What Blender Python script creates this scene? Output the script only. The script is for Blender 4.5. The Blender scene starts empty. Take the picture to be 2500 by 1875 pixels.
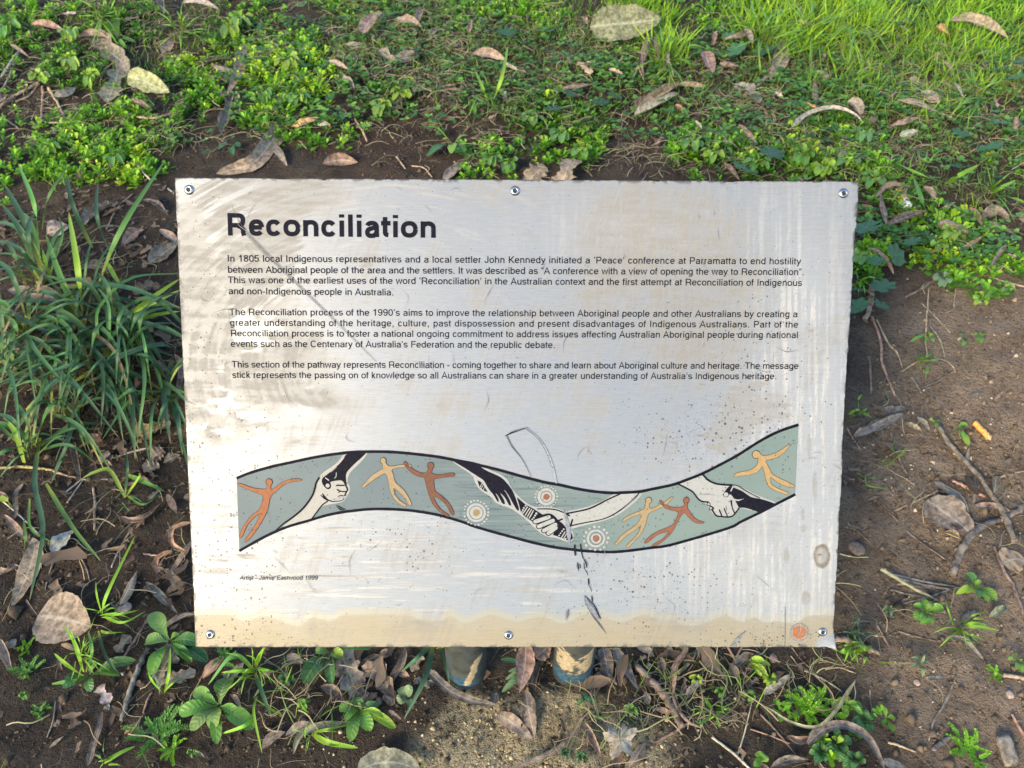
import bpy, bmesh, math, random
import numpy as np
from mathutils import Vector, Matrix

SC = bpy.context.scene
COL = SC.collection
random.seed(11)
rng = np.random.default_rng(11)

# ------------------------------------------------------------------ camera
F = 1879.0                                   # focal length in photo pixels (2500 x 1875)
CX, CY = 1250.0, 937.5
down = np.array([-0.0084762, 0.72139823, 0.69246859])
down /= np.linalg.norm(down)
ez = np.array([0.0, 0.0, 1.0])
Zc = -down
Yc = ez - ez.dot(Zc) * Zc
Yc /= np.linalg.norm(Yc)
Xc = np.cross(Yc, Zc)
RW = np.array([Xc, Yc, Zc])                  # lens frame -> world frame


def ray(px, py):
    return np.array([(px - CX) / F, (py - CY) / F, 1.0])


CAM = -(RW @ (ray(1268, 1657.5) * 0.94))     # the world's origin lies between the two post feet
cam_d = bpy.data.cameras.new('camera')
cam = bpy.data.objects.new('camera', cam_d)
COL.objects.link(cam)
cam_d.sensor_width = 36.0
cam_d.lens = 36.0 * F / 2500.0
cam_d.clip_start = 0.02
cam_d.clip_end = 500.0
cam_d.dof.use_dof = True
cam_d.dof.focus_distance = 0.835
cam_d.dof.aperture_fstop = cam_d.lens / 2.3   # a phone lens: about 2.3 mm of aperture
M3 = np.column_stack([RW @ [1, 0, 0], RW @ [0, -1, 0], RW @ [0, 0, -1]])
cam.matrix_world = Matrix(np.vstack([np.column_stack([M3, CAM]), [0, 0, 0, 1]]).tolist())
SC.camera = cam

# ------------------------------------------------------------------ light
SUN_EL = math.radians(24.0)
SUN_AZ = math.radians(217.0)                 # compass style from +Y, clockwise: behind the camera, to its left
world = bpy.data.worlds.new('World')
SC.world = world
world.use_nodes = True
wn = world.node_tree.nodes
wl = world.node_tree.links
sky = wn.new('ShaderNodeTexSky')
sky.sky_type = 'NISHITA'
sky.sun_disc = False
sky.sun_elevation = SUN_EL
sky.sun_rotation = SUN_AZ
sky.air_density = 1.0
sky.dust_density = 0.8
sky.ozone_density = 1.0
wl.new(sky.outputs[0], wn['Background'].inputs['Color'])
wn['Background'].inputs['Strength'].default_value = 0.15
sun_d = bpy.data.lights.new('sun', 'SUN')
sun_d.energy = 1.8
sun_d.angle = math.radians(18)
sun_d.color = (1.0, 0.80, 0.50)
sun = bpy.data.objects.new('sun', sun_d)
COL.objects.link(sun)
sdir = Vector((math.sin(SUN_AZ) * math.cos(SUN_EL), math.cos(SUN_AZ) * math.cos(SUN_EL), math.sin(SUN_EL)))
sun.rotation_euler = sdir.to_track_quat('Z', 'Y').to_euler()
sun.location = (-1.5, -3, 4)
SC.view_settings.view_transform = 'Standard'
SC.view_settings.look = 'None'
SC.view_settings.exposure = 1.62
SC.view_settings.gamma = 1.0

# ------------------------------------------------------------------ small tools


def _hash(ix, iy, seed):
    h = (ix.astype(np.int64) * 374761393 + iy.astype(np.int64) * 668265263 + seed * 144269504) & 0xffffffff
    h = ((h ^ (h >> 13)) * 1274126177) & 0xffffffff
    return ((h ^ (h >> 16)) & 0xffffff) / float(0xffffff)


def vnoise(x, y, seed=0):
    x = np.asarray(x, float)
    y = np.asarray(y, float)
    ix = np.floor(x)
    iy = np.floor(y)
    fx = x - ix
    fy = y - iy
    fx = fx * fx * (3 - 2 * fx)
    fy = fy * fy * (3 - 2 * fy)
    a = _hash(ix, iy, seed)
    b = _hash(ix + 1, iy, seed)
    c = _hash(ix, iy + 1, seed)
    d = _hash(ix + 1, iy + 1, seed)
    return (a * (1 - fx) + b * fx) * (1 - fy) + (c * (1 - fx) + d * fx) * fy


def fbm(x, y, seed=0, octv=4):
    s = 0.0
    a = 0.5
    for k in range(octv):
        s = s + a * vnoise(np.asarray(x) * 2 ** k, np.asarray(y) * 2 ** k, seed + k * 17)
        a *= 0.5
    return s


def sstep(e0, e1, x):
    t = np.clip((x - e0) / (e1 - e0), 0, 1)
    return t * t * (3 - 2 * t)


def H(x, y):
    """height of the ground"""
    x = np.asarray(x, float)
    y = np.asarray(y, float)
    t = y - 0.15
    base = 0.12 * 0.5 * (t + np.sqrt(t * t + 0.02))
    base = np.where(y > 3.5, 0.12 * 3.35 + 0.03 * (y - 3.5), base)
    b = (fbm(x * 5 + 3.1, y * 5 + 7.7, 3, 4) - 0.47) * 0.035
    b = b + (fbm(x * 28, y * 28, 9, 4) - 0.47) * 0.012
    mound = 0.022 * np.exp(-(((x - 0.06) / 0.13) ** 2 + ((y + 0.07) / 0.09) ** 2))
    return base + b - 0.006 + mound * (0.6 + 0.8 * (vnoise(x * 40, y * 40, 5)))


def at(px, py, h=0.0):
    """ground point seen at a photo pixel, h above the soil"""
    d = RW @ ray(px, py)
    t = 1.0
    for _ in range(25):
        p = CAM + d * t
        e = p[2] - float(H(p[0], p[1])) - h
        t += e / max(-d[2], 0.12) * 0.8
    return CAM + d * t


def to_px(P):
    c = (P - CAM) @ RW
    return CX + F * c[:, 0] / c[:, 2], CY + F * c[:, 1] / c[:, 2]


def mesh_np(name, V, faces, mat=None, smooth=True, attrs=None):
    """V (n,3); faces: list of (m,k) int arrays"""
    me = bpy.data.meshes.new(name)
    V = np.asarray(V, np.float32)
    me.vertices.add(len(V))
    me.vertices.foreach_set('co', V.ravel())
    loops = np.concatenate([f.ravel() for f in faces]).astype(np.int32)
    sizes = np.concatenate([np.full(len(f), f.shape[1]) for f in faces])
    starts = np.concatenate([[0], np.cumsum(sizes)[:-1]]).astype(np.int32)
    me.loops.add(len(loops))
    me.loops.foreach_set('vertex_index', loops)
    me.polygons.add(len(sizes))
    me.polygons.foreach_set('loop_start', starts)
    if smooth:
        me.polygons.foreach_set('use_smooth', np.ones(len(sizes), bool))
    me.update(calc_edges=True)
    for k, v in (attrs or {}).items():
        a = me.attributes.new(k, 'FLOAT', 'POINT')
        a.data.foreach_set('value', np.asarray(v, np.float32))
    if mat:
        for m in (mat if isinstance(mat, (list, tuple)) else [mat]):
            me.materials.append(m)
    return me


def link(name, me, parent=None, loc=None):
    o = bpy.data.objects.new(name, me)
    COL.objects.link(o)
    if parent is not None:
        o.parent = parent
    if loc is not None:
        o.location = loc
    return o


def tag(o, label=None, cat=None, group=None, kind=None):
    if label:
        o['label'] = label
    if cat:
        o['category'] = cat
    if group:
        o['group'] = group
    if kind:
        o['kind'] = kind
    return o


class NT:
    """short hand for building node materials"""

    def __init__(self, name):
        self.m = bpy.data.materials.new(name)
        self.m.use_nodes = True
        self.t = self.m.node_tree
        self.b = self.t.nodes['Principled BSDF']
        self.out = self.t.nodes['Material Output']

    def n(self, typ, **kw):
        nd = self.t.nodes.new(typ)
        for k, v in kw.items():
            setattr(nd, k, v)
        return nd

    def val(self, sock, v):
        if isinstance(v, bpy.types.NodeSocket):
            self.t.links.new(v, sock)
        else:
            sock.default_value = v

    def attr(self, name):
        return self.n('ShaderNodeAttribute', attribute_name=name).outputs['Fac']

    def obj(self):
        return self.n('ShaderNodeTexCoord').outputs['Object']

    def noise(self, vec, scale, detail=4, rough=0.55, stretch=None):
        if stretch is not None:
            mp = self.n('ShaderNodeMapping')
            mp.inputs['Scale'].default_value = stretch
            self.val(mp.inputs['Vector'], vec)
            vec = mp.outputs[0]
        nd = self.n('ShaderNodeTexNoise')
        nd.inputs['Scale'].default_value = scale
        nd.inputs['Detail'].default_value = detail
        nd.inputs['Roughness'].default_value = rough
        self.val(nd.inputs['Vector'], vec)
        return nd.outputs['Fac']

    def ramp(self, fac, a, b, ca=0.0, cb=1.0):
        nd = self.n('ShaderNodeMapRange', interpolation_type='SMOOTHSTEP')
        self.val(nd.inputs[0], fac)
        nd.inputs[1].default_value = a
        nd.inputs[2].default_value = b
        nd.inputs[3].default_value = ca
        nd.inputs[4].default_value = cb
        return nd.outputs[0]

    def math(self, op, a, b=0.0, clamp=False):
        nd = self.n('ShaderNodeMath', operation=op, use_clamp=clamp)
        self.val(nd.inputs[0], a)
        self.val(nd.inputs[1], b)
        return nd.outputs[0]

    def mix(self, fac, a, b, mode='MIX'):
        nd = self.n('ShaderNodeMix', data_type='RGBA', blend_type=mode)
        self.val(nd.inputs[0], fac)
        self.val(nd.inputs[6], a if isinstance(a, bpy.types.NodeSocket) else (*a, 1))
        self.val(nd.inputs[7], b if isinstance(b, bpy.types.NodeSocket) else (*b, 1))
        return nd.outputs[2]

    def set(self, name, v):
        if name == 'Base Color' and not isinstance(v, bpy.types.NodeSocket) and len(v) == 3:
            v = (*v, 1)
        self.val(self.b.inputs[name], v)

    def bump(self, h, dist, strength=1.0):
        nd = self.n('ShaderNodeBump')
        nd.inputs['Strength'].default_value = strength
        nd.inputs['Distance'].default_value = dist
        self.val(nd.inputs['Height'], h)
        self.t.links.new(nd.outputs[0], self.b.inputs['Normal'])

    def translucent(self, color, fac):
        tr = self.n('ShaderNodeBsdfTranslucent')
        self.val(tr.inputs[0], color)
        mx = self.n('ShaderNodeMixShader')
        mx.inputs[0].default_value = fac
        self.t.links.new(self.b.outputs[0], mx.inputs[1])
        self.t.links.new(tr.outputs[0], mx.inputs[2])
        self.t.links.new(mx.outputs[0], self.out.inputs[0])


def simple(name, col, rough=0.6, metal=0.0, spec=0.5, var=0.0, scale=200):
    t = NT(name)
    if var:
        f = t.noise(t.obj(), scale, 5, 0.6)
        f = t.ramp(f, 0.3, 0.7)
        a = tuple(max(0, c * (1 - var)) for c in col)
        b = tuple(min(1, c * (1 + var)) for c in col)
        t.set('Base Color', t.mix(f, a, b))
    else:
        t.set('Base Color', col)
    t.set('Roughness', rough)
    t.set('Metallic', metal)
    t.set('Specular IOR Level', spec)
    return t.m


def spline(pts, n, closed=False):
    """Catmull-Rom through pts (k,d)"""
    P = np.asarray(pts, float)
    if len(P) == 2:
        return P[0] + (P[1] - P[0]) * np.linspace(0, 1, n)[:, None]
    P = np.vstack([2 * P[0] - P[1], P, 2 * P[-1] - P[-2]])
    k = len(P) - 3
    seg = np.linalg.norm(P[2:-1] - P[1:-2], axis=1) + 1e-9
    cum = np.concatenate([[0], np.cumsum(seg)]) / seg.sum()
    out = []
    for t in np.linspace(0, 1, n):
        i = min(int(np.searchsorted(cum, t, side='right') - 1), k - 1)
        u = (t - cum[i]) / (cum[i + 1] - cum[i])
        a, b, c, d = P[i:i + 4]
        out.append(0.5 * ((2 * b) + (c - a) * u + (2 * a - 5 * b + 4 * c - d) * u * u + (3 * b - a - 3 * c + d) * u ** 3))
    return np.array(out)
# ------------------------------------------------------------------ the sign
PW, PH = 0.7006, 0.5020
TLc = np.array([-0.34478058, -0.21086617, 0.78412336])
TRc = np.array([0.35576243, -0.20861572, 0.79109775])
BRc = np.array([0.35583178, 0.29012934, 0.8484872])
BLc = np.array([-0.34471123, 0.28787889, 0.8415128])
pc = (TLc + TRc + BRc + BLc) / 4
pu = RW @ (TRc - TLc + BRc - BLc)
pu /= np.linalg.norm(pu)
pv = RW @ (TLc - BLc + TRc - BRc)
pv -= pv.dot(pu) * pu
pv /= np.linalg.norm(pv)
pn = np.cross(pu, pv)
PO = CAM + RW @ pc                            # middle of the panel face


def pan(px, py):
    """panel coordinates (metres from its middle) of a point of the face"""
    d = RW @ ray(px, py)
    t = (PO - CAM).dot(pn) / d.dot(pn)
    q = CAM + d * t - PO
    return q.dot(pu), q.dot(pv)


def pan_a(P):
    P = np.asarray(P, float)
    d = np.column_stack([(P[:, 0] - CX) / F, (P[:, 1] - CY) / F, np.ones(len(P))]) @ RW.T
    t = (PO - CAM).dot(pn) / (d @ pn)
    q = CAM + d * t[:, None] - PO
    return np.column_stack([q @ pu, q @ pv])


PXM = 0.7006 / 1613.0                          # metres on the panel per photo pixel (mean)

sign = tag(bpy.data.objects.new('information_sign', None),
           'white metal information sign headed Reconciliation on two short steel posts', 'sign')
COL.objects.link(sign)

# --- panel sheet with worn edges, a fine grid so that wear can be written per point
nx, ny = 701, 503
gx, gy = np.meshgrid(np.linspace(-PW / 2, PW / 2, nx), np.linspace(-PH / 2, PH / 2, ny))
X0, Y0 = gx.ravel(), gy.ravel()
ct = to_px(PO + X0[:, None] * pu + Y0[:, None] * pv)
SX, SY = ct                                    # photo pixel of each grid point, for placing the wear


def gauss(cx, cy, rx, ry, ang=0.0):
    c, s = math.cos(math.radians(ang)), math.sin(math.radians(ang))
    dx, dy = SX - cx, SY - cy
    return np.exp(-(((dx * c + dy * s) / rx) ** 2 + ((-dx * s + dy * c) / ry) ** 2))


# dull film left on the face, cut by wipe marks
hs = fbm(SX / 130, SY / 4.5, 21, 3)            # horizontal wiping
hs2 = fbm(SX / 60, SY / 11, 22, 3)
vs = fbm(SX / 5, SY / 150, 23, 3)              # vertical wiping
ang = np.arctan2(SY - 900, SX - 930)
rad = np.hypot((SX - 930) * 0.75, SY - 900)
arc = fbm(ang * 4, rad / 7, 24, 3)             # swung wiping
dg = fbm((SX * 0.9 + SY * 0.35) / 6, (SY * 0.9 - SX * 0.35) / 120, 25, 3)
bl = fbm(SX / 90, SY / 90, 26, 4)
film = np.zeros(len(X0))
b = gauss(690, 470, 150, 55) * 0.9 + gauss(700, 560, 60, 120) * 0.8 + gauss(640, 640, 70, 120, 20) * 0.6 + gauss(560, 600, 90, 170, -15) * 0.8
film = np.maximum(film, sstep(0.60, 0.72, arc * 0.75 + bl * 0.35 + 0.42 * b - 0.06) * np.clip(b * 1.6, 0, 1))
b = gauss(470, 760, 70, 260) * 0.8 + gauss(620, 870, 170, 110) * 0.9 + gauss(760, 975, 90, 18, 12) * 0.7
film = np.maximum(film, sstep(0.62, 0.70, bl * 0.9 + hs2 * 0.25 + 0.36 * b) * np.clip(b * 1.7, 0, 1))
b = gauss(640, 915, 120, 34, 14) + gauss(520, 1000, 90, 70, 30) + gauss(700, 960, 120, 30, 10) * 0.8
film = np.maximum(film, sstep(0.56, 0.60, fbm(SX / 38 + 0.4 * fbm(SX / 15, SY / 15, 34), SY / 20, 32, 4) + 0.10 * b) * np.clip(b * 1.7, 0, 1) * 1.0)
b = gauss(560, 985, 110, 50, 20)
film = np.maximum(film, sstep(0.54, 0.62, fbm(SX / 30, SY / 14, 31, 3) + 0.12 * b) * np.clip(b * 1.6, 0, 1) * 0.9)
b = gauss(1180, 480, 420, 60) * 0.8
film = np.maximum(film, sstep(0.5, 0.62, arc) * np.clip(b, 0, 1) * 0.55)
b = gauss(1620, 560, 170, 120) + gauss(1480, 620, 60, 130, 15) + gauss(1700, 780, 190, 200) * 0.95
film = np.maximum(film, sstep(0.34, 0.62, 0.45 * dg + 0.35 * bl + 0.1 * hs + 0.28 * b) * np.clip(b * 1.5, 0, 1) * 0.85)
b = gauss(1820, 990, 90, 70) + gauss(1760, 1060, 80, 60)
film = np.maximum(film, sstep(0.5, 0.58, bl * 0.5 + hs2 * 0.3 + 0.3 * b) * 0.75)
b = gauss(1880, 1250, 170, 330) + gauss(2010, 800, 60, 350) * 0.8
film = np.maximum(film, sstep(0.54, 0.66, vs * 0.8 + 0.2 * hs) * np.clip(b, 0, 1) * 0.7)
b = gauss(690, 1330, 200, 130) + gauss(780, 1360, 140, 60) * 0.6
film = np.maximum(film, sstep(0.52, 0.60, hs * 0.7 + hs2 * 0.32) * np.clip(b * 1.3, 0, 1))
b = gauss(1060, 1420, 260, 110)
film = np.maximum(film, sstep(0.50, 0.62, hs) * b * 0.55)
b = gauss(560, 1130, 140, 60)
film = np.maximum(film, sstep(0.58, 0.64, hs) * b * 0.7)
for cx, cy, rx, ry in ((1975, 1090, 6, 40), (1990, 1190, 7, 50), (1962, 1290, 9, 12), (1920, 1355, 8, 26), (1968, 1460, 13, 22), (1960, 1255, 6, 18)):
    film = np.maximum(film, sstep(0.35, 0.6, gauss(cx, cy, rx, ry) * (0.6 + 0.8 * vs)) * 0.8)
film = np.clip(film * 1.12, 0, 1) * (0.55 + 0.45 * sstep(0.36, 0.55, 0.5 * hs2 + 0.5 * np.where(SX > 1300, vs, arc)))
film = film * (0.75 + 0.25 * vnoise(SX / 3, SY / 3, 41))
thin = sstep(0.50, 0.66, hs * 0.5 + vs * 0.2 + bl * 0.4) * 0.30 + sstep(0.52, 0.7, dg * 0.6 + bl * 0.5) * 0.25
film = np.maximum(film, thin)

# chalky pale wiping on the right and in the swung strokes
cr_ = np.clip(gauss(1960, 1000, 150, 520) * 1.2 + gauss(1800, 1330, 260, 190) + gauss(1560, 560, 260, 120) * 0.6, 0, 1)
chalk = cr_ * (0.38 + 0.62 * sstep(0.42, 0.60, 0.62 * vs + 0.2 * hs + 0.2 * dg))
chalk = np.maximum(chalk, sstep(0.56, 0.63, arc) * np.clip(gauss(1050, 500, 480, 110) + gauss(560, 660, 130, 200), 0, 1) * 0.38)
chalk = np.maximum(chalk, sstep(0.55, 0.62, hs) * np.clip(gauss(760, 1380, 330, 170) + gauss(1200, 1430, 300, 90), 0, 1) * 0.7)
chalk = np.maximum(chalk, sstep(0.56, 0.66, dg) * gauss(1500, 560, 190, 130) * 0.5)
chalk *= 0.7 + 0.3 * vnoise(SX / 3, SY / 3, 43)

# printed ochre band along the foot, wavy on top
wave = np.array([(440, 1502), (500, 1500), (560, 1501), (598, 1516), (640, 1503), (680, 1514), (725, 1529), (745, 1518),
                 (764, 1507), (784, 1512), (802, 1517), (818, 1514), (840, 1502), (990, 1502), (1020, 1512), (1059, 1527),
                 (1075, 1522), (1093, 1504), (1106, 1506), (1125, 1518), (1150, 1518), (1195, 1501), (1220, 1507),
                 (1265, 1518), (1304, 1507), (1332, 1508), (1371, 1522), (1390, 1518), (1422, 1501), (1453, 1502),
                 (1485, 1511), (1520, 1518), (1573, 1501), (1611, 1515), (1640, 1513), (1668, 1525), (1712, 1524),
                 (1750, 1508), (1776, 1503), (1811, 1518), (1842, 1507), (1868, 1520), (1895, 1516), (1925, 1520),
                 (1952, 1519), (1977, 1503), (2100, 1502)], float)
gxw = np.arange(420, 2110, 2.0)
kw = np.exp(-(np.arange(-12, 13) / 2.6) ** 2)
wsp = spline(wave, 900)
gyw = np.convolve(np.pad(np.interp(gxw, wsp[:, 0], wsp[:, 1]), 12, mode='edge'), kw / kw.sum(), 'valid')
wy = np.interp(SX, gxw, gyw)
band = (0.86 + 0.14 * sstep(0, 42, SY - wy)) * (0.85 + 0.3 * (fbm(SX / 60, SY / 9, 47) - 0.5)) * sstep(-2.6, 2.8, SY - wy + 2.5 * (fbm(SX / 6, SY / 6, 46) - 0.5))
halo = sstep(-24, -8, SY - wy) * (1 - band)

# bare metal: bottom right corner, chipped rims
corner = sstep(0.45, 0.55, 1.1 - np.hypot((SX - 2040) / 62, (SY - 1592) / 52) * 0.75 + 0.12 * fbm(SX / 8, SY / 8, 51))
corner *= sstep(1985, 2000, SX + 8 * vnoise(SX / 5, SY / 5, 52))
edge = np.minimum.reduce([X0 + PW / 2, PW / 2 - X0, Y0 + PH / 2, PH / 2 - Y0])
rim = sstep(0.55, 0.68, fbm(SX / 14, SY / 14, 53) + 0.25 * np.exp(-edge / 0.0015)) * np.exp(-(edge / 0.0035) ** 2)
# burn blister by the right edge
rb = np.hypot((SX - 2006) / 20, (SY - 1357) / 29) + 0.22 * (fbm(SX / 7, SY / 7, 54) - 0.5)
burn = (sstep(1.1, 0.93, rb) * (0.35 + 0.65 * sstep(0.45, 0.9, rb)) * (0.5 + 0.9 * fbm(SX / 4, SY / 4, 55)))
burn = np.clip(burn + sstep(1.0, 0.6, np.hypot((SX - 2001) / 7, (SY - 1354) / 3.5)) * 0.7, 0, 1)
# where pits are thick
pits = (0.35 + gauss(1700, 1060, 200, 80) * 0.8 + gauss(560, 1250, 200, 300) * 0.7 + gauss(1000, 1330, 160, 90) * 0.5
        + gauss(1560, 1420, 200, 120) * 0.6 + gauss(520, 1560, 120, 60) * 0.7 + gauss(1900, 1560, 200, 40) * 0.9
        + gauss(470, 700, 80, 250) * 0.4 + gauss(1880, 900, 150, 250) * 0.4)
pits *= 0.6 + 1.2 * fbm(SX / 45, SY / 45, 57)

# worn outline
Xn, Yn, Zn = X0.copy(), Y0.copy(), np.zeros(len(X0))


def inset(t, seed):
    w = 0.00025 * vnoise(t * 260, t * 0 + 1, seed) + 0.0009 * sstep(0.80, 0.9, vnoise(t * 70, t * 0 + 5, seed + 1))
    return w


fall = lambda e: np.clip(1 - e / 0.004, 0, 1)
top_e, bot_e, lef_e, rig_e = PH / 2 - Y0, Y0 + PH / 2, X0 + PW / 2, PW / 2 - X0
ntc = pan(792, 440)[0]
top_in = inset(X0, 60) + 0.0016 * np.exp(-((X0 - ntc) / 0.0022) ** 2) + 0.0005
bot_in = inset(X0, 63) * 0.5
lef_in = inset(Y0, 66) * 0.6
rt = SY
rig_in = inset(Y0, 69) * 0.9 + np.where(rt > 556, 0.0015, 0) + np.where((rt > 860), 0.0010, 0) - np.where(rt > 1120, 0.0012, 0)
Yn -= top_in * fall(top_e)
Yn += bot_in * fall(bot_e)
Xn += lef_in * fall(lef_e)
Xn -= rig_in * fall(rig_e)
# bent corner
cd = np.clip(1 - np.hypot((X0 - PW / 2) / 0.022, (Y0 + PH / 2) / 0.022), 0, 1)
Xn += 0.0022 * cd ** 1.3
Zn += 0.006 * cd ** 1.5
dd = np.exp(-(((SX - 2012) / 9) ** 2)) * np.clip(1 - bot_e / 0.003, 0, 1)
Yn += 0.0014 * dd
Zn += 0.0005 * (fbm(X0 * 6, Y0 * 6, 71) - 0.5)
idx = np.arange(nx * ny).reshape(ny, nx)
quad = np.stack([idx[:-1, :-1], idx[:-1, 1:], idx[1:, 1:], idx[1:, :-1]], -1).reshape(-1, 4)
ring = np.concatenate([idx[0, :], idx[1:, -1], idx[-1, -2::-1], idx[-2:0:-1, 0]])
nb = nx * ny
V = np.column_stack([Xn, Yn, Zn])
V = np.vstack([V, V - [0, 0, 0.0016]])
r0, r1 = ring, np.roll(ring, -1)
side = np.column_stack([r0, r0 + nb, r1 + nb, r1])
backq = quad[:, ::-1] + nb
ext = lambda a: np.concatenate([a, a * 0])

# --- face material
t = NT('worn_sign_face')
film_n, band_n, halo_n = t.attr('film'), t.attr('band'), t.attr('halo')
oc = t.obj()
fine = t.noise(oc, 900, 3, 0.6)
br = t.noise(oc, 60, 4, 0.6, stretch=(1, 14, 1))
white = t.mix(t.ramp(br, 0.35, 0.65), (0.198, 0.210, 0.222), (0.224, 0.236, 0.248))
c = t.mix(t.math('MULTIPLY', halo_n, 0.8), white, (0.255, 0.238, 0.175))
c = t.mix(t.math('MULTIPLY', band_n, 0.92), c, t.mix(t.ramp(br, 0.3, 0.7), (0.218, 0.176, 0.098), (0.240, 0.200, 0.118)))
grit = t.ramp(fine, 0.35, 0.7, 0.75, 1.1)
c = t.mix(t.math('MULTIPLY', t.attr('chalk'), 0.8), c, (0.43, 0.422, 0.40))
c = t.mix(t.math('MULTIPLY', film_n, grit), c, (0.160, 0.149, 0.130))
# pits
vo = t.n('ShaderNodeTexVoronoi', feature='F1')
vo.inputs['Scale'].default_value = 330
t.val(vo.inputs['Vector'], oc)
vr = t.n('ShaderNodeSeparateColor')
t.t.links.new(vo.outputs['Color'], vr.inputs[0])
pit_r = t.math('MULTIPLY', vr.outputs[0], vr.outputs[0])
pit_r = t.math('MULTIPLY', t.math('MULTIPLY', pit_r, pit_r), 0.42)
pd = t.math('LESS_THAN', vo.outputs['Distance'], t.math('MULTIPLY', pit_r, t.attr('pits')))
vo2 = t.n('ShaderNodeTexVoronoi', feature='F1')
vo2.inputs['Scale'].default_value = 900
t.val(vo2.inputs['Vector'], oc)
vr2 = t.n('ShaderNodeSeparateColor')
t.t.links.new(vo2.outputs['Color'], vr2.inputs[0])
p2 = t.math('MULTIPLY', t.math('POWER', vr2.outputs[0], 4.0), 0.40)
pd2 = t.math('LESS_THAN', vo2.outputs['Distance'], t.math('MULTIPLY', p2, t.attr('pits')))
dirt = t.ramp(t.noise(oc, 420, 4, 0.7, stretch=(1, 3, 1)), 0.64, 0.78)
c = t.mix(t.math('MULTIPLY', t.math('MULTIPLY', dirt, t.attr('pits')), 0.55), c, (0.30, 0.27, 0.22))
c = t.mix(t.math('MULTIPLY', t.math('MAXIMUM', pd, t.math('MULTIPLY', pd2, 0.75)), 0.88), c, (0.05, 0.045, 0.04))
c = t.mix(t.attr('burn'), c, (0.13, 0.10, 0.065))
metal = t.attr('bare')
c = t.mix(metal, c, t.mix(t.ramp(fine, 0.3, 0.7), (0.15, 0.165, 0.18), (0.23, 0.25, 0.265)))
c = t.mix(t.attr('rim'), c, (0.07, 0.065, 0.06))
t.set('Base Color', c)
gl = t.math('SUBTRACT', 1.0, t.math('MAXIMUM', t.math('MAXIMUM', film_n, t.math('MULTIPLY', t.attr('chalk'), 0.75)), t.math('MULTIPLY', band_n, 0.55), clamp=True), clamp=True)
t.set('Metallic', t.math('MAXIMUM', t.math('MULTIPLY', gl, 0.34), t.math('MULTIPLY', metal, 0.3)))
t.set('Roughness', t.math('SUBTRACT', 0.62, t.math('MULTIPLY', gl, 0.28)))
t.set('Specular IOR Level', 0.5)
t.bump(t.math('ADD', t.noise(oc, 300, 4, 0.6, stretch=(1, 8, 1)), t.math('MULTIPLY', fine, 0.5)), 0.00025, 0.25)
face_m = t.m
back_m = simple('bare_aluminium', (0.55, 0.56, 0.57), 0.4, 0.9, var=0.15, scale=80)
me = mesh_np('panel', V, [quad, side, backq], [face_m, back_m], True,
             {'film': ext(film), 'band': ext(band), 'halo': ext(halo), 'bare': ext(corner), 'rim': ext(rim * (1 - corner)),
              'burn': ext(burn), 'pits': ext(pits), 'chalk': ext(chalk * (1 - band))})
mi = np.zeros(len(me.polygons), np.int32)
mi[len(quad):] = 1
me.polygons.foreach_set('material_index', mi)
panel = link('panel', me, sign)
Mp = np.eye(4)
Mp[:3, 0], Mp[:3, 1], Mp[:3, 2], Mp[:3, 3] = pu, pv, pn, PO
panel.matrix_world = Matrix(Mp.tolist())
panel['label'] = 'white metal sheet with wipe marks, pits and an ochre band along its foot'


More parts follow.
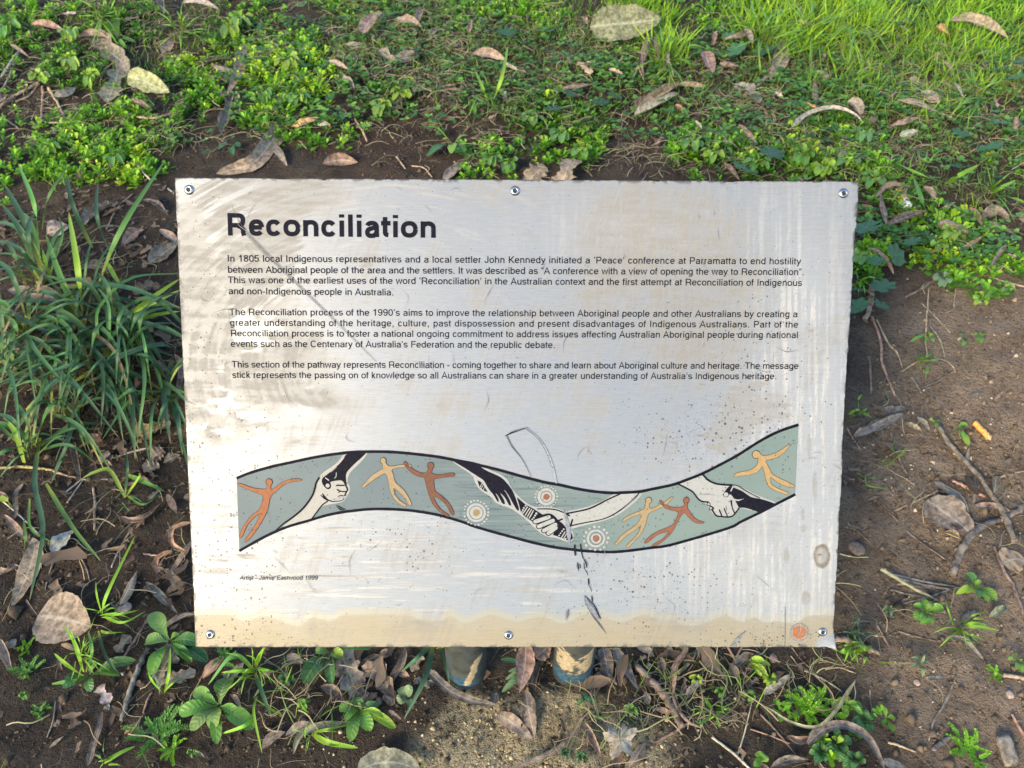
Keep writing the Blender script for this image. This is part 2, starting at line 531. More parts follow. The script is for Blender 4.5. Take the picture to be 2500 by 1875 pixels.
# --- flat printed shapes, layered a tenth of a millimetre apart
class Print:
    def __init__(self):
        self.v, self.f, self.mi, self.z = [], [], [], 0.0

    def poly(self, P, z, mi=0):
        P = np.asarray(P, float)
        n = len(self.v)
        a = 0.5 * np.sum(P[:, 0] * np.roll(P[:, 1], -1) - P[:, 1] * np.roll(P[:, 0], -1))
        if a < 0:
            P = P[::-1]
        self.v += [(x, y, z) for x, y in P]
        self.f.append(list(range(n, n + len(P))))
        self.mi.append(mi)

    def stroke(self, P, w, z, mi=0, cap=False, jit=0.0):
        """ribbon along P; w one width or one per point"""
        P = np.asarray(P, float)
        w = np.broadcast_to(np.asarray(w, float), (len(P),)) * 0.5
        T = np.gradient(P, axis=0)
        if len(P) > 2:
            s = P[1:] - P[:-1]
            s /= np.linalg.norm(s, axis=1)[:, None] + 1e-12
            T[0], T[-1] = s[0], s[-1]
            T[1:-1] = s[1:] + s[:-1]
            T /= np.linalg.norm(T, axis=1)[:, None] + 1e-12
            m = np.ones(len(P))
            m[1:-1] = 1 / np.maximum(0.6, np.abs(np.sum(T[1:-1] * s[1:], axis=1)))
            w = w * m
        T /= np.linalg.norm(T, axis=1)[:, None] + 1e-12
        N = np.column_stack([-T[:, 1], T[:, 0]])
        if jit:
            w = w * (1 + jit * (np.random.default_rng(len(self.v)).random(len(P)) - 0.5))
        A, B = P + N * w[:, None], P - N * w[:, None]
        if cap:
            ca = [P[-1] + w[-1] * (math.cos(q) * N[-1] + math.sin(q) * T[-1]) for q in np.linspace(0, math.pi, 7)[1:-1]]
            cb = [P[0] + w[0] * (-math.cos(q) * N[0] - math.sin(q) * T[0]) for q in np.linspace(0, math.pi, 7)[1:-1]]
            out = list(A) + ca + list(B[::-1]) + cb
            n = len(self.v)
            self.v += [(x, y, z) for x, y in out]
            k = len(P)
            for i in range(k - 1):
                self.f.append([n + i + 1, n + i, n + k + 5 + (k - 1 - i), n + k + 5 + (k - 2 - i)])
                self.mi.append(mi)
            self.f.append([n + k - 1] + [n + k + 5 + 0] + [n + k + j for j in range(4, -1, -1)])
            self.mi.append(mi)
            self.f.append([n] + [n + 2 * k + 5 + j for j in range(4, -1, -1)] + [n + 2 * k + 4])
            self.mi.append(mi)
        else:
            n = len(self.v)
            for a, b in zip(A, B):
                self.v += [(a[0], a[1], z), (b[0], b[1], z)]
            for i in range(len(P) - 1):
                self.f.append([n + 2 * i, n + 2 * i + 1, n + 2 * i + 3, n + 2 * i + 2])
                self.mi.append(mi)

    def disc(self, c, r, z, mi=0, n=28, wob=0.0, seed=0):
        q = np.linspace(0, 2 * math.pi, n, endpoint=False)
        rr = r * (1 + wob * (np.random.default_rng(seed).random(n) - 0.5))
        self.poly(np.column_stack([c[0] + rr * np.cos(q), c[1] + rr * np.sin(q)]), z, mi)

    def ring(self, c, r, w, z, mi=0, n=40, wob=0.0, seed=0):
        q = np.linspace(0, 2 * math.pi, n + 1)
        g = np.random.default_rng(seed)
        rr = r * (1 + wob * (g.random(n + 1) - 0.5))
        rr[-1] = rr[0]
        self.stroke(np.column_stack([c[0] + rr * np.cos(q), c[1] + rr * np.sin(q)]), w, z, mi)

    def build(self, name, mats, parent, label=None):
        me = bpy.data.meshes.new(name)
        me.from_pydata(self.v, [], self.f)
        for m in mats:
            me.materials.append(m)
        me.polygons.foreach_set('material_index', self.mi)
        bm = bmesh.new()
        bm.from_mesh(me)
        for f in bm.faces:
            if f.normal.z < 0:
                f.normal_flip()
        bm.to_mesh(me)
        bm.free()
        me.update()
        o = link(name, me, parent)
        if label:
            o['label'] = label
        return o


INKK = 0.36                                     # scales every ink darker by the same factor to suit the exposure


def ink(name, col, wear=0.0, rough=0.45, var=0.12, wearcol=(0.55, 0.55, 0.53), metal=0.0):
    t = NT(name)
    oc = t.obj()
    f = t.ramp(t.noise(oc, 260, 5, 0.65), 0.3, 0.7)
    c = t.mix(f, tuple(x * (1 - var) for x in col), tuple(min(1, x * (1 + var)) for x in col))
    if wear:
        wn_ = t.ramp(t.noise(oc, 700, 4, 0.7, stretch=(1, 2, 1)), 0.70 - wear * 0.1, 0.78)
        c = t.mix(t.math('MULTIPLY', wn_, min(1, wear)), c, wearcol)
    sp = t.n('ShaderNodeTexVoronoi')
    sp.inputs['Scale'].default_value = 420
    t.val(sp.inputs['Vector'], oc)
    sc_ = t.n('ShaderNodeSeparateColor')
    t.t.links.new(sp.outputs['Color'], sc_.inputs[0])
    pr = t.math('MULTIPLY', t.math('POWER', sc_.outputs[0], 7.0), 0.4)
    c = t.mix(t.math('MULTIPLY', t.math('LESS_THAN', sp.outputs['Distance'], pr), 0.7), c, (0.05, 0.045, 0.05))
    t.set('Base Color', t.mix(1.0, c, (INKK, INKK, INKK), 'MULTIPLY'))
    t.set('Roughness', rough + 0.12)
    t.set('Specular IOR Level', 0.04 if max(col) < 0.06 else 0.22)
    t.set('Metallic', metal * 0.6)
    return t.m


TILE = {'A': (560, 1080, 5.925), 'B': (860, 1080, 5.925), 'C': (1100, 1080, 5.925), 'D': (1320, 1120, 5.925),
        'E': (1640, 1010, 5.925), 'G': (1250, 950, 2.4578), 'K': (400, 950, 2.4578), 'L': (400, 400, 2.4578),
        'S': (1340, 1300, 6.381), 'P': (0, 0, 1.0)}


def TP(tile, pts):
    ox, oy, s = TILE[tile]
    P = np.asarray(pts, float)
    return pan_a(np.column_stack([ox + P[:, 0] / s, oy + P[:, 1] / s]))


def TW(tile, w):
    return np.asarray(w, float) / TILE[tile][2] * PXM


def smooth_poly(P, n=3):
    """Chaikin-soften a closed outline"""
    P = np.asarray(P, float)
    for _ in range(n - 1):
        Q = np.roll(P, -1, axis=0)
        P = np.stack([P * 0.75 + Q * 0.25, P * 0.25 + Q * 0.75], 1).reshape(-1, 2)
    return P


INK = ink('dark_print', (0.020, 0.020, 0.036), 0.16, 0.42, 0.25)
BROWNINK = ink('brown_black_print', (0.035, 0.030, 0.032), 0.3, 0.5, 0.3)
CREAM = ink('cream_print', (0.74, 0.72, 0.66), 0.1, 0.45, 0.05)
PALEC = ink('pale_print', (0.68, 0.70, 0.68), 0.1, 0.45, 0.06)
ORANGE = ink('orange_print', (0.58, 0.215, 0.09), 0.1, 0.5, 0.12)
RUST = ink('rust_print', (0.30, 0.125, 0.075), 0.12, 0.5, 0.14)
TERRA = ink('terracotta_print', (0.42, 0.17, 0.10), 0.12, 0.5, 0.14)
SAND = ink('sand_print', (0.64, 0.47, 0.26), 0.1, 0.5, 0.1)
GOLD = ink('gold_print', (0.72, 0.49, 0.23), 0.1, 0.5, 0.1)
OCHRE = ink('ochre_print', (0.52, 0.38, 0.17), 0.1, 0.5, 0.1)
OUTL = ink('outline_print', (0.055, 0.035, 0.035), 0.15, 0.5, 0.2)
RINGC = ink('grey_ring_print', (0.24, 0.28, 0.30), 0.1, 0.5, 0.1)
SILVER = ink('scraped_metal', (0.46, 0.49, 0.56), 0.8, 0.32, 0.3, (0.12, 0.12, 0.14), metal=0.6)

t = NT('blue_green_print')
oc = t.obj()
big = t.noise(oc, 9, 4, 0.55)
stre = t.noise(oc, 40, 5, 0.65, stretch=(0.35, 7, 1))
sepx = t.n('ShaderNodeSeparateXYZ')
t.t.links.new(oc, sepx.inputs[0])
right = t.ramp(sepx.outputs[0], -0.03, 0.16)
c = t.mix(t.ramp(big, 0.35, 0.65), (0.21, 0.285, 0.315), (0.255, 0.335, 0.355))
c = t.mix(right, c, t.mix(t.ramp(big, 0.35, 0.65), (0.285, 0.395, 0.375), (0.325, 0.425, 0.40)))
mid = t.ramp(t.math('ABSOLUTE', sepx.outputs[0]), 0.02, 0.13, 1.0, 0.0)
c = t.mix(t.math('MULTIPLY', t.ramp(stre, 0.52, 0.70), mid), c, (0.33, 0.46, 0.41))
c = t.mix(t.math('MULTIPLY', t.ramp(stre, 0.50, 0.34), mid), c, (0.13, 0.20, 0.23))
sp = t.n('ShaderNodeTexVoronoi')
sp.inputs['Scale'].default_value = 400
t.val(sp.inputs['Vector'], oc)
sc_ = t.n('ShaderNodeSeparateColor')
t.t.links.new(sp.outputs['Color'], sc_.inputs[0])
pr = t.math('MULTIPLY', t.math('POWER', sc_.outputs[0], 6.0), 0.42)
c = t.mix(t.math('MULTIPLY', t.math('LESS_THAN', sp.outputs['Distance'], pr), 0.75), c, (0.06, 0.07, 0.075))
t.set('Base Color', t.mix(1.0, c, (0.38, 0.38, 0.38), 'MULTIPLY'))
t.set('Roughness', 0.55)
t.set('Specular IOR Level', 0.3)
TEAL = t.m

L1, L2, L3, L4, L5, L6, L7, L8 = [0.00016 * i + 0.0003 for i in range(8)]
cat_tiles = lambda seq: np.vstack([TP(tl, p) for tl, p in seq])
top_c = cat_tiles([('A', [(105, 517), (300, 440), (600, 353), (900, 287), (1200, 222), (1500, 172)]),
                   ('B', [(0, 141), (200, 134), (500, 135), (750, 152), (1000, 178), (1250, 210), (1500, 258)]),
                   ('C', [(300, 300), (400, 325), (650, 385), (830, 435), (1100, 510), (1400, 585)]),
                   ('D', [(250, 372), (500, 428), (750, 470), (1000, 492), (1200, 488), (1420, 475), (1600, 440)]),
                   ('E', [(0, 1030), (150, 980), (430, 870), (700, 735), (950, 600), (1200, 440), (1400, 325), (1600, 235), (1830, 160)])])
bot_c = cat_tiles([('A', [(145, 1568), (300, 1480), (500, 1370), (700, 1275), (900, 1200), (1150, 1130), (1400, 1055), (1650, 1005)]),
                   ('B', [(0, 990), (200, 968), (450, 962), (750, 975), (1000, 1005), (1250, 1050), (1500, 1120), (1700, 1185)]),
                   ('C', [(300, 1200), (600, 1290), (900, 1370), (1200, 1450), (1500, 1515), (1760, 1548)]),
                   ('D', [(620, 1330), (1000, 1348), (1300, 1325), (1600, 1285), (1896, 1240)]),
                   ('E', [(800, 1659), (1000, 1560), (1270, 1430), (1500, 1310), (1785, 1165)])])
top_s, bot_s = spline(top_c, 140), spline(bot_c, 140)
p = Print()
n0 = 0
for a, b in zip(top_s, bot_s):
    p.v += [(a[0], a[1], L1), (b[0], b[1], L1)]
for i in range(139):
    p.f.append([2 * i, 2 * i + 1, 2 * i + 3, 2 * i + 2])
    p.mi.append(0)
p.build('painted_band', [TEAL], panel, 'winding blue-green band across the lower half of the panel')
for nm, s in (('band_border', top_s), ('band_border', bot_s)):
    p = Print()
    p.stroke(s, TW('A', 41), L3, 0, jit=0.12)
    p.build(nm, [INK], panel)


def figure(tile, outline, head, hr, fill, label):
    P = smooth_poly(TP(tile, outline), 3)
    c = TP(tile, [head])[0]
    rx, ry = TW(tile, hr[0]), TW(tile, hr[1])
    q = np.linspace(0, 2 * math.pi, 26, endpoint=False)
    hd = np.column_stack([np.cos(q), np.sin(q)])
    p = Print()
    ol = TW(tile, 8 if tile != 'G' else 3.4)
    p.stroke(np.vstack([P, P[:1]]), ol * 1.15, L4, 1)
    hh = c + hd * [rx, ry]
    p.stroke(np.vstack([hh, hh[:1]]), ol * 1.15, L4 + 0.00003, 1)
    p.poly(P, L5, 0)
    p.poly(c + hd * [rx - ol * 0.4, ry - ol * 0.4], L5 + 0.00006, 0)
    return p.build('painted_figure', [fill, OUTL], panel, label)


figure('A', [(120, 605), (140, 590), (200, 605), (290, 640), (380, 665), (480, 675), (530, 672), (548, 650), (550, 605), (603, 605), (596, 680),
             (630, 675), (700, 620), (780, 565), (880, 535), (960, 520), (1040, 530), (1055, 543), (1020, 555), (930, 563), (850, 580),
             (770, 620), (700, 690), (630, 735), (610, 775), (585, 815), (575, 880), (555, 960), (530, 1030), (490, 1110), (430, 1210),
             (370, 1300), (290, 1400), (235, 1445), (222, 1430), (240, 1390), (310, 1290), (370, 1210), (420, 1110), (442, 1025), (400, 1050),
             (330, 1110), (270, 1180), (230, 1260), (200, 1340), (165, 1385), (150, 1370), (165, 1290), (220, 1190), (300, 1080), (360, 1030),
             (430, 980), (465, 910), (485, 840), (495, 760), (440, 745), (350, 710), (250, 665), (150, 625)], (578, 572), (48, 49), ORANGE,
       'orange dancing figure at the left end of the band')
figure('B', [(432, 310), (448, 345), (446, 375), (390, 410), (320, 450), (250, 510), (190, 580), (140, 635), (150, 660), (170, 650), (230, 600),
             (310, 540), (390, 485), (470, 437), (500, 470), (520, 520), (525, 590), (545, 680), (580, 770), (630, 840), (700, 900), (770, 930),
             (792, 910), (760, 885), (700, 850), (650, 800), (610, 730), (592, 650), (640, 680), (720, 750), (780, 830), (810, 890), (850, 918),
             (858, 880), (820, 800), (760, 700), (700, 640), (630, 590), (605, 520), (590, 450), (565, 395), (620, 370), (700, 355), (800, 350),
             (850, 352), (860, 330), (830, 318), (750, 320), (650, 330), (570, 345), (525, 342), (500, 315), (484, 285)], (450, 265), (41, 48), SAND,
       'sand coloured figure reaching to the brown one')
figure('B', [(1103, 370), (1088, 415), (1060, 445), (1000, 440), (930, 415), (850, 360), (800, 305), (765, 265), (740, 290), (745, 315), (790, 370),
             (850, 430), (930, 480), (1000, 500), (1045, 500), (1060, 560), (1080, 660), (1110, 750), (1150, 860), (1210, 950), (1290, 1020),
             (1380, 1075), (1412, 1065), (1395, 1040), (1320, 1000), (1250, 930), (1195, 840), (1170, 770), (1240, 800), (1330, 860), (1390, 950),
             (1430, 1040), (1460, 1053), (1478, 1040), (1450, 950), (1390, 860), (1310, 780), (1240, 735), (1195, 700), (1185, 620), (1172, 525),
             (1240, 520), (1330, 500), (1420, 493), (1475, 490), (1485, 460), (1470, 440), (1400, 440), (1320, 460), (1250, 465), (1160, 455),
             (1145, 430), (1165, 375)], (1135, 335), (47, 52), RUST, 'brown figure beside the sand coloured one')
figure('D', [(1517, 620), (1512, 690), (1490, 725), (1420, 760), (1330, 790), (1230, 840), (1165, 900), (1180, 915), (1260, 870), (1350, 820),
             (1465, 795), (1450, 850), (1410, 920), (1340, 985), (1240, 1050), (1150, 1120), (1100, 1190), (1065, 1225), (1085, 1250), (1120, 1230),
             (1190, 1150), (1280, 1080), (1380, 1020), (1460, 935), (1440, 1010), (1390, 1100), (1320, 1180), (1225, 1265), (1250, 1282), (1280, 1270),
             (1340, 1200), (1420, 1120), (1480, 1030), (1520, 930), (1535, 850), (1570, 770), (1650, 745), (1750, 700), (1840, 640), (1900, 570),
             (1915, 540), (1880, 555), (1800, 620), (1710, 665), (1620, 715), (1580, 718), (1562, 690), (1564, 635)], (1560, 600), (45, 48), SAND,
       'sand coloured figure reaching to the terracotta one')
figure('G', [(1033, 680), (1032, 702), (1000, 710), (940, 705), (905, 680), (890, 662), (883, 672), (895, 695), (930, 720), (985, 730), (1000, 735),
             (985, 780), (960, 820), (900, 840), (840, 870), (800, 905), (790, 922), (805, 925), (825, 910), (870, 870), (940, 850), (935, 860),
             (905, 900), (835, 935), (850, 942), (890, 925), (935, 885), (965, 850), (985, 810), (1010, 760), (1035, 735), (1060, 770), (1095, 800),
             (1140, 807), (1157, 797), (1120, 790), (1085, 765), (1060, 725), (1050, 712), (1054, 684)], (1045, 667), (18, 20), TERRA,
       'terracotta figure beside the second sand coloured one')
figure('E', [(1244, 640), (1250, 690), (1230, 740), (1180, 790), (1100, 825), (1000, 840), (920, 860), (888, 905), (920, 912), (1000, 895),
             (1100, 885), (1210, 860), (1270, 810), (1308, 745), (1325, 810), (1345, 880), (1360, 960), (1385, 1030), (1430, 1080), (1500, 1110),
             (1600, 1150), (1670, 1170), (1695, 1155), (1670, 1130), (1580, 1100), (1490, 1060), (1430, 1010), (1415, 960), (1418, 905),
             (1470, 950), (1560, 1010), (1660, 1050), (1760, 1065), (1782, 1055), (1750, 1025), (1640, 970), (1550, 930), (1450, 880), (1410, 800),
             (1380, 740), (1345, 670), (1430, 655), (1520, 630), (1610, 570), (1680, 490), (1712, 440), (1650, 470), (1570, 530), (1460, 585),
             (1370, 605), (1292, 605), (1270, 565)], (1218, 588), (57, 58), GOLD, 'golden figure at the right end of the band')


def S(p, tile, pts, w, z, mi, cap=True, n=None):
    P = TP(tile, pts)
    if len(P) > 2:
        P = spline(P, n or 6 * len(P))
    ww = TW(tile, w)
    if np.ndim(ww):
        ww = np.interp(np.linspace(0, 1, len(P)), np.linspace(0, 1, len(ww)), ww)
    p.z = getattr(p, 'z', 0) + 0.000004
    p.stroke(P, ww, z + p.z, mi, cap)


# first clasp of hands
p = Print()
p.poly(smooth_poly(TP('A', [(1655, 160), (1600, 250), (1530, 320), (1440, 380), (1350, 440), (1300, 500), (1260, 570), (1250, 620), (1240, 690), (1200, 780),
                            (1130, 890), (1040, 990), (940, 1080), (840, 1160), (740, 1240), (1170, 1125), (1210, 1095), (1290, 990), (1350, 915), (1480, 890),
                            (1640, 865), (1690, 800), (1740, 720), (1745, 640), (1715, 590), (1710, 520), (1740, 440), (1830, 350), (1896, 290),
                            (1990, 180), (1995, 142)]), 2), L2, 0)
p.poly(smooth_poly(TP('A', [(1700, 150), (1640, 260), (1560, 340), (1480, 410), (1420, 460), (1380, 490), (1345, 520), (1335, 560), (1360, 620), (1400, 665),
                            (1440, 680), (1472, 650), (1470, 600), (1450, 570), (1560, 548), (1640, 548), (1665, 600), (1690, 640), (1700, 610), (1685, 520),
                            (1690, 440), (1740, 380), (1820, 300), (1896, 235), (1967, 165), (1985, 140)]), 2), L4, 1)
p.disc(TP('A', [(1424, 622)])[0], TW('A', 30), L5, 0)
for pts, w in (([(1550, 435), (1545, 490), (1525, 515)], 10), ([(1395, 512), (1440, 545)], 16), ([(1340, 505), (1375, 478)], 22), ([(1550, 358), (1480, 415), (1420, 440)], 7)):
    S(p, 'A', pts, w, L5 + 0.00002, 0)
for pts, w in (([(1550, 620), (1665, 620)], 18), ([(1560, 680), (1610, 705), (1685, 710)], 15), ([(1610, 700), (1580, 720)], 12),
               ([(1690, 630), (1710, 680), (1690, 720), (1668, 775)], 20), ([(1575, 778), (1620, 765), (1660, 788), (1630, 838), (1500, 855)], 11),
               ([(1500, 855), (1420, 825), (1350, 745)], 15), ([(1300, 510), (1255, 590), (1240, 660), (1200, 770), (1120, 890), (1040, 980), (920, 1080), (790, 1170), (680, 1265)], (26, 26, 28, 26, 16)),
               ([(1185, 1115), (1270, 1000), (1345, 905), (1420, 850)], 18)):
    S(p, 'A', pts, w, L5, 1)
S(p, 'A', [(1320, 760), (1400, 820), (1430, 840)], (4, 26, 6), L6, 1)
S(p, 'A', [(1545, 905), (1610, 970), (1680, 965)], (6, 14, 6), L6, 1)
S(p, 'A', [(1565, 905), (1630, 950), (1675, 960)], (4, 14, 4), L6, 1)
S(p, 'A', [(1490, 835), (1620, 795), (1760, 765)], (18, 34, 3), L6 + 0.0001, 2)
p.build('painted_clasp', [CREAM, INK, SILVER], panel, 'dark hand clasping a pale hand, left of the band')

# second clasp, with the message stick
p = Print()
cd2 = lambda pts: [(x + 1303.5, y + 237) for x, y in pts]
p.poly(smooth_poly(TP('C', [(0, 255), (150, 365), (330, 480), (345, 560), (400, 660), (490, 730), (580, 780), (640, 860), (720, 905), (870, 950), (1000, 1040),
                            (1110, 1130), (1220, 1240), (1330, 1330), (1420, 1370), (1520, 1375), (1680, 1440), (1750, 1435), (1785, 1370), (1770, 1290), (1735, 1255)]
                           + cd2([(600, 968), (830, 918), (960, 880), (1100, 820), (1250, 720), (1400, 590), (1485, 480), (1075, 495), (960, 570), (830, 640), (650, 702), (420, 750),
                                  (340, 752), (220, 712), (100, 697), (0, 700)]) + [(1200, 930), (1100, 880), (960, 760), (870, 640), (820, 530), (740, 470), (600, 410), (430, 335), (390, 325)]), 2), L2, 0)
p.poly(smooth_poly(TP('C', [(20, 262), (160, 340), (300, 430), (440, 520), (480, 545), (520, 620), (570, 700), (620, 750), (680, 860), (697, 860), (690, 810), (650, 740),
                            (655, 733), (700, 790), (730, 850), (760, 890), (790, 890), (770, 820), (715, 735), (725, 733), (790, 800), (830, 880), (850, 910), (880, 915),
                            (860, 840), (800, 720), (768, 692), (790, 692), (850, 780), (900, 880), (960, 980), (990, 985), (985, 940), (950, 830), (900, 700), (850, 630),
                            (800, 570), (740, 510), (640, 460), (520, 410), (420, 345), (400, 310), (200, 265)]), 2), L4, 1)
p.poly(TP('C', [(958, 790), (1075, 890), (1200, 960), (1340, 1050), (1290, 1110), (1180, 1142), (1060, 1060), (1015, 1000), (990, 900)]), L4, 1)
p.poly(TP('C', [(390, 545), (440, 575), (490, 640), (535, 718), (480, 695), (420, 640), (400, 590)]), L4, 1)
for x, y, r in ((1085, 912, 14), (1060, 945, 14), (1045, 975, 13), (1033, 1003, 12), (1240, 1025, 17), (1222, 1055, 15), (1203, 1085, 14), (1182, 1110, 13), (450, 600, 13), (435, 630, 12)):
    p.disc(TP('C', [(x, y)])[0], TW('C', r), L5, 0, 12)
for a, b_, w in (((1112, 930), (1045, 1030), 17), ((1142, 950), (1078, 1052), 16), ((1170, 965), (1108, 1076), 16), ((1196, 985), (1138, 1092), 17), ((468, 622), (446, 665), 9), ((490, 648), (472, 690), 9)):
    S(p, 'C', [a, b_], w, L5, 0)
S(p, 'C', [(1340, 1050), (1420, 1042), (1480, 1072), (1530, 1130), (1600, 1195), (1665, 1265)], (22, 36, 44, 50, 60, 40), L4, 1)
S(p, 'C', [(1530, 1140), (1612, 1108)], 24, L5, 1)
fing = [((1225, 1142), (1420, 1078)), ((1275, 1212), (1480, 1128)), ((1350, 1272), (1515, 1185)), ((1415, 1310), (1520, 1232))]
for a, b_ in fing:
    S(p, 'C', [a, b_], 86, L4 + 0.00004, 1)
for a, b_ in fing:
    S(p, 'C', [a, b_], 58, L5 + 0.00004, 0)
p.poly(TP('C', [(1480, 1335), (1500, 1290), (1550, 1250), (1560, 1180), (1640, 1230), (1700, 1290), (1750, 1320), (1770, 1380), (1740, 1410), (1690, 1415), (1560, 1360)]), L5 + 0.00011, 1)
for x, y, r in ((1635, 1252, 14), (1612, 1280, 14), (1590, 1310, 13), (1570, 1340, 12), (1662, 1390, 15)):
    p.disc(TP('C', [(x, y)])[0], TW('C', r), L6 + 0.00005, 0, 12)
for a, b_, w in (((1655, 1290), (1602, 1375), 16), ((1675, 1322), (1628, 1395), 14)):
    S(p, 'C', [a, b_], w, L6 + 0.00005, 0)
for pts, w in (([(370, 790), (500, 765), (680, 725), (830, 660), (960, 590), (1150, 505)], (22, 20, 24, 22, 20)), ([(365, 790), (410, 820)], 22),
               ([(420, 970), (600, 930), (760, 900), (880, 875), (1010, 825), (1150, 740), (1300, 620), (1420, 495)], (18, 14, 12, 18, 20, 16)), ([(430, 970), (457, 880)], 22)):
    S(p, 'D', pts, w, L5, 1)
S(p, 'D', [(1180, 725), (1290, 632), (1385, 550), (1408, 510)], (3, 12, 16, 5), L5 + 0.00012, 3)
S(p, 'C', [(1255, 960), (1400, 960), (1530, 975), (1640, 1015)], 15, L5, 1)
S(p, 'C', [(1640, 985), (1665, 1080), (1700, 1240), (1712, 1380), (1716, 1470)], (16, 50, 66, 58, 14), L7, 2)
p.build('painted_clasp', [PALEC, INK, SILVER, RINGC], panel, 'dark hand passing a striped stick to a pale hand')

# third clasp
p = Print()
p.poly(smooth_poly(TP('E', [(80, 1005), (430, 875), (520, 965), (620, 1008), (740, 1028), (860, 1028), (960, 1038), (1100, 1105), (1250, 1185), (1530, 1290), (1510, 1310),
                            (1270, 1430), (1040, 1368), (975, 1365), (925, 1425), (880, 1495), (760, 1510), (650, 1495), (560, 1410), (495, 1300), (420, 1265), (300, 1125), (150, 1050)]), 2), L2, 0)
p.poly(smooth_poly(TP('E', [(860, 1035), (820, 1050), (770, 1110), (735, 1170), (760, 1205), (810, 1205), (825, 1165), (860, 1170), (900, 1230), (950, 1320), (965, 1360),
                            (1050, 1355), (1180, 1395), (1275, 1432), (1525, 1312), (1370, 1255), (1250, 1222), (1130, 1180), (1000, 1110), (900, 1070)]), 2), L4, 1)
p.disc(TP('E', [(781, 1166)])[0], TW('E', 33), L5, 0)
for pts, w in (([(905, 1240), (960, 1248), (1035, 1228)], (22, 20, 6)), ([(852, 1115), (880, 1055)], 18), ([(890, 1062), (1000, 1095), (1150, 1190), (1265, 1222)], (6, 20, 26, 6))):
    S(p, 'E', pts, w, L5 + 0.00003, 0)
for pts, w in (([(440, 870), (520, 955), (620, 1005), (740, 1025), (870, 1030)], 25), ([(90, 1015), (200, 1070), (300, 1130), (370, 1220), (430, 1265), (520, 1275)], 21),
               ([(880, 1030), (960, 1045), (1100, 1130), (1270, 1218)], 11), ([(580, 1390), (640, 1470), (720, 1487), (800, 1492), (870, 1480), (920, 1430), (968, 1365)], 21),
               ([(685, 1390), (720, 1475)], 18), ([(755, 1375), (800, 1475)], 15), ([(780, 1330), (792, 1395)], 6), ([(855, 1258), (872, 1360), (905, 1435)], (26, 14, 18)),
               ([(545, 1330), (600, 1360), (585, 1395)], 14)):
    S(p, 'E', pts, w, L5, 1)
p.ring(TP('E', [(529, 1306)])[0], TW('E', 24), TW('E', 9), L5 + 0.00006, 1, 18)
p.ring(TP('E', [(560, 1366)])[0], TW('E', 24), TW('E', 9), L5 + 0.00007, 1, 18)
p.build('painted_clasp', [PALEC, INK], panel, 'pale hand clasping a dark hand, right of the band')

# dotted roundels
for tile, c, cm, R_, ri, rc, nd, rd, Rd in (('C', (372, 1015), OCHRE, 142, 100, 52, 22, 16, 180), ('C', (1385, 785), TERRA, 130, 82, 47, 22, 14, 158), ('D', (800, 1150), TERRA, 0, 0, 50, 15, 20, 176)):
    p = Print()
    cc = TP(tile, [c])[0]
    if R_:
        p.disc(cc, TW(tile, R_), L3, 0, 40, 0.03, 3)
        p.ring(cc, TW(tile, ri), TW(tile, 12), L4, 1, 40, 0.06, 4)
    else:
        p.ring(cc, TW(tile, 118), TW(tile, 36), L3, 0, 40, 0.05, 5)
        p.ring(cc, TW(tile, 98), TW(tile, 8), L4, 1, 40, 0.08, 5)
        p.disc(cc, TW(tile, 78), L3 + 0.0001, 0, 30, 0.05, 6)
    p.disc(cc, TW(tile, rc), L5, 2, 18, 0.1, 8)
    g = np.random.default_rng(nd + int(c[0]))
    for i in range(nd):
        a = 2 * math.pi * (i + 0.2 * g.random()) / nd
        r = TW(tile, Rd) * (1 + 0.05 * (g.random() - 0.5))
        p.disc(cc + r * np.array([math.cos(a), math.sin(a)]), TW(tile, rd) * (0.75 + 0.4 * g.random()), L3 + 0.00005, 0, 12)
    p.build('painted_roundel', [PALEC, RINGC, cm], panel, None)

# small round badge, worn
p = Print()
bc = pan_a([(1951.6, 1543)])[0]
BADGE = ink('badge_orange', (0.72, 0.26, 0.11), 0.5, 0.5, 0.12, (0.72, 0.55, 0.40))
BADGEG = ink('badge_grey', (0.42, 0.40, 0.34), 0.7, 0.6, 0.25, (0.70, 0.62, 0.45))
p.ring(bc, 21.5 * PXM, 6.5 * PXM, L1, 1, 40)
p.ring(bc, 18.4 * PXM, 1.2 * PXM, L2, 2, 40)
p.disc(bc, 18 * PXM, L1 + 0.00005, 0, 36)
bt = lambda pts: np.array([(1880 + x * 0.0814, 1480 + y * 0.0814) for x, y in pts])
for pts, w in (([(835, 640), (840, 700), (870, 760), (850, 850), (790, 860)], 34), ([(915, 560), (915, 680), (900, 760)], 12), ([(950, 600), (990, 615)], 50),
               ([(1000, 770), (1090, 760)], 70), ([(930, 840), (990, 830)], 34), ([(780, 860), (880, 870)], 20)):
    p.z = getattr(p, 'z', 0) + 0.000006
    P = pan_a(bt(pts))
    p.stroke(spline(P, 10) if len(P) > 2 else P, w * 0.0814 * PXM, L2 + p.z, 1 if w != 12 else 2, True)
g = np.random.default_rng(5)
for i in range(34):
    a = 2 * math.pi * i / 34
    if g.random() < 0.3:
        continue
    q = bc + 21.5 * PXM * np.array([math.cos(a), math.sin(a)])
    d_ = np.array([math.cos(a), math.sin(a)]) * PXM * 1.6
    p.stroke([q - d_, q + d_], PXM * (0.7 + g.random()), L2, 2)
p.build('round_badge', [BADGE, BADGEG, CREAM], panel, 'worn orange round badge by the lower right rivet')

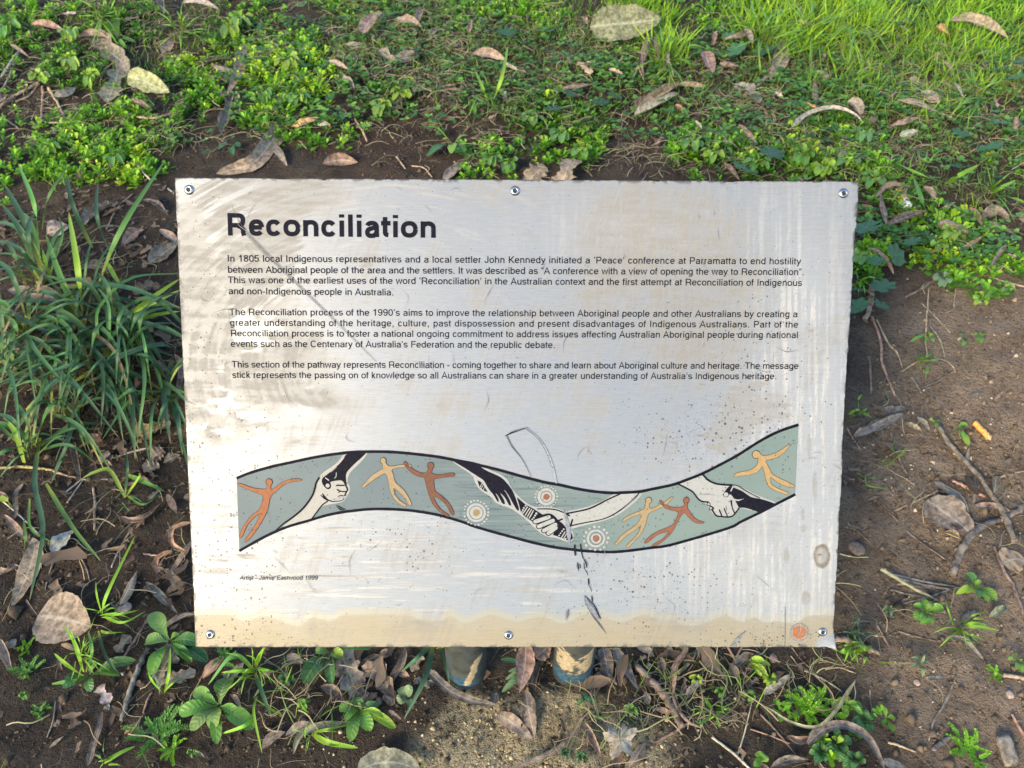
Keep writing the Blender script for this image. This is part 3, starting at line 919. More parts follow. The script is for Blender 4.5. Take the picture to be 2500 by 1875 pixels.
# ------------------------------------------------------------------ lettering: a plain grotesque drawn as strokes (em/1000)
ADV = dict(zip('abcdefghijklmnopqrstuvwxyz', [556, 556, 500, 556, 556, 278, 556, 556, 222, 222, 500, 222, 833, 556, 556, 556, 556, 333, 500, 278, 556, 500, 722, 500, 500, 500]))
ADV.update({'A': 667, 'C': 722, 'F': 611, 'I': 278, 'J': 500, 'K': 667, 'P': 667, 'R': 722, 'T': 611, 'E': 667, '.': 278, ',': 278, '-': 333, ' ': 278,
            '‘': 222, '’': 222, '“': 333, '”': 333, '0': 556, '1': 556, '5': 556, '8': 556, '9': 556})
BOLD = {'R': 722, 'e': 556, 'c': 556, 'o': 611, 'n': 611, 'i': 278, 'l': 278, 'a': 556, 't': 333}


def el(cx, cy, rx, ry, a0, a1, n=None):
    n = n or max(5, int(abs(a1 - a0) / 15))
    q = np.radians(np.linspace(a0, a1, n))
    sq = lambda v: math.copysign(abs(v) ** 0.86, v)
    return [(cx + rx * sq(math.cos(t_)), cy + ry * sq(math.sin(t_))) for t_ in q]


def glyph(ch, w, adv):
    h = w / 2
    xh, cap, asc, dsc = 523, 718, 718, -207
    L = 62 + h                                  # left stem centre
    Rr = adv - 58 - h                           # right stem centre
    m = (L + Rr) / 2
    rx = (Rr - L) / 2
    oy, ory = xh / 2, xh / 2 - h + 8
    ol, orr = 33 + h, adv - 31 - h              # round letter extremes
    om, orx = (ol + orr) / 2, (orr - ol) / 2
    if ch in 'bpdq':
        st = L if ch in 'bp' else Rr
        y0, y1 = {'b': (0, asc), 'd': (0, asc), 'p': (dsc, xh), 'q': (dsc, xh)}[ch]
        c1, c2 = (L, orr) if ch in 'bp' else (ol, Rr)
        return [[(st, y0), (st, y1)], el((c1 + c2) / 2, oy, (c2 - c1) / 2, ory, 0, 360, 22)]
    if ch == 'a':
        return [el((L + Rr) / 2 - 8, xh - h - 122, (Rr - L) / 2 + 6, 124, 165, 0) + [(Rr, 120), (Rr + 4, 0)],
                [(Rr, 330)] + el(L + 105, 150, 118, 112, 110, 270) + [(L + 190, 45), (Rr - 20, 110), (Rr, 170)]]
    if ch == 'c':
        return [el(om, oy, orx, ory, 33, 327, 18)]
    if ch == 'e':
        return [[(ol, oy + 8), (orr, oy + 8)], el(om, oy, orx, ory, 2, 322, 20)]
    if ch == 'f':
        return [[(adv * 0.42, 0)] + el(adv * 0.42 + 108, cap - h - 105, 108, 112, 180, 88), [(14, xh - h), (adv - 16, xh - h)]]
    if ch == 'g':
        return [el((ol + Rr) / 2, oy, (Rr - ol) / 2, ory, 0, 360, 22), [(Rr, xh)] + [(Rr, 0)] + el((ol + Rr) / 2, -20, (Rr - ol) / 2, -dsc - h - 20, 0, -155)]
    if ch in 'hn':
        return [[(L, 0), (L, asc if ch == 'h' else xh)], el(m, xh - h - rx * 0.95 + 6, rx, rx * 0.95, 180, 0) + [(Rr, 0)]]
    if ch == 'i':
        return [[(adv / 2, 0), (adv / 2, xh)], [(adv / 2, asc - 104), (adv / 2, asc)]]
    if ch == 'j':
        return [[(adv / 2, xh), (adv / 2, -120), (adv / 2 - 60, dsc + h)], [(adv / 2, asc - 104), (adv / 2, asc)]]
    if ch == 'k':
        return [[(L, 0), (L, asc)], [(Rr, xh), (L, 190)], [(L + 110, 290), (Rr + 20, 0)]]
    if ch == 'l':
        return [[(adv / 2, 0), (adv / 2, asc)]]
    if ch == 'm':
        q = (adv - 2 * (58 + h)) / 2
        r = q / 2
        return [[(L, 0), (L, xh)], el(L + r, xh - h - r * 1.0 + 6, r, r * 1.0, 180, 0) + [(L + q, 0)], el(L + q + r, xh - h - r * 1.0 + 6, r, r * 1.0, 180, 0) + [(L + 2 * q, 0)]]
    if ch == 'o':
        return [el(om, oy, orx, ory, 0, 360, 24)]
    if ch == 'r':
        return [[(L, 0), (L, xh)], el(L + 150, xh - h - 140, 150, 140, 180, 88)]
    if ch == 's':
        a = xh / 4 - h / 2 + 4
        return [el(adv / 2, xh - h - a + 4, adv / 2 - 44 - h + 10, a, 20, 255) + el(adv / 2, h + a - 4, adv / 2 - 40 - h + 10, a, 80, -162)]
    if ch == 't':
        return [[(adv * 0.42, xh + 125), (adv * 0.42, h + 95)] + el(adv * 0.42 + 92, h + 88, 92, 88, 190, 275), [(12, xh - h), (adv - 18, xh - h)]]
    if ch == 'u':
        return [[(L, xh)] + el(m, h + rx * 0.95 - 6, rx, rx * 0.95, 180, 360), [(Rr, xh), (Rr, 0)]]
    if ch in 'vy':
        s = [[(h * 0.9 + 8, xh), (adv / 2, 0 + h * 0.4), (adv - h * 0.9 - 8, xh)]]
        if ch == 'y':
            s = [[(h * 0.9 + 8, xh), (adv / 2, h)], [(adv - h * 0.9 - 8, xh), (adv / 2 - 60, -100), (adv / 2 - 110, dsc + h), (60, dsc + h)]]
        return s
    if ch == 'w':
        return [[(h + 6, xh), (adv * 0.27, h * 0.4), (adv * 0.5, xh - 20), (adv * 0.73, h * 0.4), (adv - h - 6, xh)]]
    if ch == 'x':
        return [[(30, 0), (adv - 30, xh)], [(30, xh), (adv - 30, 0)]]
    if ch == 'z':
        return [[(40, xh - h), (adv - 50, xh - h), (50, h), (adv - 36, h)]]
    if ch == 'A':
        return [[(h * 0.8 + 8, 0), (adv / 2, cap - h * 0.3), (adv - h * 0.8 - 8, 0)], [(adv * 0.24, 235), (adv * 0.76, 235)]]
    if ch == 'C':
        return [el(adv / 2, cap / 2, adv / 2 - 46 - h, cap / 2 - h + 8, 38, 322, 20)]
    if ch == 'E':
        return [[(84 + h, 0), (84 + h, cap)], [(84, cap - h), (adv - 46, cap - h)], [(84, 370), (adv - 66, 370)], [(84, h), (adv - 40, h)]]
    if ch == 'F':
        return [[(84 + h, 0), (84 + h, cap)], [(84, cap - h), (adv - 28, cap - h)], [(84, 370), (adv - 70, 370)]]
    if ch == 'I':
        return [[(adv / 2, 0), (adv / 2, cap)]]
    if ch == 'J':
        return [[(adv - 68 - h, cap)] + el(adv / 2 - 22, 190, adv / 2 - 46 - h, 190 - h + 8, 0, -185)]
    if ch == 'K':
        return [[(80 + h, 0), (80 + h, cap)], [(adv - 50, cap), (80 + h, 260)], [(250, 400), (adv - 30, 0)]]
    if ch in 'PR':
        x0 = 80 + h
        x1 = adv - 52 - h - (20 if ch == 'R' else 0)
        yb = 330 + (0 if ch == 'R' else -18)
        r = (cap - h - yb) / 2
        s = [[(x0, 0), (x0, cap)], [(x0, cap - h), (x1 - r * 0.9, cap - h)] + el(x1 - r * 0.9, yb + r, r * 0.9, r, 80, -80) + [(x1 - r * 0.9, yb), (x0, yb)]]
        if ch == 'R':
            s.append([(x1 - r * 1.3, yb), (x1 - 60, yb - 60), (x1 - 8, yb - 130), (x1, 90), (x1 + 22, 0)])
        return s
    if ch == 'T':
        return [[(adv / 2, 0), (adv / 2, cap)], [(24, cap - h), (adv - 24, cap - h)]]
    if ch == '.':
        return [[(adv / 2, 0), (adv / 2, 104)]]
    if ch == ',':
        return [[(adv / 2, 104), (adv / 2, 0), (adv / 2 - 30, -140)]]
    if ch == '-':
        return [[(40, 250), (adv - 40, 250)]]
    if ch in '‘’“”':
        k = [(adv / 2)] if ch in '‘’' else [adv * 0.3, adv * 0.7]
        if ch in '’”':
            return [[(x, cap), (x, cap - 90), (x - 30, cap - 215)] for x in k]
        return [[(x, cap - 215), (x, cap - 120), (x + 30, cap)] for x in k]
    if ch == '0':
        return [el(adv / 2, cap / 2 - 6, adv / 2 - 38 - h, cap / 2 - h, 0, 360, 24)]
    if ch == '1':
        return [[(adv * 0.58, 0), (adv * 0.58, cap - 10)], [(adv * 0.22, cap - 170), (adv * 0.42, cap - 150), (adv * 0.55, cap - 20)]]
    if ch == '5':
        return [[(adv - 70, cap - h - 10), (130, cap - h - 10), (90, 360)] + el(adv / 2 - 10, 235, adv / 2 - 50 - h, 235 - h + 4, 140, -160)]
    if ch == '8':
        return [el(adv / 2, 545, adv / 2 - 66 - h, 160 - h + 2, 0, 360, 20), el(adv / 2, 200, adv / 2 - 38 - h, 205 - h, 0, 360, 22)]
    if ch == '9':
        return [el(adv / 2, 485, adv / 2 - 40 - h, 230 - h, 0, 360, 22), [(adv - 40 - h, 485)] + el(adv / 2, 310, adv / 2 - 40 - h, 320 - h, -5, -150)]
    return []


def set_line(p, text, x0, y0, x1, y1, em, w, z, adv_t=ADV, slant=0.0, mi=0):
    """one line of type from (x0,y0) to (x1,y1), photo pixels of its base line's ends"""
    A, B = pan_a([(x0, y0), (x1, y1)])
    u = B - A
    Lm = np.linalg.norm(u)
    u /= Lm
    v = np.array([-u[1], u[0]])
    widths = [adv_t.get(c, 500) for c in text]
    lead = 62
    nat = sum(widths) - lead - 58
    sy = em * PXM / 1000
    extra = Lm / sy - nat
    # the page is set loose: spread the slack over letters, a little more on the spaces
    wts = np.array([1.0 if c != ' ' else 2.2 for c in text])
    gap = extra * wts / wts.sum()
    sx = 1.0
    if gap.mean() < -12:
        sx = (Lm / sy) / nat
        gap = gap * 0
    x = -lead * sx
    for ch, wd, gp in zip(text, widths, gap):
        for i, s in enumerate(glyph(ch, w, wd)):
            P = np.array(s, float)
            P[:, 0] = x + (P[:, 0] + slant * P[:, 1]) * sx
            ww = w
            if ch in '.,’‘”“' or (ch in 'ij' and i == 1):
                ww = w * 1.12
            if ch in ',’‘”“':
                ww = np.linspace(w * 1.15, w * 0.5, len(P)) if ch not in '‘“' else np.linspace(w * 0.5, w * 1.15, len(P))
            Q = A + (P[:, :1] * u + P[:, 1:] * v) * sy
            p.stroke(Q, np.asarray(ww) * sy, z + i * 0.00001, mi)
        x += wd * sx + gp


Lx = lambda x, y: (400 + x * 0.40687, 400 + y * 0.40687)
Rx = lambda x, y: (1250 + x * 0.40687, 400 + y * 0.40687)
p = Print()
set_line(p, 'Reconciliation', *Lx(383, 430), *Lx(1632, 444), 72.5, 146, L2, BOLD)
p.build('heading_lettering', [INK], panel, 'bold dark heading reading Reconciliation')
paras = [
    [('In 1805 local Indigenous representatives and a local settler John Kennedy initiated a ‘Peace’ conference at Parramatta to end hostility', Lx(383, 587), Rx(1731, 604)),
     ('between Aboriginal people of the area and the settlers. It was described as “A conference with a view of opening the way to Reconciliation”.', Lx(386, 654), Rx(1750, 668)),
     ('This was one of the earliest uses of the word ‘Reconciliation’ in the Australian context and the first attempt at Reconciliation of Indigenous', Lx(388, 716), Rx(1737, 733)),
     ('and non-Indigenous people in Australia.', Lx(391, 782), Lx(1378, 790))],
    [('The Reconciliation process of the 1990’s aims to improve the relationship between Aboriginal people and other Australians by creating a', Lx(397, 908), Rx(1711, 921)),
     ('greater understanding of the heritage, culture, past dispossession and present disadvantages of Indigenous Australians. Part of the', Lx(400, 972), Rx(1715, 983)),
     ('Reconciliation process is to foster a national ongoing commitment to address issues affecting Australian Aboriginal people during national', Lx(403, 1035), Rx(1714, 1046)),
     ('events such as the Centenary of Australia’s Federation and the republic debate.', Lx(405, 1098), Rx(257, 1106))],
    [('This section of the pathway represents Reconciliation - coming together to share and learn about Aboriginal culture and heritage. The message', Lx(411, 1222), Rx(1716, 1231)),
     ('stick represents the passing on of knowledge so all Australians can share in a greater understanding of Australia’s Indigenous heritage.', Lx(414, 1285), Rx(1586, 1293))]]
for pa in paras:
    p = Print()
    for tx, a, b_ in pa:
        set_line(p, tx, *a, *b_, 22.0, 96, L2)
    p.build('paragraph_lettering', [INK], panel)
p = Print()
set_line(p, 'Artist - Jamie Eastwood 1999', 400 + 457 * 0.40687, 950 + 1143 * 0.40687, 400 + 921 * 0.40687, 950 + 1143 * 0.40687, 15.0, 92, L2, slant=0.2)
p.build('credit_lettering', [INK], panel)

# ------------------------------------------------------------------ scratches and scrapes
SCR_D = ink('scratch_dark', (0.035, 0.035, 0.045), 0.6, 0.5, 0.3)
SCR_G = ink('scratch_grey', (0.22, 0.21, 0.21), 0.6, 0.5, 0.3)
SCR_L = ink('scratch_light', (0.62, 0.65, 0.72), 0.3, 0.35, 0.2, metal=0.3)
p = Print()
for pts, w, mi in (([(1234, 1064), (1252, 1055), (1287, 1044)], (2, 5, 2), 0), ([(1252, 1054), (1270, 1049), (1284, 1044)], (1, 2.4, 1), 1),
                   ([(1238, 1066), (1250, 1090), (1274, 1120), (1290, 1150), (1296, 1163)], (3, 3, 2, 1.5, 1), 1),
                   ([(1284, 1044), (1311, 1066), (1331, 1094), (1348, 1137), (1358, 1178)], (2, 3, 5, 6, 4), 2), ([(1283, 1045), (1312, 1069), (1332, 1100), (1347, 1140)], (1.5, 1.2, 1, 0.8), 0)):
    S(p, 'P', pts, w, L7, mi)
p.build('scratch', [SCR_D, SCR_G, SCR_L], panel, 'hooked scratch above the band')
p = Print()
for pts, w, mi in (([(400, 195), (408, 280), (418, 350)], (26, 30, 18), 0), ([(385, 230), (395, 300), (400, 350)], (6, 9, 5), 0), ([(490, 175), (505, 280), (525, 380), (545, 410)], (16, 26, 16, 10), 0),
                   ([(545, 420), (575, 470), (590, 540)], (14, 20, 14), 0), ([(545, 470), (550, 560)], 12, 0), ([(575, 440), (600, 500), (575, 550)], 9, 1), ([(445, 465), (455, 530), (462, 595)], (10, 24, 6), 0),
                   ([(480, 490), (490, 545)], (10, 14), 0), ([(430, 490), (440, 560)], 6, 1), ([(560, 575), (590, 620), (605, 662)], (8, 12, 6), 0), ([(615, 725), (622, 795)], 22, 0), ([(605, 800), (640, 850), (662, 915)], (8, 14, 10), 1),
                   ([(668, 985), (672, 1030), (682, 1080)], (14, 24, 6), 0), ([(490, 730), (492, 790)], 5, 1), ([(555, 900), (568, 925)], 5, 1)):
    S(p, 'S', pts, w, L7, mi)
for pts, w, mi in (([(560, 1000), (600, 1090), (680, 1210), (790, 1350)], (30, 62, 70, 16), 2), ([(560, 985), (640, 1060), (720, 1160), (800, 1330)], (6, 16, 20, 14), 0),
                   ([(545, 1040), (620, 1190), (700, 1320), (800, 1450), (890, 1575)], (5, 14, 20, 22, 4), 1), ([(305, 1195), (290, 1260), (270, 1350)], (14, 52, 20), 1), ([(280, 1270), (272, 1345)], (12, 14), 2)):
    S(p, 'S', pts, w, L7 + 0.0001, mi)
p.build('scratch', [SCR_D, SCR_G, SILVER], panel, 'row of gouges running down from the band to the ochre strip')
p = Print()
for off in range(6):
    o = off * 3.0 - 8
    S(p, 'L', [(410 + o, 262 + 4 * o), (480 + o * 1.4, 385), (580 + o * 1.2, 500 - o), (720 + o * 0.6, 640 - o), (900 + o * 0.5, 815 - o), (1080, 990 - o * 1.4), (1275 + o, 1185)],
      (0.4, 2.0, 1.5, 1.2, 1.0, 0.8, 0.4), L7 if off == 3 else L1, (1, 2, 1, 1, 1, 2)[off])
S(p, 'L', [(436, 350), (462, 378), (505, 410), (540, 450)], (0.6, 2.2, 1.8, 0.5), L7, 2)
p.build('scratch', [SCR_D, SCR_G, SCR_L], panel, 'long slanting scratch from the heading through the text')
p = Print()
S(p, 'P', [(1786, 1577), (1800, 1560), (1819, 1541)], (3, 9, 2), L7, 2)
S(p, 'P', [(1916, 1481), (1916, 1530), (1915, 1578)], 1.1, L7, 1)
g = np.random.default_rng(77)
for i in range(110):
    x, y = 440 + 1600 * g.random(), 450 + 1110 * g.random()
    a = g.choice([0.1, 1.3, 1.5, 0.7, 2.2]) + 0.3 * g.normal()
    ln = 10 + 60 * g.random() ** 2
    c_, s_ = math.cos(a), math.sin(a)
    bend = 0.15 * ln * g.normal()
    S(p, 'P', [(x, y), (x + c_ * ln / 2 - s_ * bend, y + s_ * ln / 2 + c_ * bend), (x + c_ * ln, y + s_ * ln)], (0.2, 0.7 + 0.5 * g.random(), 0.2), L7, int(g.choice([1, 1, 2])), cap=False)
p.build('hairline_scratches', [SCR_D, SCR_G, SILVER], panel)['kind'] = 'stuff'

# ------------------------------------------------------------------ rivets
STEEL = simple('bright_rivet_steel', (0.42, 0.43, 0.45), 0.25, 1.0, var=0.08, scale=900)
HOLE = simple('dark_hole', (0.012, 0.012, 0.014), 0.7)
prof = [(0.0015, -0.0008), (0.0019, 0.0006), (0.0021, 0.0016), (0.0025, 0.0020), (0.0031, 0.0019), (0.0040, 0.0015), (0.0047, 0.0008), (0.0051, 0.00025), (0.0051, 0.0)]
for q, (px, py) in enumerate(((461.8, 463.5), (1257.3, 466), (2059, 472), (513.6, 1548.5), (1241.5, 1550.6), (2008, 1542.7))):
    n = 28
    V, Fq = [], []
    for r, z in prof:
        for i in range(n):
            a = 2 * math.pi * i / n
            V.append((r * math.cos(a), r * math.sin(a), z))
    for j in range(len(prof) - 1):
        for i in range(n):
            Fq.append([j * n + i, j * n + (i + 1) % n, (j + 1) * n + (i + 1) % n, (j + 1) * n + i])
    Fq = [f[::-1] for f in Fq]
    x, y = pan(px, py)
    Ml = Matrix.Translation((x, y, 0.0002))
    me = mesh_np('rivet', np.array(V), [np.array(Fq)], STEEL)
    o = link('rivet', me, sign)
    o.matrix_world = panel.matrix_world @ Ml
    V = [(0.00205 * math.cos(2 * math.pi * i / 20), 0.00205 * math.sin(2 * math.pi * i / 20), 0.0) for i in range(20)] + [(0, 0, -0.0009)]
    me = mesh_np('rivet_bore', np.array(V), [np.array([[i, (i + 1) % 20, 20] for i in range(20)])], HOLE)
    h_ = link('rivet_bore', me, o)
    h_.location = (0, 0, 0.0014)

# ------------------------------------------------------------------ posts
t = NT('weathered_galvanised_steel')
oc = t.obj()
n1 = t.noise(oc, 55, 5, 0.65)
ringn = t.noise(oc, 90, 4, 0.6, stretch=(1, 1, 5))
c = t.mix(t.ramp(n1, 0.3, 0.7), (0.028, 0.032, 0.031), (0.062, 0.068, 0.063))
c = t.mix(t.math('MULTIPLY', t.ramp(ringn, 0.55, 0.75), 0.5), c, (0.075, 0.077, 0.07))
fl = t.attr('flake')
bluef = t.attr('blue')
c = t.mix(bluef, c, t.mix(t.ramp(t.noise(oc, 220, 4), 0.35, 0.65), (0.015, 0.055, 0.10), (0.04, 0.095, 0.135)))
c = t.mix(fl, c, t.mix(t.ramp(t.noise(oc, 260, 5), 0.35, 0.7), (0.27, 0.205, 0.12), (0.37, 0.32, 0.22)))
chip = t.ramp(t.noise(oc, 420, 2, 0.5), 0.73, 0.76)
c = t.mix(t.math('MULTIPLY', chip, 0.8), c, (0.3, 0.28, 0.24))
t.set('Base Color', c)
t.set('Roughness', 0.6)
t.set('Metallic', 0.1)
t.set('Specular IOR Level', 0.3)
t.bump(t.math('ADD', n1, t.math('MULTIPLY', fl, 0.6)), 0.0012, 0.5)
POST = t.m
PR = 0.02415


def make_post(px, py, flip):
    base = CAM + RW @ (ray(px, py) * 0.945)
    bx, by = base[0], base[1] + 0.006
    n, m = 72, 90
    th = np.linspace(0, 2 * math.pi, n, endpoint=False)
    zb = -0.06
    cxs, sys_ = PR * np.cos(th), PR * np.sin(th)
    # top follows the tilted sheet
    zt = PO[2] - 0.0035 + ((PO[0] - (bx + cxs)) * pn[0] + (PO[1] - (by + sys_)) * pn[1]) / pn[2]
    k = np.linspace(0, 1, m)[:, None]
    Z = zb + (zt - zb)[None, :] * k
    A = np.tile(th, (m, 1))
    z_ = Z.ravel()
    front = np.cos(A.ravel() + math.pi / 2)     # 1 at the side facing the camera
    u = A.ravel() * PR
    nzv = fbm(u * 160 + flip * 9, z_ * 160, 80 + flip, 4)
    g0 = float(H(bx, by - PR))
    zz = z_ - g0
    if flip == 0:                               # left post: flake low on its right flank, blue in front
        phi = np.degrees(A.ravel())
        d_ = ((phi - 276 - (zz - 0.016) * 640 + 180) % 360) - 180
        flake = sstep(0.52, 0.58, nzv * 0.55 + 0.62 * np.exp(-(d_ / (9 + 130 * np.clip(zz, 0, 0.1))) ** 2) * sstep(0.008, 0.016, zz) * sstep(0.078, 0.064, zz))
        blue = sstep(0.44, 0.56, nzv * 0.8 + 0.38 * np.exp(-((zz - 0.018) / 0.015) ** 2) * np.exp(-((np.abs(((phi - 262 + 180) % 360) - 180)) / 46) ** 2) - 0.06)
    else:                                       # right post: wide cream flake across the front with blue under it
        phi = np.degrees(A.ravel())
        d_ = ((phi - 262 + 180) % 360) - 180
        top_ = 0.086 - 0.0115 * np.cos(np.radians(d_ * 1.9)) + 0.005 * (nzv - 0.5) * 3 - d_ * 0.00007
        bot_ = 0.031 + 0.010 * (d_ / 60) ** 2 + 0.004 * (nzv - 0.5) * 3
        flake = sstep(0, 0.0012, top_ - zz) * sstep(0, 0.0012, zz - bot_) * sstep(66, 58, np.abs(d_) + 8 * nzv)
        flake = flake * sstep(0.30, 0.36, nzv)
        blue = sstep(0.42, 0.55, nzv * 0.7 + 0.3 * np.exp(-((zz - 0.020) / 0.016) ** 2)) * sstep(0.034, 0.026, zz) * sstep(75, 55, np.abs(d_))
        blue = np.maximum(blue, sstep(0.5, 0.6, nzv + 0.2 * np.exp(-((d_ - 66) / 8) ** 2) * (zz > 0.05)) * np.exp(-((d_ - 66) / 9) ** 2))
    r = 1 + 0.022 * flake + 0.012 * (fbm(u * 60, z_ * 60, 88) - 0.5)
    V = np.column_stack([bx + PR * r * np.cos(A.ravel()), by + PR * r * np.sin(A.ravel()), z_])
    idx = np.arange(n * m).reshape(m, n)
    nxt = np.roll(idx, -1, axis=1)
    q = np.stack([idx[:-1], nxt[:-1], nxt[1:], idx[1:]], -1).reshape(-1, 4)
    V = np.vstack([V, [[bx, by, float(zt.mean())]]])
    cap = np.column_stack([idx[-1], nxt[-1], np.full(n, n * m)])
    me = mesh_np('post', V - [bx, by, 0], [q, cap], POST, True, {'flake': np.append(flake, 0), 'blue': np.append(blue * (1 - flake), 0)})
    o = link('post', me, sign, (bx, by, 0))
    o['label'] = ('grey steel post with a cream flake on its right flank' if flip == 0 else 'grey steel post with a wide cream band over blue paint')
    return bx, by


POSTS = [make_post(1140, 1655, 0), make_post(1396, 1660, 1)]
# ------------------------------------------------------------------ soil sheet
def graded(lo, hi, step, far):
    core = list(np.arange(lo, hi + step * 0.5, step))
    out_l, out_r, s, a, b = [], [], step, lo, hi
    while b < far:
        s *= 1.22
        a -= s
        b += s
        out_l.append(a)
        out_r.append(b)
    return np.array(out_l[::-1] + core + out_r)


gxs = graded(-1.5, 1.5, 0.0065, 60)
gys = graded(-0.45, 2.5, 0.0075, 60)
GX, GY = np.meshgrid(gxs, gys)
xs, ys = GX.ravel(), GY.ravel()
zs = H(xs, ys)
far = np.maximum(np.abs(xs) / 1.6, np.abs(ys - 1.0) / 1.6)
ppx, ppy = to_px(np.column_stack([xs, ys, zs]))
infront = ((np.column_stack([xs, ys, zs]) - CAM) @ RW)[:, 2] > 0.05
ppx = np.where(infront, ppx, 1250)
ppy = np.where(infront, ppy, 2600)


def spot(px, py, lst):
    s = np.zeros(len(px))
    for e in lst:
        cx, cy, rx, ry = e[:4]
        w = e[4] if len(e) > 4 else 1.0
        d = ((px - cx) / rx) ** 2 + ((py - cy) / ry) ** 2
        s = np.maximum(s, w * np.clip(1.35 - d, 0, 1))
    return s


DRY = [(2420, 900, 300, 280, 1.0), (2330, 1120, 290, 270, 0.95), (2430, 1620, 330, 330, 1.0), (2220, 1480, 180, 270, 0.65), (2150, 1250, 130, 180, 0.6)]
REDD = [(960, 350, 180, 90, 1.0), (1060, 270, 120, 60, 0.8), (300, 1400, 200, 120, 0.35)]
dry = spot(ppx, ppy, DRY) * (0.55 + 0.9 * fbm(xs * 14, ys * 14, 120, 4))
redd = spot(ppx, ppy, REDD)
ybx, yby = 0.02, -0.10
yel = np.exp(-(((xs - ybx) / 0.16) ** 2 + ((ys - yby) / 0.085) ** 2))
yel = sstep(0.42, 0.60, yel * 0.62 + 0.5 * fbm(xs * 26, ys * 26, 121, 4)) * sstep(0.06, 0.3, yel)
idx = np.arange(len(xs)).reshape(len(gys), len(gxs))
quad = np.stack([idx[:-1, :-1], idx[:-1, 1:], idx[1:, 1:], idx[1:, :-1]], -1).reshape(-1, 4)

t = NT('damp_and_dry_soil')
oc = t.obj()
n1 = t.noise(oc, 22, 6, 0.62)
n2 = t.noise(oc, 160, 5, 0.65)
n3 = t.noise(oc, 620, 3, 0.6)
dark = t.mix(t.ramp(n1, 0.32, 0.68), (0.054, 0.041, 0.031), (0.112, 0.087, 0.064))
dark = t.mix(t.math('MULTIPLY', t.ramp(n3, 0.45, 0.6), 0.35), dark, (0.03, 0.02, 0.014))
dark = t.mix(t.math('MULTIPLY', t.attr('red'), 0.7), dark, (0.075, 0.046, 0.034))
tan = t.mix(t.ramp(n1, 0.3, 0.7), (0.285, 0.205, 0.140), (0.39, 0.295, 0.208))
c = t.mix(t.math('MULTIPLY', t.attr('dry'), t.ramp(n2, 0.25, 0.6, 0.5, 1.1), clamp=True), dark, tan)
c = t.mix(t.math('MULTIPLY', t.attr('yellow'), t.ramp(n2, 0.33, 0.52), clamp=True), c, t.mix(t.ramp(n3, 0.35, 0.65), (0.30, 0.23, 0.13), (0.60, 0.52, 0.33)))
c = t.mix(t.ramp(n2, 0.56, 0.80), c, t.mix(0.5, c, (0.30, 0.23, 0.16)))
c = t.mix(t.ramp(n3, 0.70, 0.78, 0.0, 0.7), c, (0.30, 0.25, 0.19))
c = t.mix(t.ramp(n2, 0.44, 0.28, 0.0, 0.7), c, (0.028, 0.021, 0.016))
n0 = t.noise(oc, 7, 4, 0.6)
c = t.mix(t.ramp(n0, 0.44, 0.64, 0.0, 0.32), c, t.mix(0.6, c, (0.05, 0.038, 0.03)))
t.set('Base Color', c)
t.set('Roughness', 0.95)
t.set('Specular IOR Level', 0.2)
t.bump(t.math('ADD', t.math('ADD', n2, t.math('MULTIPLY', n3, 0.45)), t.math('MULTIPLY', n1, 1.2)), 0.018, 1.0)
SOIL = t.m
me = mesh_np('ground', np.column_stack([xs, ys, zs]), [quad], SOIL, True, {'dry': np.clip(dry, 0, 1), 'red': np.clip(redd, 0, 1), 'yellow': np.clip(yel, 0, 1)})
g_o = link('ground', me)
g_o['kind'] = 'structure'

# ------------------------------------------------------------------ plants of the turf (uncountable)


def leafmat(name, stops, rough=0.5, trans=0.35, vein=0.0):
    t = NT(name)
    rp = t.n('ShaderNodeValToRGB')
    el_ = rp.color_ramp.elements
    while len(el_) < len(stops):
        el_.new(0.5)
    for e, (pos, col) in zip(el_, stops):
        e.position = pos
        e.color = (*col, 1)
    t.val(rp.inputs[0], t.attr('tint'))
    c = rp.outputs[0]
    n = t.noise(t.obj(), 160, 3, 0.6)
    c = t.mix(t.ramp(n, 0.35, 0.7, 0.0, 0.35), c, t.mix(0.5, c, (0.02, 0.03, 0.01)))
    t.set('Base Color', c)
    t.set('Roughness', rough)
    t.set('Specular IOR Level', 0.35)
    t.translucent(c, trans)
    return t.m


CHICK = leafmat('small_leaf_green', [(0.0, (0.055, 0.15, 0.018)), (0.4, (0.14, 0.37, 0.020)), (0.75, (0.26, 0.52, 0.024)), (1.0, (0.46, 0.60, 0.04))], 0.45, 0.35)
GRASSM = leafmat('grass_green', [(0.0, (0.075, 0.13, 0.035)), (0.35, (0.14, 0.27, 0.04)), (0.7, (0.26, 0.50, 0.022)), (1.0, (0.42, 0.60, 0.04))], 0.5, 0.4)
STRAWM = leafmat('dry_grass', [(0.0, (0.13, 0.10, 0.06)), (0.5, (0.30, 0.235, 0.14)), (0.8, (0.42, 0.35, 0.22)), (1.0, (0.20, 0.24, 0.08))], 0.7, 0.15)
CLOVM = leafmat('clover_green', [(0.0, (0.035, 0.11, 0.032)), (0.5, (0.08, 0.215, 0.045)), (1.0, (0.17, 0.37, 0.05))], 0.5, 0.3)

SPOON = np.array([(0, 0, 0), (.36, -.10, .03), (.36, 0, 0), (.36, .10, .03), (.70, -.27, .06), (.70, 0, .01), (.70, .27, .06), (.92, -.19, .02), (.92, 0, -.02), (.92, .19, .02), (1.02, 0, -.05)])
SPOONF = np.array([(0, 3, 2, 1), (1, 2, 5, 4), (2, 3, 6, 5), (4, 5, 8, 7), (5, 6, 9, 8), (7, 8, 9, 10)])


def rotz(a):
    c, s = np.cos(a), np.sin(a)
    return np.array([[c, -s, 0], [s, c, 0], [0, 0, 1]])


def roty(a):
    c, s = np.cos(a), np.sin(a)
    return np.array([[c, 0, s], [0, 1, 0], [-s, 0, c]])


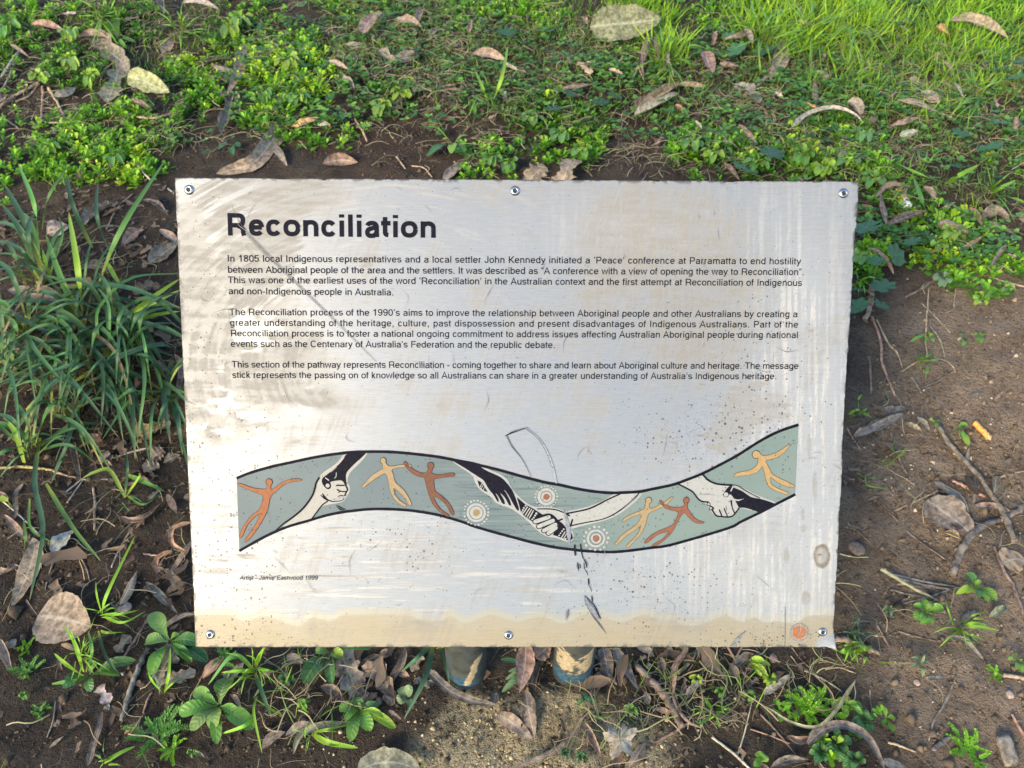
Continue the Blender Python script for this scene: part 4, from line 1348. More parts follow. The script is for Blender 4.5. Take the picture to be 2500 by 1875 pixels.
def sprig(g, k, h, wide=1.0, up=(10, 60)):
    V, Fc, T = [], [], []
    for i in range(k):
        f = i / max(1, k - 1)
        L = SPOON * [1, wide, 1] * (1.0 - 0.45 * f) * (0.8 + 0.4 * g.random())
        pit = math.radians(up[0] + (up[1] - up[0]) * f + 12 * g.normal())
        a = i * 2.4 + 0.5 * g.normal()
        L = L @ roty(-pit).T @ rotz(a).T + [0.25 * f * g.normal(), 0.25 * f * g.normal(), h * (0.15 + 0.85 * f)]
        Fc.append(SPOONF + len(V) * 11)
        V.append(L)
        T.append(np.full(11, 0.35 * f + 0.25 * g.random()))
    return np.vstack(V), np.vstack(Fc), np.concatenate(T)


def scatter(name, temps, P, S_, yaw, tint, mat, tilt=None, label=None):
    """temps list of (V,F,T); instances written into one mesh"""
    g = np.random.default_rng(len(P))
    pick = g.integers(0, len(temps), len(P))
    VV, FF, TT, off = [], [], [], 0
    for k, (V, Fc, T) in enumerate(temps):
        I = np.where(pick == k)[0]
        if not len(I):
            continue
        c, s = np.cos(yaw[I]), np.sin(yaw[I])
        X = V[None, :, 0] * c[:, None] - V[None, :, 1] * s[:, None]
        Y = V[None, :, 0] * s[:, None] + V[None, :, 1] * c[:, None]
        Z = np.broadcast_to(V[None, :, 2], X.shape)
        if tilt is not None:
            X = X + Z * tilt[I][:, 0:1]
            Y = Y + Z * tilt[I][:, 1:2]
        Q = np.stack([X, Y, Z], -1) * S_[I][:, None, None] + P[I][:, None, :]
        VV.append(Q.reshape(-1, 3))
        n = len(V)
        FF.append((Fc[None] + (off + np.arange(len(I)) * n)[:, None, None]).reshape(-1, Fc.shape[1]))
        TT.append(np.clip(T[None] + tint[I][:, None], 0, 1).reshape(-1))
        off += len(I) * n
    me = mesh_np(name, np.vstack(VV), FF, mat, True, {'tint': np.concatenate(TT)})
    o = link(name, me)
    o['kind'] = 'stuff'
    if label:
        o['label'] = label
    return o


CHK = [(60, 70, 80, 70), (30, 120, 60, 50), (170, 165, 90, 45), (190, 190, 60, 40), (290, 40, 120, 55), (330, 80, 60, 40), (560, 80, 55, 90), (460, 190, 80, 45), (500, 235, 45, 60), (440, 290, 60, 50),
       (700, 190, 115, 120, 1.3), (640, 270, 60, 70), (300, 290, 110, 70), (180, 370, 130, 80, 1.1), (310, 400, 110, 60), (400, 340, 60, 40), (90, 400, 70, 50), (950, 245, 75, 50),
       (1230, 45, 150, 55), (870, 20, 100, 40), (1340, 285, 120, 60, 1.2), (1400, 340, 80, 80, 1.2), (1230, 390, 95, 55, 1.1), (1180, 420, 60, 30), (1720, 370, 85, 70, 1.2), (1860, 390, 90, 60), (1950, 410, 110, 50, 1.2),
       (2030, 350, 120, 70, 1.1), (2130, 440, 60, 60), (2120, 640, 60, 60), (2210, 500, 80, 50), (2320, 560, 110, 60, 0.9), (2330, 640, 110, 50, 0.7), (2430, 650, 70, 45), (2420, 725, 55, 20), (2320, 690, 50, 20),
       (1800, 60, 140, 60, 0.6), (2440, 30, 120, 80, 0.7), (2460, 420, 70, 80, 0.5), (2040, 1800, 60, 60, 0.45), (2110, 1770, 50, 30, 0.3), (1930, 1740, 60, 40, 0.35), (1560, 150, 80, 60, 0.5),
       (1960, 1470, 30, 20, 0.3), (640, 60, 60, 60, 0.7), (750, 330, 90, 40, 0.7), (850, 330, 50, 40, 0.5), (-150, 300, 200, 300, 0.7), (2650, 300, 150, 300, 0.6)]
GRS = [(1300, 150, 480, 170, 0.6), (2150, 250, 460, 230, 0.65), (420, 110, 260, 120, 0.35), (1050, 110, 260, 120, 0.9), (2000, 50, 260, 110, 1.3), (1860, 130, 120, 80, 0.9), (1560, 40, 110, 60, 1.0), (1630, 130, 50, 40, 1.2), (2380, 70, 180, 100, 1.0), (2250, 200, 280, 120, 0.8), (2450, 300, 120, 200, 0.8), (1150, 90, 330, 110, 0.6),
       (920, 130, 160, 90, 0.6), (260, 60, 120, 60, 0.6), (420, 110, 100, 60, 0.5), (1200, 240, 70, 70, 0.8), (1650, 250, 200, 100, 0.45), (2300, 450, 220, 90, 0.55), (200, 420, 150, 50, 0.5), (480, 60, 80, 60, 0.5), (2200, 340, 250, 100, 0.5),
       (1800, 1690, 130, 60, 0.22), (1600, 1640, 120, 60, 0.2), (2090, 1600, 60, 30, 0.5), (740, 1690, 130, 90, 0.22), (1530, 1760, 120, 50, 0.2), (2200, -200, 800, 250, 1.0), (1000, -200, 700, 220, 0.6)]
STR = [(500, 150, 620, 230, 0.45), (1250, 200, 500, 230, 0.6), (2100, 250, 520, 300, 0.6), (1000, 110, 250, 130, 1.0), (1300, 130, 200, 100, 0.6), (2250, 280, 260, 180, 1.0), (1780, 250, 160, 110, 0.7), (2420, 430, 180, 150, 0.7), (420, 330, 120, 70, 0.7), (560, 220, 120, 120, 0.4), (150, 300, 160, 100, 0.4), (1650, 1640, 260, 110, 0.8),
       (1500, 1760, 160, 80, 0.6), (740, 1700, 170, 120, 0.7), (1750, 1680, 200, 120, 0.7), (2000, 1660, 120, 90, 0.5), (1600, 390, 120, 60, 0.7), (2300, 1200, 260, 300, 0.15), (300, 1350, 300, 250, 0.2), (300, 1780, 250, 150, 0.2), (800, 160, 150, 120, 0.5),
       (2200, 1500, 200, 200, 0.15), (200, 850, 250, 250, 0.3), (2300, 700, 150, 100, 0.2), (1000, -150, 900, 200, 0.7), (2200, -150, 700, 200, 0.6)]
CLV = [(1100, 180, 420, 150, 0.28), (2150, 250, 460, 280, 0.4), (700, 200, 160, 160, 0.3), (1450, 225, 170, 80, 1.2), (1280, 130, 130, 60, 0.8), (1180, 80, 90, 60, 0.6), (1600, 300, 110, 70, 0.8), (1830, 310, 140, 70, 0.9), (2250, 240, 240, 140, 0.8), (2400, 140, 140, 90, 0.8), (1950, 250, 130, 80, 0.7), (1800, 130, 110, 60, 0.7),
       (2150, 540, 90, 80, 0.9), (2330, 600, 150, 70, 0.7), (860, 220, 70, 60, 0.7), (820, 290, 50, 50, 0.7), (950, 60, 160, 60, 0.5), (2460, 330, 90, 120, 0.7), (480, 380, 80, 40, 0.3), (2200, -150, 800, 200, 0.6)]

NC = 330000
cx_ = rng.uniform(-2.9, 2.9, NC)
cy_ = rng.uniform(-0.6, 3.6, NC)
cz_ = H(cx_, cy_)
CP = np.column_stack([cx_, cy_, cz_])
inf = ((CP - CAM) @ RW)[:, 2] > 0.1
CP = CP[inf]
qx, qy = to_px(CP)
ok = (qx > -1600) & (qx < 4100) & (qy > -420) & (qy < 3200)
CP, qx, qy = CP[ok], qx[ok], qy[ok]
area_per = (5.8 * 4.2) / NC                   # m2 for each candidate


outside = np.maximum.reduce([-qx, qx - 2500, -qy, qy - 1875, np.zeros(len(qx))]) / 260.0


def choose(lst, per_m2, nscale, seed, lo=0.42, hi=0.58, sharp=0.6, beyond=0.0):
    d = spot(qx, qy, lst)
    d = np.maximum(d, beyond * np.clip(outside, 0, 1))          # the ground goes on beyond the frame
    nz = fbm(CP[:, 0] * nscale, CP[:, 1] * nscale, seed, 3)
    d = d * (1 - sharp + sharp * 1.8 * sstep(lo, hi, nz))
    g = np.random.default_rng(seed)
    return np.where(g.random(len(CP)) < d * per_m2 * area_per)[0], d


g = np.random.default_rng(3)
chick_t = [sprig(g, k, h, w) for k, h, w in ((9, 0.8, 1.0), (12, 1.0, 1.1), (7, 0.6, 1.25), (10, 1.2, 0.95), (14, 0.9, 1.15), (6, 0.4, 1.3), (5, 0.3, 1.2))]
CHK = [(a[0], a[1], a[2] * 1.04, a[3] * 1.04, *a[4:]) for a in CHK]
I, d = choose(CHK, 3700, 16, 201, 0.30, 0.5, 0.5, beyond=0.22)
print('chick', len(I))
n = len(I)
gg = np.random.default_rng(31)
patch = fbm(CP[I, 0] * 6, CP[I, 1] * 6, 33, 3)
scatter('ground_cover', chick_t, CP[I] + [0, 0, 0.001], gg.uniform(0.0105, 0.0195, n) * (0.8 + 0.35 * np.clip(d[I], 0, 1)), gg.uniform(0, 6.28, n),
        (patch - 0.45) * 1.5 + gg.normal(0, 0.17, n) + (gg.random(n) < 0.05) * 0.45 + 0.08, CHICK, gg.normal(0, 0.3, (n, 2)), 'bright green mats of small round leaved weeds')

tri = []
for k in range(4):
    g2 = np.random.default_rng(50 + k)
    V, Fc, T = [], [], []
    for i in range(3):
        r = np.linspace(0, 2 * math.pi, 9)[:-1]
        L = np.column_stack([0.55 + 0.5 * np.cos(r), 0.46 * np.sin(r), 0.06 * np.cos(2 * r)])
        L[np.abs(r - 0) < 0.01, 0] -= 0.12
        L = np.vstack([L, [[0.5, 0, -0.05]]])
        L = L @ roty(-math.radians(15 + 12 * g2.normal())).T @ rotz(i * 2.09 + 0.2 * g2.normal()).T + [0, 0, 1.6 + 0.4 * g2.random()]
        Fc.append(np.array([[8, j, (j + 1) % 8, (j + 2) % 8] for j in (0, 2, 4, 6)]) + 9 * i)
        V.append(L)
        T.append(np.full(9, 0.25 * g2.random()))
    tri.append((np.vstack(V), np.vstack(Fc), np.concatenate(T)))
I, d = choose(CLV, 7000, 9, 202, 0.38, 0.55, beyond=0.12)
print('clover', len(I))
n = len(I)
scatter('clover_cover', tri, CP[I], gg.uniform(0.007, 0.013, n), gg.uniform(0, 6.28, n), gg.normal(0.35, 0.25, n), CLOVM, gg.normal(0, 0.4, (n, 2)), 'dark green clover spread through the turf')


def blade_t(g, bend, w, n=5):
    s = np.linspace(0, 1, n)
    x = bend * s ** 2
    z = s * math.sqrt(max(0.05, 1 - bend * bend * 0.7))
    y = 0.12 * bend * g.normal() * s ** 2
    ww = w * (1 - s ** 2.2) + 0.002
    V = np.concatenate([np.column_stack([x, y - ww, z]), np.column_stack([x, y + ww, z])])
    Fc = np.array([(i, i + 1, n + i + 1, n + i) for i in range(n - 1)])
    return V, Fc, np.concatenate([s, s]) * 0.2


bl_t = [blade_t(np.random.default_rng(60 + k), b_, w_) for k, (b_, w_) in enumerate(((0.2, 0.028), (0.5, 0.03), (0.8, 0.026), (1.0, 0.03), (0.35, 0.04), (0.65, 0.022)))]
I, d = choose(GRS, 13000, 12, 203, 0.36, 0.56, beyond=0.25)
print('grass', len(I))
n = len(I)
lush = spot(qx[I], qy[I], [(2000, 50, 260, 110, 1.0), (1630, 130, 60, 50, 1.0), (2380, 70, 180, 110, 0.8), (2250, 200, 260, 110, 0.55), (1560, 40, 110, 60, 0.8), (2100, -150, 500, 180, 1)])
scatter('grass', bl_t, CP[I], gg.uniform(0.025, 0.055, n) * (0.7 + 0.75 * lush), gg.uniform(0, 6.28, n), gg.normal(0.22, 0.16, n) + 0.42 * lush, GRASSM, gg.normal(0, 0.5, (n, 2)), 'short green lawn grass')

st_t = []
for k in range(7):
    g2 = np.random.default_rng(80 + k)
    s = np.linspace(0, 1, 7)
    w = 0.007 + 0.007 * g2.random()
    cu = 0.38 * g2.normal()
    x = s - 0.5
    y = cu * (s - 0.5) ** 2 + 0.05 * g2.normal() * np.sin(s * 7)
    z = 0.05 + 0.12 * abs(g2.normal()) * np.sin(s * math.pi) + 0.10 * s * g2.random()
    V = np.concatenate([np.column_stack([x, y - w, z]), np.column_stack([x, y + w, z + 0.01])])
    st_t.append((V, np.array([(i, i + 1, 7 + i + 1, 7 + i) for i in range(6)]), np.concatenate([s, s]) * 0.15))
STR = [(*a[:4], (a[4] if len(a) > 4 else 1.0) * (0.5 if a[1] > 1000 else 1.0)) for a in STR]
I, d = choose(STR, 9500, 12, 204, 0.36, 0.56, beyond=0.2)
print('straw', len(I))
n = len(I)
scatter('dry_grass', st_t, CP[I] + np.column_stack([np.zeros(n), np.zeros(n), gg.uniform(0, 0.012, n) + 0.020 * gg.random(n) * np.clip(spot(qx[I], qy[I], CHK) + spot(qx[I], qy[I], GRS), 0, 1)]), gg.uniform(0.018, 0.055, n), gg.uniform(0, 6.28, n), gg.uniform(0, 0.9, n), STRAWM, None, 'dead straw and cut grass strewn over the soil')

CLIP = [(1600, 1660, 230, 70, 1.0), (1540, 1750, 110, 60, 1.0), (1420, 1830, 90, 50, 0.7), (1750, 1700, 140, 70, 0.8), (1880, 1670, 120, 70, 0.8), (2010, 1650, 80, 70, 0.7), (740, 1700, 130, 90, 0.7), (620, 1720, 90, 60, 0.5), (1300, 1700, 30, 60, 0.5), (2100, 200, 420, 180, 0.5), (1150, 140, 350, 120, 0.5)]
I, d = choose(CLIP, 9000, 20, 207, 0.32, 0.52)
n = len(I)
print('clip', n)
scatter('grass_clippings', st_t, CP[I] + np.column_stack([np.zeros(n), np.zeros(n), gg.uniform(0.001, 0.014, n)]), gg.lognormal(math.log(0.021), 0.4, n), gg.uniform(0, 6.28, n), gg.uniform(0.75, 1.0, n), STRAWM, gg.normal(0, 0.5, (n, 2)), 'wilted grass clippings lying on the litter')
fib_t = []
for V_, F_, T_0 in st_t:
    W_ = V_.copy()
    mid_ = (W_[:7] + W_[7:]) / 2
    W_[:7] = mid_ + (W_[:7] - mid_) * 0.45
    W_[7:] = mid_ + (W_[7:] - mid_) * 0.45
    fib_t.append((W_, F_, T_0))
FIB = [(1250, 900, 1700, 1500, 0.5), (1500, 1720, 420, 140, 1.0), (750, 1700, 220, 130, 1.0), (1750, 1690, 300, 140, 1.0), (1100, 120, 600, 160, 0.8), (2200, 300, 350, 220, 0.9), (250, 850, 260, 260, 0.8), (300, 1250, 250, 250, 0.6)]
I, d = choose(FIB, 6500, 18, 206, 0.36, 0.56)
n = len(I)
print('fibre', n)
scatter('root_fibres', fib_t, CP[I] + np.column_stack([np.zeros(n), np.zeros(n), gg.uniform(0, 0.004, n)]), gg.lognormal(math.log(0.017), 0.45, n), gg.uniform(0, 6.28, n), gg.uniform(0, 0.7, n), STRAWM, None, 'fine dry root fibres over the soil')

# crumbs of soil and shreds of bark
g2 = np.random.default_rng(91)
cr_t = []
for k in range(5):
    q = np.array([(1, 0, 0), (-1, 0, 0), (0, 1, 0), (0, -1, 0), (0, 0, 1), (0, 0, -1)], float) * (0.6 + 0.7 * g2.random((6, 1)))
    q += 0.18 * g2.normal(size=(6, 3))
    cr_t.append((q, np.array([(0, 2, 4), (2, 1, 4), (1, 3, 4), (3, 0, 4), (2, 0, 5), (1, 2, 5), (3, 1, 5), (0, 3, 5)]), np.zeros(6)))
CRUMB = leafmat('soil_crumb', [(0.0, (0.035, 0.025, 0.018)), (0.5, (0.09, 0.065, 0.045)), (0.85, (0.20, 0.15, 0.10)), (1.0, (0.42, 0.36, 0.27))], 0.95, 0.0)
near = (qy > 950) | ((qx > 2050) & (qy > 600)) | ((qx < 430) & (qy > 560)) | (spot(qx, qy, [(960, 340, 200, 90), (40, 300, 80, 120)]) > 0.2)
I = np.where(near & (np.random.default_rng(92).random(len(CP)) < 11000 * area_per * (1 + 1.6 * spot(qx, qy, DRY)) * (0.3 + fbm(CP[:, 0] * 10, CP[:, 1] * 10, 93, 3))))[0]
n = len(I)
print('crumb', n)
dr = spot(qx[I], qy[I], DRY)
scatter('soil_crumbs', cr_t, CP[I] + [0, 0, 0.0005], gg.lognormal(math.log(0.0013), 0.6, n), gg.uniform(0, 6.28, n), np.clip(gg.normal(0.35, 0.2, n) + 0.3 * dr, 0, 1), CRUMB, None, 'crumbs of soil and grit on the bare ground')
I = np.where((np.random.default_rng(94).random(len(CP)) < 90000 * area_per * np.exp(-(((CP[:, 0] - 0.02) / 0.15) ** 2 + ((CP[:, 1] + 0.10) / 0.08) ** 2)) * sstep(0.4, 0.55, fbm(CP[:, 0] * 24, CP[:, 1] * 24, 95, 3))))[0]
n = len(I)
CRUST = leafmat('pale_crust', [(0.0, (0.13, 0.09, 0.05)), (0.4, (0.38, 0.30, 0.16)), (1.0, (0.58, 0.50, 0.31))], 0.95, 0.0)
scatter('crust_crumbs', cr_t, CP[I], gg.lognormal(math.log(0.0017), 0.3, n), gg.uniform(0, 6.28, n), np.clip(gg.normal(0.40, 0.25, n), 0, 1), CRUST, None, 'pale crumbly crust on the soil below the posts')
sh_t = []
for k in range(9):
    s = np.linspace(0, 1, 5)
    e1 = np.array([0.06, 0.16, 0.18, 0.13, 0.05]) * (0.4 + 1.2 * g2.random(5))
    e2 = np.array([0.06, 0.16, 0.18, 0.13, 0.05]) * (0.4 + 1.2 * g2.random(5))
    cu = 0.5 * g2.normal()
    y = cu * (s - .5) ** 2 + 0.04 * g2.normal(size=5)
    V = np.concatenate([np.column_stack([s - .5, y - e1, 0.05 + 0.14 * g2.random(5)]), np.column_stack([s - .5, y, 0.03 + 0.10 * g2.random(5)]), np.column_stack([s - .5, y + e2, 0.05 + 0.16 * g2.random(5)])])
    sh_t.append((V, np.array([(i + r * 5, i + 1 + r * 5, 6 + i + r * 5, 5 + i + r * 5) for i in range(4) for r in (0, 1)]), np.zeros(15)))
SHRED = leafmat('leaf_shred', [(0.0, (0.05, 0.035, 0.026)), (0.4, (0.12, 0.08, 0.055)), (0.7, (0.22, 0.155, 0.105)), (1.0, (0.33, 0.20, 0.12))], 0.8, 0.1)
LIT = [(220, 560, 260, 130, 0.9), (390, 560, 80, 120, 0.8), (2150, 250, 460, 220, 0.35), (1150, 170, 420, 160, 0.35), (450, 200, 380, 180, 0.25), (2300, 560, 200, 90, 0.5), (1640, 1640, 330, 100, 1.2), (1500, 1600, 200, 50, 1.0), (900, 1660, 160, 100, 0.9), (330, 1080, 170, 110, 0.9), (150, 1120, 150, 80, 0.7), (300, 1350, 260, 200, 0.35), (250, 800, 230, 220, 0.7), (2200, 1180, 280, 200, 0.3),
       (1850, 1620, 120, 70, 0.8), (300, 1750, 300, 150, 0.3), (1700, 1800, 300, 100, 0.35), (420, 1450, 60, 120, 0.6), (1250, 1250, 800, 250, 0.6), (2150, 540, 120, 120, 0.3), (1350, 1800, 200, 80, 0.5)]
I, d = choose(LIT, 5500, 14, 205, 0.34, 0.55, beyond=0.3)
n = len(I)
print('shred', n)
scatter('litter', sh_t, CP[I] + np.column_stack([np.zeros(n), np.zeros(n), gg.uniform(0, 0.008, n) + 0.024 * (0.4 + 0.6 * gg.random(n)) * np.clip(spot(qx[I], qy[I], CHK) + spot(qx[I], qy[I], GRS), 0, 1)]), gg.lognormal(math.log(0.0095), 0.55, n), gg.uniform(0, 6.28, n), gg.beta(1.5, 2.0, n), SHRED, None, 'shreds of dead leaf and bark trodden into the soil')
# ------------------------------------------------------------------ fallen leaves, twigs and single plants


def objmat(name, rough, trans, mott=0.55, fine=420, stripe=0.0, spec=0.3):
    t = NT(name)
    col = t.n('ShaderNodeObjectInfo').outputs['Color']
    oc = t.obj()
    n1 = t.noise(oc, 105, 6, 0.7)
    n2 = t.noise(oc, fine, 4, 0.7)
    c = t.mix(t.ramp(n1, 0.34, 0.66), t.mix(mott, col, (0.045, 0.034, 0.027)), t.mix(0.18, col, (0.75, 0.68, 0.58)))
    c = t.mix(t.ramp(n2, 0.60, 0.72, 0.0, 0.6), c, (0.05, 0.038, 0.03))
    tt = t.attr('t')
    rib = t.ramp(t.math('ABSOLUTE', tt), 0.03, 0.11, 1.0, 0.0)
    c = t.mix(t.math('MULTIPLY', rib, 0.45), c, t.mix(0.45, c, (0.8, 0.75, 0.62)))
    ss = t.attr('s')
    wv = t.math('SINE', t.math('ADD', t.math('MULTIPLY', ss, 75.0), t.math('MULTIPLY', t.math('ABSOLUTE', tt), -9.0)))
    c = t.mix(t.ramp(wv, 0.80, 1.0, 0.0, 0.10), c, t.mix(0.6, c, (0.7, 0.64, 0.5)))
    t.set('Base Color', c)
    t.set('Roughness', rough)
    t.set('Specular IOR Level', spec)
    t.bump(t.math('ADD', t.math('MULTIPLY', wv, 0.05), t.math('ADD', n1, t.math('MULTIPLY', n2, 0.4))), 0.0016, 0.6)
    if trans:
        t.translucent(c, trans)
    return t.m


DRYM = objmat('dead_leaf', 0.68, 0.12, 0.68)
t = NT('live_leaf')
col = t.n('ShaderNodeObjectInfo').outputs['Color']
oc = t.obj()
n1 = t.noise(oc, 60, 4, 0.6)
tt = t.attr('t')
c = t.mix(t.ramp(n1, 0.3, 0.7, 0.0, 0.45), col, t.mix(0.55, col, (0.02, 0.035, 0.012)))
rib = t.ramp(t.math('ABSOLUTE', tt), 0.03, 0.12, 1.0, 0.0)
c = t.mix(t.math('MULTIPLY', rib, 0.5), c, t.mix(0.5, c, (0.36, 0.42, 0.20)))
wv = t.math('SINE', t.math('ADD', t.math('MULTIPLY', t.attr('s'), 48.0), t.math('MULTIPLY', t.math('ABSOLUTE', tt), -7.0)))
c = t.mix(t.ramp(wv, 0.86, 1.0, 0.0, 0.25), c, t.mix(0.5, c, (0.3, 0.36, 0.14)))
bits = t.ramp(t.noise(oc, 330, 3, 0.6), 0.73, 0.77, 0.0, 0.6)
c = t.mix(bits, c, (0.14, 0.11, 0.05))
t.set('Base Color', c)
t.set('Roughness', 0.42)
t.set('Specular IOR Level', 0.4)
t.bump(t.math('ADD', t.math('MULTIPLY', wv, 0.25), n1), 0.0012, 0.5)
t.translucent(c, 0.3)
LIVEM = t.m
t = NT('blade_leaf')
col = t.n('ShaderNodeObjectInfo').outputs['Color']
ss = t.attr('s')
c = t.mix(t.ramp(ss, 0.0, 0.30, 0.75, 0.0), col, (0.30, 0.36, 0.06))
st = t.math('SINE', t.math('MULTIPLY', t.attr('t'), 26.0))
c = t.mix(t.ramp(st, 0.3, 1.0, 0.0, 0.22), c, t.mix(0.5, c, (0.3, 0.4, 0.2)))
c = t.mix(t.ramp(ss, 0.93, 1.0, 0.0, 0.7), c, (0.30, 0.22, 0.11))
t.set('Base Color', c)
t.set('Roughness', 0.5)
t.set('Specular IOR Level', 0.3)
t.translucent(c, 0.28)
BLADEM = t.m
WOODM = objmat('dry_wood', 0.85, 0.0, 0.6, 700)

COLS = {'pink': (.27, .165, .112), 'tan': (.36, .25, .155), 'grey': (.20, .165, .125), 'brown': (.135, .082, .052), 'red': (.26, .115, .07), 'orange': (.46, .23, .10),
        'ochre': (.46, .30, .10), 'pale': (.47, .42, .33), 'dark': (.045, .037, .034), 'olive': (.235, .235, .115), 'lime': (.29, .29, .10), 'copper': (.31, .165, .105),
        'white': (.62, .59, .53), 'sage': (.25, .30, .155)}
WORD = {'pink': 'pinkish brown', 'tan': 'tan', 'grey': 'grey brown', 'brown': 'brown', 'red': 'rust red', 'orange': 'orange', 'ochre': 'ochre', 'pale': 'pale beige', 'dark': 'blackish brown',
        'olive': 'olive', 'lime': 'yellow green', 'copper': 'copper brown', 'white': 'whitish', 'sage': 'grey green'}


def p_gum(s):
    return np.sin(np.pi * np.clip(s, 0, 1) ** 0.85) ** 0.85


def p_ovate(s):
    return np.sin(np.pi * np.clip(s, 0, 1) ** 0.70) ** 0.62


def p_strap(s):
    return np.clip(0.35 + s * 6, 0, 1) * np.sqrt(np.clip(1 - s ** 3, 0, 1)) + 0.02


def p_torn(s):
    return np.clip(p_ovate(s * 0.82 + 0.06) * (1 + 0.25 * np.sin(s * 23) * (s > 0.3)), 0.02, 2)


def p_spoon(s):
    a = 0.16 + 0.84 * sstep(0.05, 0.62, s)
    return a * np.sqrt(np.clip(1 - (np.clip(s - 0.62, 0, 1) / 0.385) ** 2, 0, 1)) + 0.01


def p_chunk(s):
    return np.clip(0.75 + 0.25 * np.sin(s * 9 + 1), 0, 1) * np.clip(0.3 + 6 * s, 0, 1) * np.clip(0.3 + 6 * (1 - s), 0, 1)


PROF = dict(gum=p_gum, ovate=p_ovate, strap=p_strap, torn=p_torn, spoon=p_spoon, chunk=p_chunk)


def leaf_mesh(name, pts, w, prof='gum', arch=0.06, curl=0.3, fold=0.0, twist=0.0, wave=0.08, seed=0, mat=None, ns=18, nt=7, up=None):
    g = np.random.default_rng(seed)
    P = spline(pts, ns)
    s = np.linspace(0, 1, ns)
    L = np.sum(np.linalg.norm(np.diff(P, axis=0), axis=1))
    T = np.gradient(P, axis=0)
    T /= np.linalg.norm(T, axis=1)[:, None] + 1e-12
    U = np.tile(np.array([0, 0, 1.0]) if up is None else up, (ns, 1))
    Sd = np.cross(U, T)
    Sd /= np.linalg.norm(Sd, axis=1)[:, None] + 1e-12
    N = np.cross(T, Sd)
    tw = twist * (s - 0.3) + 0.15 * g.normal()
    c, sn = np.cos(tw)[:, None], np.sin(tw)[:, None]
    S2, N2 = Sd * c + N * sn, N * c - Sd * sn
    half = np.maximum(w * 0.5 * PROF[prof](s), w * 0.012)
    tq = np.linspace(-1, 1, nt)
    ph = g.random(4) * 6.28
    V, Sv, Tv = [], [], []
    for j, t_ in enumerate(tq):
        a = abs(t_)
        jag = 1 + ((0.13 if prof in ('torn', 'chunk') else (0.035 if mat is None else 0)) * g.normal(size=ns) if a == 1 else 0)
        lat = half * t_ * (1 - 0.22 * min(1, abs(curl)) * a * a) * jag
        z = curl * half * a * a + fold * half * a + wave * half * a * (np.sin(s * 11 + ph[0] + (2 if t_ > 0 else 0)) + 0.6 * np.sin(s * 23 + ph[1] * np.sign(t_)))
        V.append(P + S2 * lat[:, None] + N2 * z[:, None] + U * (arch * L * 4 * s * (1 - s))[:, None])
        Sv.append(s)
        Tv.append(np.full(ns, t_))
    V = np.stack(V, 1).reshape(-1, 3)
    Sv, Tv = np.stack(Sv, 1).ravel(), np.stack(Tv, 1).ravel()
    idx = np.arange(ns * nt).reshape(ns, nt)
    q = np.stack([idx[:-1, :-1], idx[1:, :-1], idx[1:, 1:], idx[:-1, 1:]], -1).reshape(-1, 4)
    o = np.array(pts[0], float)
    return mesh_np(name, V - o, [q], mat or DRYM, True, {'s': Sv, 't': Tv}), o


def depth(P):
    return float(((np.asarray(P) - CAM) @ RW)[2])


def cover_h(px, py):
    """how far plants lift a leaf at this spot"""
    a = np.array([px], float), np.array([py], float)
    k = 0.016 * float(np.clip(spot(*a, CHK)[0], 0, 1)) + 0.013 * float(np.clip(spot(*a, GRS)[0], 0, 1)) + 0.008 * float(np.clip(spot(*a, CLV)[0], 0, 1))
    return k * (1.25 if py < 450 else 1.0)


THINGS = []
_cnt = [0]


def tint_col(col, g, amt=0.14):
    k = 1 + amt * g.normal()
    return (*[max(0.01, min(0.9, x * k * (1 + 0.05 * g.normal()))) for x in col], 1.0)


def dead(path, w, col='brown', prof='gum', label=None, lift=0.004, ends=None, name='fallen_leaf', cat='leaf', group=None, **kw):
    _cnt[0] += 1
    seed = _cnt[0] * 13 + 5
    g = np.random.default_rng(seed)
    mx = sum(p[0] for p in path) / len(path)
    my = sum(p[1] for p in path) / len(path)
    base = lift + cover_h(mx, my)
    hs = [base] * len(path)
    if ends is not None:
        hs = [base + e for e in ends]
    pts = [at(p[0], p[1], h) for p, h in zip(path, hs)]
    wm = w * depth(pts[len(pts) // 2]) / F
    vd = CAM - pts[len(pts) // 2]
    vd /= np.linalg.norm(vd)
    lean = kw.pop('lean', 0.45 if my < 445 else (0.25 if my < 900 else 0.0))
    upv = np.array([0, 0, 1.0]) * (1 - lean) + vd * lean
    upv /= np.linalg.norm(upv)
    kw['up'] = upv
    tq_ = pts[-1] - pts[0]
    sd_ = np.cross(upv, tq_)
    sd_ /= np.linalg.norm(sd_) + 1e-9
    wm /= max(0.5, math.sqrt(max(0.0, 1 - float(sd_.dot(vd)) ** 2)))
    for k, dflt in (('arch', 0.05 * g.random()), ('curl', 0.55 * g.normal() * 0.6 + 0.35), ('twist', 0.35 * g.normal()), ('wave', 0.05 + 0.12 * g.random())):
        kw.setdefault(k, dflt)
    me, o = leaf_mesh(name, pts, wm, prof, seed=seed, **kw)
    ob = link(name, me, None, o)
    ob.color = tint_col(COLS[col] if isinstance(col, str) else col, g)
    THINGS.append((ob, mx, my, w, math.hypot(path[-1][0] - path[0][0], path[-1][1] - path[0][1]), col if isinstance(col, str) else None, prof, label, cat, group))
    return ob


